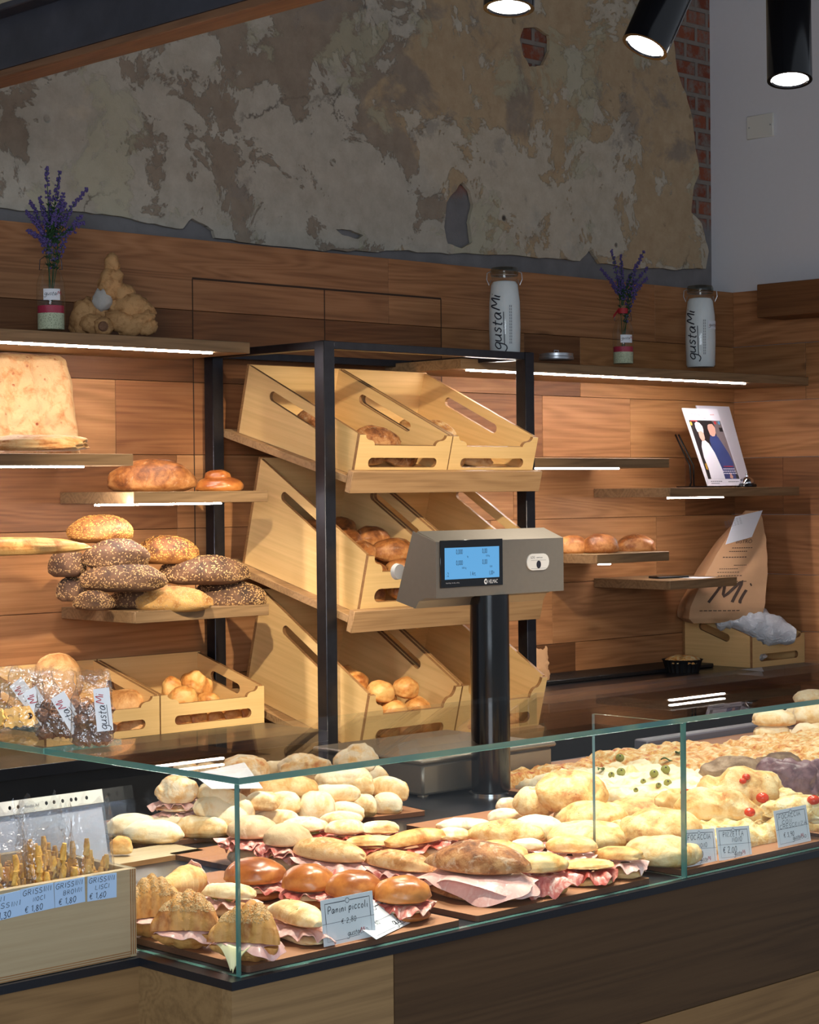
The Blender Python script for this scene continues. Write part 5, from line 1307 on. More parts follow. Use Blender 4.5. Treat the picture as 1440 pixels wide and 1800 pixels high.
# ---------------------------------------------------------------- loaves on the wall shelves
def dl(label, x0, y0, x1, y1, Y, mat, sd, nseed=0, a=0, tilt=(0, 0), ratio=0.52, sz=0.0030):
    o = bread('seeded_loaf', M[mat], label, 'loaf', (x0 + x1) / 2, (y0 + y1) / 2, x1 - x0, y1 - y0, None, Y, a, ratio, tilt, 'seeded loaves on the left shelf', seeds=(int(nseed * 2.6), sz, M[sd], 0.15) if nseed else None, taper=0.25, lump=0.06)
    return o
dl('dark seeded loaf at the back left of the heap, lower', 98, 1010, 152, 1056, 5.20, 'dark_rye', 'seeds', 120)
dl('dark seeded loaf behind the end of the baguette', 84, 960, 152, 1013, 5.20, 'dark_rye', 'seeds', 120)
dl('golden seeded loaf on the very top of the heap', 120, 902, 234, 953, 5.14, 'seedy', 'seeds_gold', 420, 10)
dl('golden seeded loaf at the top right of the heap', 240, 938, 349, 990, 5.16, 'seedy', 'seeds_gold', 420, 8)
dl('dark loaf with a smooth left end in the second layer from the top', 146, 943, 264, 1000, 5.08, 'dark_rye', 'seeds', 260, 4)
dl('dark seeded loaf in the third layer, left', 141, 984, 292, 1039, 5.06, 'dark_rye', 'seeds', 480, 5)
dl('dark seeded loaf in the third layer, right', 277, 973, 438, 1026, 5.10, 'dark_rye', 'seeds', 480, -2)
dl('short dark loaf at the bottom left of the heap', 128, 1036, 203, 1072, 5.08, 'dark_rye', 'seeds', 160)
dl('dark seeded loaf in the bottom layer, middle', 190, 1022, 330, 1072, 5.10, 'dark_rye', 'seeds', 420)
dl('dark seeded loaf at the bottom right, reaching past the shelf end', 330, 1015, 468, 1070, 5.08, 'dark_rye', 'seeds', 440, -4)
dl('pale oat-covered roll in front at the bottom of the heap', 231, 1029, 374, 1074, 5.02, 'pale_seed', 'seeds', 380, 2, ratio=0.42)
o = blob(0.66, 0.072, 0.058, 31, taper=0.35, lump=0.05, sub=5, groove=0.15).build('baguette', M['roll_tan']); o.location = (BAG_P.x - 0.33, 5.03, BAG_P.z - 0.0265)
tag(o, 'pale baguette poking in from the left edge of the photo', 'baguette')
bread('round_loaf', M['brown_crust'], 'large brown loaf with an open ear on the left shelf', 'loaf', 266, 834, 158, 62, None, 5.16, -3, 0.62, taper=0.3, lump=0.05, groove=0.3, flat=0.3)
t = thing('twisted_bun', 'small shiny twisted bun at the right end of the left shelf', 'bun')
p = onY(5.16, 385, 845); H = size_at(p, 42); Lb = size_at(p, 84); lay(t, p, H, SCREEN_A)
blob(Lb, Lb * 0.8, H * 0.72, 3, lump=0.06, mb=None).build('body', M['brioche'], t)
blob(Lb * 0.56, Lb * 0.5, H * 0.5, 6, lump=0.06, Mx=T(-0.004, 0.0, H * 0.5)).build('top_knot', M['brioche'], t)
# focaccias on the upper left shelf
bread('flat_focaccia', M['spotted'], 'long flat focaccia lying on the upper left shelf', 'focaccia', 60, 777, 232, 38, 1.783, None, 0, 0.62, lump=0.10, dimple=5, sq=3.0, sub=5)
p0, p1 = onY(5.30, -40, 800), onY(5.30, 137, 655)
sh = [(x * 0.30 - 0.30, y * 0.295) for x, y in ((0, 0), (1, 0), (1.0, 0.80), (0.97, 0.92), (0.9, 1.0), (0.5, 0.985), (0, 0.99))]
mb = MB()
def ff(u, v):
    r = min(u, 1 - u, v, 1 - v); k = 1 - max(0, 1 - r / 0.10) ** 2
    ex = 0.012 * noise.noise((u * 5, v * 5, 3)); x = (u - 1) * 0.36 + ex * (u > 0.5); y = v * 0.32 + ex * (v > 0.5)
    if u > 0.8 and v > 0.8: d = math.hypot((u - 0.8) / 0.2, (v - 0.8) / 0.2); s_ = 1 / max(1, d); x = (0.8 + (u - 0.8) * s_ - 1) * 0.36 + ex; y = (0.8 + (v - 0.8) * s_) * 0.32 + ex
    return (x, y, 0.026 * k + 0.010 * k * noise.noise((u * 9, v * 9, 8)) - 0.006 * k * math.exp(-((u - 0.60) / 0.02) ** 2) - 0.006 * k * math.exp(-((u - 0.28) / 0.02) ** 2))
mb.grid(ff, 48, 48, thick=0.008)
o = mb.build('focaccia_sheet', M['spotted'], angle=70); tag(o, 'big rectangular focaccia sheet standing against the oak wall at the left edge', 'focaccia')
pr = onY(5.28, 137, 700)
o.matrix_world = frame((pr.x, 5.27, 1.784), (1, 0, 0), (0, 0.20, 1))
for lab, x0, y0, x1, y1, Y in (('pale floury loaf half hidden by the scale head', 975, 940, 1036, 974, 5.16), ('pale floury loaf in the middle of the right shelf', 1022, 937, 1088, 973, 5.08), ('pale floury loaf at the right end of the shelf', 1084, 938, 1153, 972, 5.12)):
    bread('round_loaf', M['brown_crust'], lab, 'loaf', (x0 + x1) / 2, (y0 + y1) / 2, x1 - x0, y1 - y0, None, Y, 0, 0.75, lump=0.07, group='pale floury loaves on the right shelf')
# ---------------------------------------------------------------- price cards in the case
def quad_frame(bl, br, tl):
    return frame(bl, br - bl, tl - bl), (br - bl).length, (tl - bl).dot(((tl - bl) - (br - bl) * ((tl - bl).dot(br - bl) / (br - bl).length_squared)).normalized())
def card(label, bl, br, tl, lines, ink='ink', divide=0.47, foot=True, name='price_card', mat='card', framed=True, tall=None):
    Mx, W, H = quad_frame(bl, br, tl)
    t = thing(name, label, 'price card', bl)
    mT = T(*(-V(bl))) @ Mx
    MB().plate([(0, 0), (W, 0), (W, H), (0, H)], (), 0.0009, mT @ T(0, 0, -0.0009)).build('card', M[mat], t, smooth=False)
    mb = MB(); z = 0.0003
    if framed:
        m = 0.07 * W; tp = 0.10 * H; wd = 0.011 * W
        ribbon(mb, [(m, H * divide), (m, H - tp), (W / 2 - 0.045 * W, H - tp)], wd, mT, 0, z)
        ribbon(mb, [(W / 2 + 0.045 * W, H - tp), (W - m, H - tp), (W - m, H * divide)], wd, mT, 0, z)
        ribbon(mb, [(m, H * divide), (m, 0.08 * H), (W * 0.45, 0.08 * H)], wd * 0.5, mT, 1, z)
        ribbon(mb, [(W - m, H * divide), (W - m, 0.08 * H), (W * 0.95 - m, 0.08 * H)], wd * 0.5, mT, 1, z)
        ribbon(mb, [(0, H * divide), (W, H * divide)], wd * 0.6, mT, 1, z)
        ribbon(mb, [(W / 2 + 0.035 * W * cos(i * pi / 10), H - tp + 0.035 * W * sin(i * pi / 10)) for i in range(21)], wd * 0.7, mT, 0, z)
    for i, ln in enumerate(lines):
        txt, x, y, h, lower = ln[:5]
        hand(mb, txt, x * W, y * H, h * H, mT, None, 0.12, 0.30, 0, z * 1.3, lower, 3 + i, 1.0, ln[5] * W if len(ln) > 5 else None)
    if foot:
        x2 = brand(mb, 0.46 * W, 0.13 * H, 0.075 * W, mT, z * 1.5, 0, 2)
    mb.build('lettering', [M['ink'], M['ink_grey'], M['ink_red']], t, smooth=False)
    return t
yc = 2.4405
def std(label, bl, br, tl, lines, Y=yc, lean=0.012):
    b0, b1, t0 = onY(Y, *bl), onY(Y, *br), onY(Y + lean, *tl)
    b0.z = max(b0.z, ZB + 0.001); b1.z = b0.z if abs(b1.z - b0.z) < 0.006 else b1.z
    return card(label, b0, b1, t0, lines)
std('standing price card reading Panini piccoli, nearest to the glass corner', (570, 1671), (661, 1650), (565, 1583), [('Panini piccoli', 0.12, 0.68, 0.15, True, 0.76), ('€ 2,80', 0.36, 0.42, 0.11, False), ('CAD.', 0.70, 0.13, 0.09, False)], 2.445, 0.008)
b0, b1, t1 = onZ(ZB + 0.002, 662, 1651), onZ(ZB + 0.002, 747, 1609), onZ(ZB + 0.034, 690, 1573)
card('white price card lying tilted behind the Panini piccoli card', b0, b1, b0 + (t1 - b1), [('MISTO', 0.22, 0.66, 0.13, False), ('€ 3,80', 0.12, 0.36, 0.15, False), ('CAD.', 0.72, 0.14, 0.10, False)])
std('price card reading Focaccia mono, tilted behind the front glass joint', (1205, 1530), (1262, 1520), (1182, 1460), [('FOCACCIA', 0.14, 0.72, 0.14, False, 0.70), ('MONO', 0.42, 0.50, 0.12, False), ('€ 1,80', 0.16, 0.22, 0.16, False)], 2.452)
std('price card reading Pizzetta mono, in the middle of the three right cards', (1265, 1519), (1323, 1508), (1261, 1455), [('PIZZETTA', 0.18, 0.71, 0.15, False, 0.62), ('MONO', 0.44, 0.54, 0.14, False), ('€ 2,00', 0.14, 0.22, 0.17, False)], 2.445)
std('price card reading Focaccia con crescenza, rightmost in the case', (1369, 1494), (1426, 1483), (1364, 1425), [('FOCACCIA', 0.12, 0.75, 0.12, False, 0.66), ('CON', 0.20, 0.60, 0.11, False, 0.28), ('CRESCENZA', 0.11, 0.48, 0.105, False, 0.82), ('€ 3,90', 0.20, 0.24, 0.12, False), ('CAD', 0.72, 0.12, 0.09, False)], 2.445)
for o_ in []: pass

# ---------------------------------------------------------------- breadstick box
BX0, BX1, BY0, BY1 = 1.25, 1.934, 2.655, 2.93
bx = thing('breadstick_box', 'plywood box of bagged breadsticks with blue price labels, front left', 'box', (BX1, BY0, ZC + 0.001))
Hb = 0.1425; t_ = 0.012
bxM = T(-BX1, -BY0, 0)
def bp(name, a, b):
    mb = MB().box(a, b, bev=0.0008, M=bxM); return mb.build(name, [M['box_ply']], bx, smooth=False)
bp('front_panel', (BX0, BY0, 0), (BX1 - 0.0005, BY0 + t_, Hb))
bp('back_panel', (BX0, BY1 - t_, 0), (BX1, BY1, Hb))
bp('side_panel', (BX1 - t_, BY0 + t_, 0), (BX1, BY1 - t_, Hb)); bp('side_panel', (BX0, BY0 + t_, 0), (BX0 + t_, BY1 - t_, Hb))
bp('base_panel', (BX0 + t_, BY0 + t_, 0), (BX1 - t_, BY1 - t_, 0.01))
mb = MB()
for k in range(3): mb.box((BX1 - 0.0125 + 0.0042 * k, BY0 - 0.0003, 0.004), (BX1 - 0.0107 + 0.0042 * k, BY0 + 0.0005, Hb - 0.001), M=bxM)
for k in range(3): mb.box((BX0, BY0 - 0.0003, 0.001 + 0.0036 * k), (BX1 - 0.0125, BY0 + 0.0005, 0.0025 + 0.0036 * k), M=bxM)
mb.build('ply_lines', M['ply_edge'], bx, smooth=False)
for lab, pts, lines in (('blue label reading Grissini lisci on the breadstick box', [(154, 1585), (205, 1577), (151, 1542)], [('GRISSINI', 0.04, 0.73, 0.20, False, 0.86), ('LISCI', 0.26, 0.44, 0.18, False, 0.46), ('€ 1,60', 0.06, 0.08, 0.22, False)]),
                        ('blue label reading Grissini brown on the breadstick box', [(97, 1596), (150, 1585), (95, 1552)], [('GRISSINI', 0.04, 0.73, 0.20, False, 0.86), ('BROWN', 0.28, 0.44, 0.18, False, 0.60), ('€ 1,80', 0.12, 0.08, 0.22, False)]),
                        ('blue label reading Grissini noci on the breadstick box', [(38, 1609), (96, 1596), (36, 1564)], [('GRISSINI', 0.06, 0.73, 0.20, False, 0.84), ('NOCI', 0.36, 0.44, 0.17, False, 0.34), ('€ 1,80', 0.10, 0.06, 0.22, False)]),
                        ('blue label cut off by the left edge on the breadstick box', [(-30, 1625), (38, 1609), (-30, 1580)], [('MINI', 0.12, 0.74, 0.18, False, 0.44), ('GRISSINI', 0.10, 0.44, 0.19, False, 0.86), ('€ 1,30', 0.22, 0.05, 0.24, False)])):
    P3 = [onY(BY0 - 0.0015, *q) for q in pts]
    c_ = card(lab, P3[0], P3[1], P3[2], lines, foot=False, framed=False, name='price_label', mat='label_blue'); c_['category'] = 'label'

# breadsticks, standing in their bags
rnd = random.Random(21)
def stick_mesh(L, r, sd):
    n = 14
    return tube_blob([(0.004 * noise.noise((sd, i * 0.3, 0)), 0.004 * noise.noise((sd, 5, i * 0.3)), L * i / n) for i in range(n + 1)], [r * (0.62 if i in (0, n) else 0.95 if i in (1, n - 1) else 1) for i in range(n + 1)], 10, sd, 0.12).mesh('breadstick', M['grissino'], angle=70)
SM = [stick_mesh(0.150, 0.0058, 1), stick_mesh(0.160, 0.0054, 2), stick_mesh(0.172, 0.0056, 3), stick_mesh(0.142, 0.0066, 4)]
SK = []
bags = [(1.885, 2.715), (1.805, 2.715), (1.725, 2.715), (1.645, 2.715), (1.845, 2.795), (1.765, 2.795), (1.685, 2.795), (1.605, 2.795)]
for bi, (bxx, byy) in enumerate(bags):
    for k in range(20):
        x = bxx + rnd.uniform(-0.032, 0.032); y = byy + rnd.uniform(-0.030, 0.028)
        o = bpy.data.objects.new('breadstick', SM[rnd.randrange(4)]); COL.objects.link(o)
        o.location = (x, y, ZC + 0.012); o.rotation_euler = (rnd.uniform(-0.05, 0.05), rnd.uniform(-0.06, 0.06), rnd.uniform(0, 6))
        o.scale = (1, 1, rnd.uniform(0.82, 1.06))
        tag(o, 'knobbly golden breadstick standing bagged in the plywood box', 'breadstick', 'breadsticks in the plywood box')
def bag_mesh(w, d, h, seed, twist=0.0, open_=0.5, crump=0.10):
    """crumpled clear bag: a soft pillow at the bottom, pinched and flaring at the top"""
    def fn(u, v):
        a = 2 * pi * u
        ca, sa = cos(a), sin(a)
        f = 1.0 if v < 0.55 else 1 - (v - 0.55) / 0.45 * (1 - open_)
        dd = d * (1 if v < 0.4 else 1 - 0.85 * min(1, (v - 0.4) / 0.55))
        if v < 0.06: f *= 0.75 + 4 * v; dd *= 0.75 + 4 * v
        q = (ca * 1.6, sa * 1.6, v * 3.2)
        n1 = abs(noise.noise((q[0] + seed, q[1], q[2]))) * 2 - 0.4
        n2 = abs(noise.noise((q[0] * 2.7, q[1] * 2.7 + seed, q[2] * 2.4))) * 2 - 0.4
        k = 1 + crump * (n1 + 0.5 * n2)
        return (w / 2 * math.copysign(abs(ca) ** 0.7, ca) * f * k + 0.018 * v * v * noise.noise((seed, v * 3, 2)), dd / 2 * math.copysign(abs(sa) ** 0.7, sa) * k + 0.02 * v * v * noise.noise((v * 3, seed, 4)), h * v * (1 + 0.10 * (v > 0.8) * noise.noise((ca * 2 + seed, sa * 2, 1))))
    mb = MB(); mb.grid(fn, 48, 30); return mb
for bi, (bxx, byy) in enumerate(bags):
    o = bag_mesh(0.082, 0.078, 0.235, bi * 3.3 + 1, open_=0.95, crump=0.13).build('cellophane_bag', M['cello'], angle=28)
    o.location = (bxx, byy, ZC + 0.0115); o.rotation_euler = (0, 0, rnd.uniform(-0.2, 0.2))
    tag(o, 'clear crinkled bag of breadsticks in the plywood box, %s row, %s from the right' % (('front', 'back')[bi // 4], ('first', 'second', 'third', 'fourth')[bi % 4]), 'bag', 'bags of breadsticks')

# stack of plastic sleeves with sheets standing behind the breadsticks
sl = thing('sheet_sleeves', 'stack of punched plastic sleeves holding white sheets, standing behind the breadsticks', 'plastic sleeves', (1.80, 2.975, ZC + 0.001))
ps_tr = onY(3.02, 171, 1381)
for i in range(4):
    mb = MB(); dx = -0.006 * i; Wd = 0.36; Hh = ps_tr.z - ZC - 0.001
    Mx = frame((ps_tr.x - Wd + 0.004 * i, 2.962 + 0.006 * i, ZC + 0.001), (1, 0.0, 0), (0, 0.22, 1)); Mx = T(-1.80, -2.975, -ZC - 0.001) @ Mx
    if i < 3:
        mb.plate([(0, 0.005), (Wd - 0.004, 0.005), (Wd - 0.004, Hh - 0.034), (0, Hh - 0.034)], (), 0.0012, Mx)
        mb.build('white_sheet', M['card'], sl, smooth=False)
    mb = MB(); hs = []
    if i == 0:
        for hx in (0.035, 0.052, 0.09, 0.105, 0.142, 0.165, 0.182, 0.240, 0.256, 0.274, 0.292, 0.302, 0.325):
            hs.append([(Wd - 0.36 + hx + 0.0032 * cos(q * pi / 6), Hh - 0.012 + 0.0036 * sin(q * pi / 6)) for q in range(12)])
        mb.plate([(0, Hh - 0.024), (Wd, Hh - 0.024), (Wd, Hh), (0, Hh)], hs, 0.0006, Mx @ T(0, 0, 0.003))
        mb.build('punched_strip', M['white_plastic'], sl, smooth=False)
        pm = MB(); printed(pm, 'Esselte A4', 0.195, Hh - 0.015, 0.005, Mx @ T(0, 0, 0.0042)); pm.v and pm.build('strip_print', M['ink_grey'], sl, smooth=False)
        mb = MB()
    mb.plate([(-0.002, 0), (Wd + 0.001, 0), (Wd + 0.001, Hh - 0.026), (-0.002, Hh - 0.026)], (), 0.0003, Mx @ T(0, 0, 0.0022)); mb.build('sleeve', M['sleeve'], sl, smooth=False)

# ---------------------------------------------------------------- bags of biscuits on the glass
def biscuit_bag(label, px, py, wpx, hpx, X, seed, lab_px, lab_rot, fill, ftag):
    p = onX(X, px, py); p.z = GT + 0.0006
    wd = size_at(p, wpx); ht = size_at(p, hpx)
    t = thing('biscuit_bag', label, 'bag', p, SCREEN_A, 'bags of biscuits on the glass')
    bag_mesh(wd * 0.92, wd * 0.62, ht, seed, open_=0.80, crump=0.10).build('cellophane', M['cello'], t, angle=28)
    # paper label inside the bag front
    lw, lh = 0.028, 0.074
    Mx = T(lab_px[0] * wd, -wd * 0.36, lab_px[1] * ht) @ RY(-lab_rot) @ frame((0, 0, 0), (1, 0, 0), (0, 0.1, 1))
    lb = MB().plate([(-lw / 2, -lh / 2), (lw / 2, -lh / 2), (lw / 2, lh / 2), (-lw / 2, lh / 2)], (), 0.0006, Mx @ T(0, 0, -0.0006)).build('paper_label', M['card'], t, smooth=False)
    mb = MB(); brand(mb, -lh * 0.46, -0.004, 0.0135, Mx @ RZ(pi / 2), 0.0003, 0, 1); mb.build('lettering', [M['ink'], M['ink_red']], lb, smooth=False)
    rnd = random.Random(seed)
    vs, fs = ICO[3]
    for (fx, fy, fz, kind, r) in fill:
        mb = MB()
        if kind == 'choc':
            mb.add([V((q.x * r * (1 + 0.6 * nz(q, 2.6, seed + fx * 9)), q.y * r * (1 + 0.6 * nz(q, 2.6, seed + fz * 9)), q.z * r * 0.85 * (1 + 0.6 * nz(q, 3, seed)))) for q in vs], fs)
            o = mb.build('cocoa_biscuit', M['choc']); tag(o, ftag, 'biscuit', 'biscuits in the ' + label.split(',')[0])
        else:
            m2 = [(r * (1 + 0.07 * cos(a * 9)) * cos(a), r * (1 + 0.07 * cos(a * 9)) * sin(a)) for a in [2 * pi * i / 72 for i in range(72)]]
            o = thing('butter_biscuit', ftag, 'biscuit', group='biscuits in the ' + label.split(',')[0])
            MB().plate(m2, (), 0.007, T(0, 0, 0)).build('lower_disc', M['cookie'], o)
            MB().lathe([(r * 0.93, 0.007), (r * 0.93, 0.010)], 36).build('filling', M['jam'], o)
            MB().plate(m2, [[(r * 0.33 * cos(2 * pi * i / 20), r * 0.33 * sin(2 * pi * i / 20)) for i in range(20)]], 0.007, T(0, 0, 0.010)).build('upper_disc', M['cookie'], o)
        ctr = V(p) + RZ(SCREEN_A).to_3x3() @ V((fx * wd, fy * wd, fz * ht))
        o.location = ctr
        o.rotation_euler = (RZ(SCREEN_A) @ (RX(radians(80)) @ RY(radians(rnd.uniform(-30, 30))) if kind != 'choc' else RX(rnd.uniform(0, 3)))).to_euler()
    return t
def heap(n, seed, r, kind='choc'):
    rnd = random.Random(seed); out = []
    for i in range(n):
        row = i // 4
        out.append(((-0.27 + 0.18 * (i % 4) + rnd.uniform(-0.03, 0.03) + 0.06 * (row % 2)), rnd.uniform(-0.12, 0.12), 0.10 + 0.125 * row, kind, r * rnd.uniform(0.9, 1.1)))
    return out
biscuit_bag('rightmost bag, of brown cocoa biscuits with an upright label, at the glass edge', 163, 1316, 78, 132, 2.035, 3, (0.30, 0.50), radians(6), heap(16, 4, 0.0125), 'brown lumpy cocoa biscuit in the rightmost bag')
biscuit_bag('middle bag, of brown cocoa biscuits with a slanted label', 102, 1308, 84, 122, 2.05, 9, (0.28, 0.40), radians(32), heap(16, 7, 0.0125), 'brown lumpy cocoa biscuit in the middle bag')
biscuit_bag('left bag, of yellow scalloped sandwich biscuits, cut by the edge of the photo', 34, 1296, 100, 112, 2.06, 14, (0.42, 0.42), radians(30), [(-0.30, -0.15, 0.22, 'b', 0.018), (-0.14, -0.08, 0.22, 'b', 0.018), (0.0, -0.04, 0.24, 'b', 0.019), (0.14, 0.0, 0.24, 'b', 0.019)], 'yellow scalloped sandwich biscuit with dark filling')
o_ = biscuit_bag('bag lying behind the yellow biscuits, with a label in the middle of it', 60, 1290, 96, 104, 2.13, 22, (-0.05, 0.52), radians(38), heap(8, 11, 0.0125), 'brown lumpy cocoa biscuit in the bag at the back')
# ---------------------------------------------------------------- things on the top shelves
def bottle(label, px, py, hpx, Y, ribbon_=False, wpx=50):
    p = onY(Y, px, py); H = size_at(p, hpx); R = size_at(p, wpx) / 2
    t = thing('clip_top_bottle', label, 'bottle', p, SCREEN_A)
    prof = [(R * 0.9, 0), (R, 0.006), (R, H * 0.50), (R * 0.97, H * 0.58), (R * 0.75, H * 0.70), (R * 0.42, H * 0.80), (R * 0.36, H * 0.86), (R * 0.36, H * 0.97), (R * 0.42, H * 0.975), (R * 0.42, H)]
    MB().lathe(prof, 40, cap=False).build('glass_body', M['bottle'], t)
    MB().lathe([(R * 0.93, 0.004), (R * 0.93, H * 0.21)], 32).build('seed_filling', M['oat_fill'], t)
    MB().lathe([(R * 0.93, H * 0.211), (R * 0.93, H * 0.30)], 32).build('red_filling', M['raspberry'], t)
    lw, lh = R * 1.20, H * 0.135
    a0 = 0.25
    mb = MB()
    mb.grid(lambda u, v: ((R + 0.0008) * sin(a0 + (u - 0.5) * lw / R), -(R + 0.0008) * cos(a0 + (u - 0.5) * lw / R), H * 0.36 + lh * v), 14, 2, thick=0.0004)
    lb = mb.build('paper_label', M['card'], t)
    mb = MB(); brand(mb, -lw * 0.42, 0, lh * 0.34, Matrix.Identity(4), 0)
    mb.v = [V(((R + 0.0014) * sin(a0 + q.x / R), -(R + 0.0014) * cos(a0 + q.x / R), H * 0.36 + lh * 0.42 + q.y)) for q in mb.v]
    mb.build('lettering', [M['ink'], M['ink_red']], lb, smooth=False)
    mb = MB()
    for s_ in (-1, 1): mb.tube([(s_ * R * 0.40, 0, H * 0.90), (s_ * R * 0.75, 0.004, H * 0.86), (s_ * R * 0.80, 0.004, H * 0.74), (s_ * R * 0.62, 0, H * 0.74)], 0.0013, 6)
    mb.build('wire_clip', M['steel_black'], t)
    if ribbon_:
        MB().lathe([(R * 0.46, H * 0.86), (R * 0.50, H * 0.90), (R * 0.47, H * 0.95)], 20, cap=False).build('red_ribbon', M['ink_red'], t)
        for s_ in (1,): MB().grid(lambda u, v: (-R * (0.45 + 0.5 * u), -R * 0.3 * v, H * (0.90 - 0.12 * u + 0.05 * v)), 6, 4, thick=0.0008).build('ribbon_tail', M['ink_red'], t)
    return p, H, R
m = NT('pale_seed_filling'); m.set(m.mix(m.mr(m.voronoi(m.coord(), 260), 0.2, 0.35), lin(86, 88, 66), lin(206, 208, 176)), 0.7); M['oat_fill'] = m.m
def lavender(label, p, H, spikes, seed, k=1.0):
    t = thing('lavender_bunch', label, 'lavender', (p.x, p.y, p.z + H * 0.30), SCREEN_A)
    rnd = random.Random(seed); vs, fs = ICO[1]
    z0 = H * 0.70
    for si, (dx, dz, fl) in enumerate(spikes):       # tip offset from the bottle mouth, share that is flower
        tip = V((dx * k, rnd.uniform(-0.03, 0.03), z0 + dz * k)); base = V((rnd.uniform(-0.006, 0.006), 0, z0 - 0.16 * (si % 3 == 0)))
        mid = V((dx * k * 0.28, tip.y * 0.3, z0 + dz * k * 0.5)); pts = []
        n = 16
        for i in range(n + 1):
            u = i / n; pts.append(base * (1 - u) ** 2 + mid * 2 * u * (1 - u) + tip * u * u)
        mb = MB(); mb.tube(pts, 0.0014, 5)
        for i in range(4, n):                      # narrow leaves up the stem
            if i / n > 1 - fl: break
            for q in range(8):
                a = rnd.uniform(0, 6.28); d = V((cos(a), sin(a), 0.9)).normalized(); L = rnd.uniform(0.012, 0.022) * k
                s_ = V((-sin(a), cos(a), 0)) * 0.0030 * k
                b = pts[i]; mb.add([b - s_ * 0.4, b + d * L * 0.5 + s_, b + d * L, b + d * L * 0.5 - s_], [(0, 1, 2, 3)])
        mb.build('leafy_stem', M['stem'], t)
        mb = MB(); i0 = int(n * (1 - fl))
        for i in range(i0, n + 1):
            u = (i - i0) / max(1, n - i0); rr = (0.0085 * (1 - 0.6 * u)) * k
            for q in range(9):
                a = rnd.uniform(0, 6.28); c = pts[i] + V((cos(a) * rr, sin(a) * rr, rnd.uniform(-0.006, 0.006) * k)); r = rnd.uniform(0.0026, 0.0044) * k
                mb.add([c + q2 * r for q2 in vs], fs)
        mb.build('flower_spike', M['lavender'], t)
    return t
p, H, R = bottle('clip-top bottle with pale seeds and red grains on the left top shelf', 90, 582, 146, 5.13, wpx=50)
lavender('lavender bunch in the left bottle', p, H, [(-0.005, 0.235, 0.30), (0.03, 0.225, 0.32), (0.11, 0.175, 0.45), (-0.06, 0.14, 0.6), (-0.065, 0.105, 0.7), (-0.062, 0.05, 0.8), (0.095, 0.09, 0.6), (0.10, 0.075, 0.6), (-0.03, 0.15, 0.55), (0.03, 0.14, 0.7), (0.05, 0.13, 0.5), (0.07, 0.05, 0.0), (0.0, 0.13, 0.6), (-0.01, 0.09, 0.3), (0.02, 0.10, 0.3), (0.06, 0.10, 0.2), (0.045, 0.155, 0.3)], 4)
p, H, R = bottle('clip-top bottle with a red ribbon and red filling on the right top shelf', 1096, 641, 104, 5.13, True, wpx=37)
lavender('lavender bunch in the right bottle with the red ribbon', p, H, [(-0.045, 0.225, 0.45), (-0.005, 0.205, 0.45), (0.085, 0.215, 0.4), (0.075, 0.20, 0.4), (-0.09, 0.15, 0.6), (0.10, 0.15, 0.6), (0.10, 0.11, 0.7), (0.03, 0.12, 0.7), (-0.02, 0.12, 0.6), (0.05, 0.10, 0.6), (0.0, 0.10, 0.3), (-0.05, 0.10, 0.5), (0.06, 0.08, 0.3)], 9, 0.95)
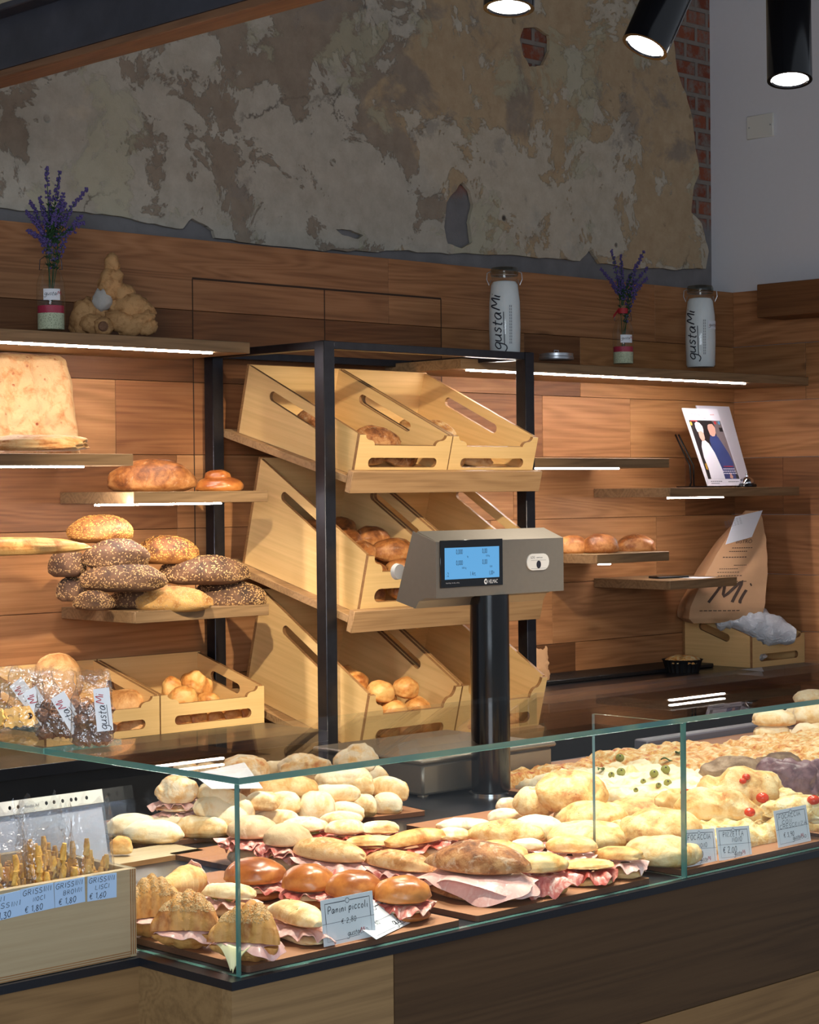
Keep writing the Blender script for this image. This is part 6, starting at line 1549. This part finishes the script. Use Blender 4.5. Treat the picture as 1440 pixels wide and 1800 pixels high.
def jar(label, px, py, hpx, wpx, Y, a0, note=False):
    p = onY(Y, px, py); H = size_at(p, hpx); R = size_at(p, wpx) / 2
    t = thing('clip_top_jar', label, 'jar', p, SCREEN_A)
    MB().lathe([(R * 0.86, 0.0), (R * 0.95, 0.008), (R, H * 0.35), (R * 0.97, H * 0.62), (R * 0.86, H * 0.82), (R * 0.78, H * 0.86), (R * 0.80, H * 0.875), (R * 0.80, H * 0.90)], 44, cap=False).build('glass_body', M['bottle'], t)
    MB().lathe([(R * 0.84, 0.006), (R * 0.93, 0.014), (R * 0.975, H * 0.35), (R * 0.945, H * 0.62), (R * 0.82, H * 0.80), (R * 0.70, H * 0.835), (R * 0.2, H * 0.85)], 44).build('flour_filling', M['flour_white'], t)
    lid = MB().lathe([(R * 0.82, H * 0.905), (R * 0.86, H * 0.915), (R * 0.86, H * 0.955), (R * 0.80, H * 0.985), (R * 0.3, H)], 44).build('glass_lid', M['lid_glass'], t)
    MB().lathe([(R * 0.84, H * 0.90), (R * 0.85, H * 0.905)], 40, cap=False).build('rubber_seal', M['alu'], lid)
    mb = MB()
    for s_ in (-1, 1): mb.tube([(s_ * R * 0.84, 0, H * 0.95), (s_ * R * 1.06, -0.004, H * 0.93), (s_ * R * 1.10, -0.006, H * 0.86), (s_ * R * 0.95, -0.004, H * 0.80), (s_ * R * 0.84, 0, H * 0.86)], 0.0016, 6)
    mb.build('wire_clip', M['alu'], t)
    rp = lambda z: R * (1.0 + 0.012) * (1 - 0.10 * max(0, (z / H - 0.45) / 0.4) ** 2) * (1 if z / H > 0.2 else 0.98)
    mb = MB(); brand(mb, 0, 0, H * 0.135, Matrix.Identity(4), 0, 0, 0)
    mx = max(q.x for q in mb.v); sc_ = H * 0.60 / mx
    out = []
    for q in mb.v:
        z = H * 0.10 + q.x * sc_; s = -q.y * sc_ * 0.9; r = rp(z) + 0.0012; out.append(V((r * sin(a0 + s / R), -r * cos(a0 + s / R), z)))
    mb.v = out; b_ = mb.build('lettering', [M['ink'], M['ink']], t, smooth=False)
    mb = MB()
    for k in range(2):
        ln = []
        for i in range(14):
            z = H * (0.16 + 0.42 * i / 13); s = R * (0.52 + 0.10 * k); r = rp(z) + 0.0012; ln.append((r, s, z))
        for i in range(0, 13):
            (r, s, z), (r2, s2, z2) = ln[i], ln[i + 1]; hw = 0.0012
            mb.add([V((r * sin(a0 + (s - hw) / R), -r * cos(a0 + (s - hw) / R), z)), V((r * sin(a0 + (s + hw) / R), -r * cos(a0 + (s + hw) / R), z)), V((r * sin(a0 + (s + hw) / R), -r * cos(a0 + (s + hw) / R), z2 - 0.003)), V((r * sin(a0 + (s - hw) / R), -r * cos(a0 + (s - hw) / R), z2 - 0.003))], [(0, 1, 2, 3)])
    mb.build('small_print', M['ink_grey'], t, smooth=False)
    if note:
        mb = MB(); mb.grid(lambda u, v: ((rp(H * 0.5) + 0.001) * sin(0.35 + u * 0.75), -(rp(H * 0.5) + 0.001) * cos(0.35 + u * 0.75), H * (0.46 + 0.10 * v)), 12, 2, thick=0.0004); lb = mb.build('paper_label', M['card'], t)
        mb = MB(); brand(mb, 0, 0, H * 0.036, Matrix.Identity(4), 0)
        mb.v = [V(((rp(H * 0.5) + 0.0024) * sin(0.42 + q.x / R), -(rp(H * 0.5) + 0.0024) * cos(0.42 + q.x / R), H * 0.495 + q.y)) for q in mb.v]; mb.build('lettering', [M['ink'], M['ink_red']], lb, smooth=False)
M['lid_glass'] = glass('grey_lid_glass', (0.62, 0.66, 0.62), 1.0, 0.08)
jar('tall clip-top flour jar behind the top of the rack', 888, 632, 163, 57, 5.15, -0.25)
jar('tall clip-top flour jar in the right corner of the top shelf', 1232, 648, 147, 54, 5.15, -0.45, True)
p = onY(5.12, 978, 633); R = size_at(p, 31)
t = thing('tin_lid', 'round pale metal lid with a small handle on the right top shelf', 'lid', p)
MB().lathe([(R * 0.98, 0), (R, 0.004), (R, 0.010), (R * 0.96, 0.013), (R * 0.97, 0.024), (R * 0.6, 0.027)], 40).build('cover', M['alu'], t)
MB().tube([(-0.012, 0, 0.026), (-0.012, 0, 0.036), (0.012, 0, 0.036), (0.012, 0, 0.026)], 0.003, 8).build('handle', M['alu'], t)

# ginger root: one knobbly piece
t = thing('ginger_root', 'big knobbly ginger root on the left top shelf', 'ginger', onY(5.16, 200, 590), SCREEN_A)
pg = onY(5.16, 200, 590); kpx = size_at(pg, 1)
mb = MB()
for x, z, rx, rz, yy, an in ((-52, 34, 24, 34, 0, 0.3), (-28, 38, 20, 34, 10, -0.2), (-34, 20, 26, 18, -14, 0.1), (-14, 14, 18, 17, -26, 0), (12, 24, 28, 20, -10, 0.2), (40, 20, 34, 18, -6, -0.5), (32, 50, 30, 26, 4, 0.2), (18, 74, 22, 18, 4, 0.3), (-4, 92, 22, 32, 2, 0.1), (-2, 124, 14, 22, 2, -0.1), (52, 44, 22, 18, 8, 0.4), (62, 14, 18, 14, -6, -0.7), (-66, 18, 14, 16, 4, 0), (4, 56, 20, 18, 10, 0)):
    vs, fs = ICO[3]; Mx = T(x * kpx, yy * kpx, z * kpx) @ RY(an)
    mb.add([V((q.x * rx * kpx * (1 + 0.10 * sin(q.z * 14)), q.y * min(rx, rz) * kpx, q.z * rz * kpx)) * (1 + 0.22 * nz(q, 2.4, x)) for q in vs], fs, M=Mx)
mb.build('knobbly_root', M['ginger'], t, angle=60)
for x, z, yy, r in ((-12, 13, -43, 9),): MB().lathe([(r * kpx, 0), (r * kpx * 0.7, 0.006), (r * kpx * 0.3, 0.004)], 16, T(x * kpx, yy * kpx, z * kpx) @ RX(pi / 2)).build('cut_end', M['choc'], t)
vs, fs = ICO[3]; MB().add([V((-18 + q.x * 18, q.y * 14 - 6, 62 + q.z * 20)) * kpx * (1 + 0.1 * nz(q, 2, 3)) for q in vs], fs).build('mouldy_patch', simple('grey_mould', lin(176, 172, 166), 0.9, nz=0.1, nscale=120), t)

# ---------------------------------------------------------------- right shelves: magazines, bell, phone
zsh = 1.6636
def mpt(px, py, Y): return onY(Y, px, py)
st = thing('magazine_stand', 'black wire magazine stand behind the magazines', 'stand', (mpt(1222, 856, 5.18).x, 5.18, zsh))
mb = MB().tube([(-0.01, 0.02, 0.004), (0.0, 0.02, 0.02), (0.005, 0.03, 0.09), (0.0, 0.10, 0.22)], 0.004, 8).tube([(0.02, 0.02, 0.004), (0.03, 0.03, 0.02), (0.03, 0.03, 0.09), (0.02, 0.10, 0.22)], 0.004, 8)
mb.build('uprights', M['black_gloss'], st)
MB().box((-0.012, -0.05, 0.0005), (0.11, 0.09, 0.006), bev=0.002).build('foot', M['black_gloss'], st)
def mag(label, bl, br, tl, Yb, Yt, cover):
    b0, b1, t0 = mpt(*bl, Yb), mpt(*br, Yb), mpt(*tl, Yt)
    b0.z = b1.z = zsh + 0.007
    Mx, W, Hh = quad_frame(b0, b1, t0)
    t = thing('magazine', label, 'magazine', b0); mT = T(*(-b0)) @ Mx
    MB().plate([(0, 0), (W, 0), (W, Hh), (0, Hh)], (), 0.004, mT @ T(0, 0, -0.004)).build('pages', M['mag_paper'], t, smooth=False)
    if not cover: return
    shapes = []; z = 0.0003
    def pg(mat, pts, lv):
        mb = MB(); mb.plate([(a * W, b * Hh) for a, b in pts], (), 0.0001, mT @ T(0, 0, z + lv * 0.00022)); shapes.append((mb, mat))
    art = [('m_dark', [(0.07, 0.085), (0.97, 0.085), (0.97, 0.845), (0.07, 0.845)], 0), ('m_grey', [(0.74, 0.30), (0.97, 0.12), (0.97, 0.845), (0.72, 0.845)], 1), ('m_dark', [(0.86, 0.70), (0.955, 0.70), (0.955, 0.755), (0.86, 0.755)], 2),
           ('m_navy', [(0.52, 0.085), (0.88, 0.085), (0.94, 0.30), (0.90, 0.42), (0.76, 0.62), (0.66, 0.68), (0.55, 0.66), (0.47, 0.58), (0.45, 0.40)], 2),
           ('m_skin', [(0.54, 0.66), (0.60, 0.635), (0.66, 0.64), (0.72, 0.68), (0.745, 0.74), (0.73, 0.79), (0.66, 0.81), (0.56, 0.79), (0.53, 0.74)], 3),
           ('m_dark', [(0.525, 0.74), (0.52, 0.80), (0.56, 0.84), (0.66, 0.845), (0.74, 0.82), (0.75, 0.76), (0.73, 0.77), (0.70, 0.80), (0.60, 0.795), (0.555, 0.78)], 4),
           ('m_white', [(0.15, 0.085), (0.55, 0.085), (0.56, 0.20), (0.50, 0.42), (0.42, 0.54), (0.34, 0.585), (0.24, 0.57), (0.18, 0.50), (0.145, 0.36), (0.17, 0.22)], 4),
           ('m_skin', [(0.215, 0.62), (0.25, 0.575), (0.31, 0.57), (0.355, 0.61), (0.365, 0.68), (0.33, 0.71), (0.225, 0.705)], 5),
           ('m_white', [(0.205, 0.69), (0.185, 0.745), (0.20, 0.80), (0.26, 0.825), (0.34, 0.81), (0.395, 0.765), (0.39, 0.72), (0.365, 0.675), (0.31, 0.705)], 6),
           ('m_skin', [(0.70, 0.10), (0.77, 0.085), (0.80, 0.115), (0.75, 0.17)], 5), ('m_yellow', [(0.10 + 0.03 * cos(i * pi / 6), 0.80 + 0.026 * sin(i * pi / 6)) for i in range(12)], 5),
           ('m_red', [(0.80 + 0.03 * cos(i * pi / 6), 0.815 + 0.024 * sin(i * pi / 6)) for i in range(12)], 5), ('m_blue', [(0.91 + 0.03 * cos(i * pi / 6), 0.815 + 0.024 * sin(i * pi / 6)) for i in range(12)], 5),
           ('m_yellow', [(0.10, 0.21), (0.15, 0.20), (0.16, 0.29), (0.11, 0.28)], 6)]
    cov = bpy.data.objects.new('cover_picture', None)
    for mat, pts, lv in art: pg(mat, pts, lv)
    mb = MB(); mats = ['m_dark', 'm_grey', 'm_navy', 'm_skin', 'm_white', 'm_yellow', 'm_red', 'm_blue']
    for q, mat in shapes: mb.add(q.v, q.f, mats.index(mat))
    bpy.data.objects.remove(cov)
    mb.build('cover_picture', [M[x] for x in mats], t, smooth=False)
    mb = MB(); zz = 0.0024
    printed(mb, 'panificatore', 0.10 * W, 0.905 * Hh, 0.042 * Hh, mT, 0, 0.0003, 0.80); printed(mb, 'italiano', 0.50 * W, 0.868 * Hh, 0.014 * Hh, mT, 0, 0.0003)
    printed(mb, 'speciale', 0.74 * W, 0.918 * Hh, 0.018 * Hh, mT, 1, 0.0003)
    for k, (x0, x1, y, mi) in enumerate(((0.62, 0.90, 0.245, 1), (0.58, 0.92, 0.212, 2), (0.55, 0.93, 0.182, 2), (0.56, 0.94, 0.154, 2), (0.10, 0.30, 0.832, 1), (0.12, 0.45, 0.055, 0), (0.12, 0.36, 0.03, 0), (0.62, 0.93, 0.05, 3))):
        for q in range(6):
            a_, b_ = x0 + (x1 - x0) * q / 6, x0 + (x1 - x0) * (q + 0.8) / 6
            ribbon(mb, [(a_ * W, y * Hh), (b_ * W, y * Hh)], 0.011 * Hh, mT, mi, zz if y > 0.085 else 0.0003)
    mb.build('cover_lettering', [M['ink_grey'], M['m_red'], M['m_white'], M['ink_grey']], t, smooth=False)
for nm, c in (('m_dark', (40, 34, 36)), ('m_grey', (120, 106, 108)), ('m_navy', (58, 70, 122)), ('m_skin', (214, 160, 142)), ('m_white', (224, 220, 230)), ('m_yellow', (226, 176, 70)), ('m_red', (206, 46, 50)), ('m_blue', (90, 150, 190))):
    M[nm] = simple('print_' + nm[2:], lin(*c), 0.35)
M['mag_paper'] = simple('magazine_paper', lin(226, 222, 232), 0.35)
mag('magazine behind the other, mostly hidden, on the right shelf', (1262, 856), (1320, 852), (1233, 713), 5.17, 5.28, False)
mag('magazine whose cover shows a person in a chef hat and one in blue', (1245, 857), (1306, 855), (1221, 718), 5.07, 5.20, True)
p = onY(5.06, 1313, 857); p.z = zsh
t = thing('counter_bell', 'chrome counter bell on a black base at the foot of the magazines', 'bell', p)
MB().lathe([(0.040, 0), (0.042, 0.004), (0.040, 0.012), (0.032, 0.016)], 40).build('base', M['black_gloss'], t)
MB().lathe([(0.033, 0.016), (0.033, 0.020), (0.028, 0.032), (0.016, 0.040), (0.004, 0.043)], 40).build('dome', M['chrome'], t)
MB().lathe([(0.004, 0.043), (0.004, 0.05), (0.007, 0.052), (0.006, 0.056), (0.002, 0.058)], 20).build('button', M['chrome'], t)
p = onZ(1.306, 1176, 1014)
t = thing('mobile_phone', 'black phone lying on the lowest right shelf', 'phone', (p.x, p.y, 1.3016), SCREEN_A + radians(28))
MB().box((-0.075, -0.037, 0), (0.075, 0.037, 0.008), bev=0.003).build('body', M['black_matt'], t)
MB().box((-0.072, -0.034, 0.0081), (0.072, 0.034, 0.0088)).build('screen', M['black_gloss'], t)
p = onZ(1.302, 1216, 1015)
o = MB().box((-0.06, -0.08, 0), (0.06, 0.08, 0.0006)).build('paper_note', M['card'], smooth=False); o.location = (p.x, p.y, 1.3014); o.rotation_euler = (0, 0, 0.2)
tag(o, 'white paper note beside the phone on the lowest right shelf', 'paper')

# ---------------------------------------------------------------- right corner: paper bags on the crate
def soft_box(rows, n=40):
    """bag from rows of (z, half width, half depth, dx, dy), crumpled"""
    mb = MB(); K = len(rows)
    def fn(u, v):
        f = v * (K - 1); i = min(int(f), K - 2); q = f - i
        z, hw, hd, dx, dy = [a * (1 - q) + b * q for a, b in zip(rows[i], rows[i + 1])]
        a = 2 * pi * u; ca, sa = cos(a), sin(a)
        k = 1.0 / max(abs(ca), abs(sa)) ** 0.86
        x, y = ca * k * hw, sa * k * hd
        c = 0.012 * noise.noise((x * 11, y * 11, z * 11)) + 0.005 * noise.noise((x * 30, y * 30, z * 30 + 4))
        return (x + dx + c, y + dy + c, z + 0.5 * c * (v > 0))
    mb.grid(fn, 64, n); return mb
pb = onY(5.16, 1278, 1093)
t = thing('kraft_paper_bag', 'big brown paper bag with dark lettering and a note, leaning in the right corner', 'paper bag', (pb.x, 5.17, pb.z), SCREEN_A + radians(8))
k_ = size_at(pb, 1)
rows = [(0.0, 60 * k_, 0.07, -8 * k_, 0), (0.02, 70 * k_, 0.085, -8 * k_, 0), (30 * k_, 71 * k_, 0.09, -5 * k_, 0.0), (93 * k_, 57 * k_, 0.080, 17 * k_, 0.02), (143 * k_, 40 * k_, 0.055, 38 * k_, 0.045), (180 * k_, 20 * k_, 0.022, 55 * k_, 0.065), (194 * k_, 12 * k_, 0.006, 59 * k_, 0.07)]
mb = soft_box(rows); zb_ = mb.v
tl_ = MB(); tl_.v, tl_.f, tl_.mi, tl_.tone, tl_.off = mb.v, mb.f, mb.mi, mb.tone, mb.off
bag_o = tl_.build('paper_body', M['paper_bag'], t, angle=50)
def on_bag(mbt):
    """drop flat lettering on the bag's near face"""
    out = []
    for q in mbt.v:
        z = q.y; i = 0
        while i < len(rows) - 2 and rows[i + 1][0] < z: i += 1
        f = (z - rows[i][0]) / max(1e-6, rows[i + 1][0] - rows[i][0]); hd = rows[i][2] * (1 - f) + rows[i + 1][2] * f; dy = rows[i][4] * (1 - f) + rows[i + 1][4] * f
        dx = rows[i][3] * (1 - f) + rows[i + 1][3] * f
        x = q.x + dx
        c = 0.012 * noise.noise((q.x * 11, -hd * 11, z * 11)) + 0.005 * noise.noise((q.x * 30, -hd * 30, z * 30 + 4))
        out.append(V((x, dy - hd + c - 0.0025, z)))
    mbt.v = out; return mbt
mb = MB(); I4 = Matrix.Identity(4)
hand(mb, 'Mi', -38 * k_, 36 * k_, 34 * k_, I4, 6 * k_, 0.25, 0.2, 0, 0, True, 5, 1.5)
mb2 = MB()
for i, (y, x0, x1, w_) in enumerate(((22, -50, 22, 1.6), (72, -44, 22, 1.2), (82, -34, 10, 1.4), (88, -36, 4, 1.2), (94, -34, 0, 1.2), (100, -10, 14, 1.2), (114, -34, 10, 1.6), (124, -26, 8, 1.3), (130, -22, 16, 1.3))):
    n_ = 9
    for j in range(n_):
        xa = x0 + (x1 - x0) * j / n_; ribbon(mb2, [(xa * k_, y * k_), ((xa + (x1 - x0) / n_ * 0.75) * k_, y * k_)], w_ * k_, I4)
printed(mb2, 'BISTRÒ', -18 * k_, 138 * k_, 6.5 * k_, I4)
for q in (mb, mb2): on_bag(q)
mb.build('dark_logo', M['ink_brown'], t, smooth=False); mb2.build('small_print', M['ink_brown'], t, smooth=False)
q = [onY(5.055, 1276, 957), onY(5.055, 1322, 944), onY(5.075, 1341, 897), onY(5.075, 1293, 908)]
nt = MB(); nt.add([tuple(x) for x in q] + [tuple(x + V((0, 0.0012, 0))) for x in q], [(0, 1, 2, 3), (7, 6, 5, 4), (0, 4, 5, 1), (1, 5, 6, 2), (2, 6, 7, 3), (3, 7, 4, 0)])
nto = nt.build('receipt', M['card'], smooth=False); tag(nto, 'white receipt stapled to the top of the big brown paper bag', 'receipt')
fr_, W_, H_ = quad_frame(q[0], q[1], q[3]); ml = MB()
for i in range(5):
    for j in range(6): ribbon(ml, [((0.15 + 0.11 * j) * W_, H_ * (0.90 - 0.06 * i)), ((0.15 + 0.11 * j + 0.08) * W_, H_ * (0.90 - 0.06 * i))], 0.0012, fr_, 0, 0.0008)
ml.build('printed_lines', M['ink_grey'], nto, smooth=False)
pb2 = onY(5.16, 1392, 1128)
t = thing('kraft_paper_bag', 'smaller brown paper bag behind the white plastic bag in the right corner', 'paper bag', (pb2.x, 5.19, pb2.z), SCREEN_A + radians(10))
rows = [(0.0, 26 * k_, 0.06, 6 * k_, 0), (20 * k_, 34 * k_, 0.07, 4 * k_, 0), (40 * k_, 24 * k_, 0.06, -6 * k_, 0.01), (66 * k_, 12 * k_, 0.03, -18 * k_, 0.02), (84 * k_, 6 * k_, 0.01, -26 * k_, 0.03)]
soft_box(rows, 24).build('paper_body', M['paper_bag'], t, angle=50)
mb = MB(); hand(mb, 'Mi', 2 * k_, 12 * k_, 16 * k_, I4, 3 * k_, 0.25, 0.2, 0, 0, True, 5, 1.2); on_bag(mb); mb.build('dark_logo', M['ink_brown'], t, smooth=False)
q = [onY(5.17, 1370, 1066), onY(5.17, 1392, 1076), onY(5.20, 1372, 1028), onY(5.20, 1355, 1024)]
nt = MB(); nt.add([tuple(x) for x in q] + [tuple(x + V((0, 0.0012, 0))) for x in q], [(0, 1, 2, 3), (7, 6, 5, 4), (0, 4, 5, 1), (1, 5, 6, 2), (2, 6, 7, 3), (3, 7, 4, 0)])
tag(nt.build('receipt', M['card'], smooth=False), 'white receipt on the smaller brown paper bag', 'receipt')
# white film bag lying on the crate
pf = onY(5.06, 1330, 1103)
mb = MB(); n = 26
path, rad = [], []
for i in range(n + 1):
    u = i / n; x = -72 + 138 * u; zc_ = 8 - 26 * max(0, u - 0.2) ** 1.2 + 6 * sin(u * 5)
    r = (17 + 4 * sin(u * 40)) * min(1, 0.55 + u * 4) if u < 0.16 else (13 + 16 * min(1, (u - 0.16) * 3.0)) * (1 - 0.5 * max(0, u - 0.7) / 0.3)
    path.append((x * k_, 0, zc_ * k_)); rad.append(r * k_)
tube_blob(path, rad, 36, 4, 0.22, mb=mb)
for v in mb.v:
    c = 0.012 * abs(noise.noise((v.x * 26, v.y * 26, v.z * 26))) + 0.004 * noise.noise((v.x * 70, v.y * 70, v.z * 70)); v.z += c; v.y -= c
o = mb.build('white_plastic_bag', M['white_film'], angle=35); o.location = pf; o.rotation_euler = (0, 0, SCREEN_A + radians(4))
tag(o, 'knotted white plastic bag lying on the crate in the right corner', 'bag')
p = onY(5.2, 1250, 1125)
o = blob(0.16, 0.12, 0.09, 77, lump=0.3).build('crumpled_paper', M['flour_white']); o.location = (6.91, 5.15, ZC + 0.012)
tag(o, 'crumpled white paper inside the right corner crate, seen through its slot', 'paper')

# pie in its dark tin, and the flat things on the worktop
p = onZ(ZC, 1200, 1181)
t = thing('pie', 'golden pie in a dark fluted tin on the right back worktop', 'pie', (p.x, p.y, ZC + 0.0002))
rp_ = size_at(p, 35)
mb = MB(); fl = lambda a, r: r * (1 + 0.03 * cos(a * 22))
pr_ = [(0.80, 0.0), (0.95, 0.045), (1.02, 0.052), (1.0, 0.052), (0.92, 0.044)]
vs = []; fs = []; sg = 88
for r_, z_ in pr_:
    for i in range(sg): a = 2 * pi * i / sg; vs.append((fl(a, rp_ * r_) * cos(a), fl(a, rp_ * r_) * sin(a), z_))
for j in range(len(pr_) - 1):
    for i in range(sg): i2 = (i + 1) % sg; fs.append((j * sg + i, j * sg + i2, (j + 1) * sg + i2, (j + 1) * sg + i))
fs.append(tuple(range(sg - 1, -1, -1))); mb.add(vs, fs); mb.build('tin', M['black_matt'], t)
b = blob(rp_ * 1.84, rp_ * 1.84, 0.045, 5, lump=0.10, dimple=8, sq=2.0, Mx=T(0, 0, 0.028)); b.build('filling', M['pizza'], t)
o = MB().box((5.60, 5.16, ZC), (6.70, 5.372, ZC + 0.016), bev=0.003).build('baking_tray', M['black_matt']); tag(o, 'black baking tray lying along the wall on the right worktop', 'tray')
kn = thing('bread_knife', 'long dark knife lying on the worktop left of the pie', 'knife', onZ(ZC + 0.001, 1060, 1188), SCREEN_A + radians(24))
MB().plate([(-0.14, -0.016), (0.10, -0.018), (0.13, 0.0), (-0.14, 0.014)], (), 0.002).build('blade', M['alu'], kn)
MB().box((-0.26, -0.014, 0), (-0.14, 0.014, 0.016), bev=0.005).build('handle', M['black_matt'], kn)
# bits of paper bag beside the bottom right crate
p = onY(5.2, 951, 1150)
t = bag_mesh(0.07, 0.03, p.z - ZC + 0.02, 5, crump=0.3, open_=0.9).build('folded_paper_bag', M['paper_bag'], angle=40); t.location = (p.x, 5.2, ZC + 0.0)
tag(t, 'creased brown paper bag end sticking out behind the rack post', 'paper bag')
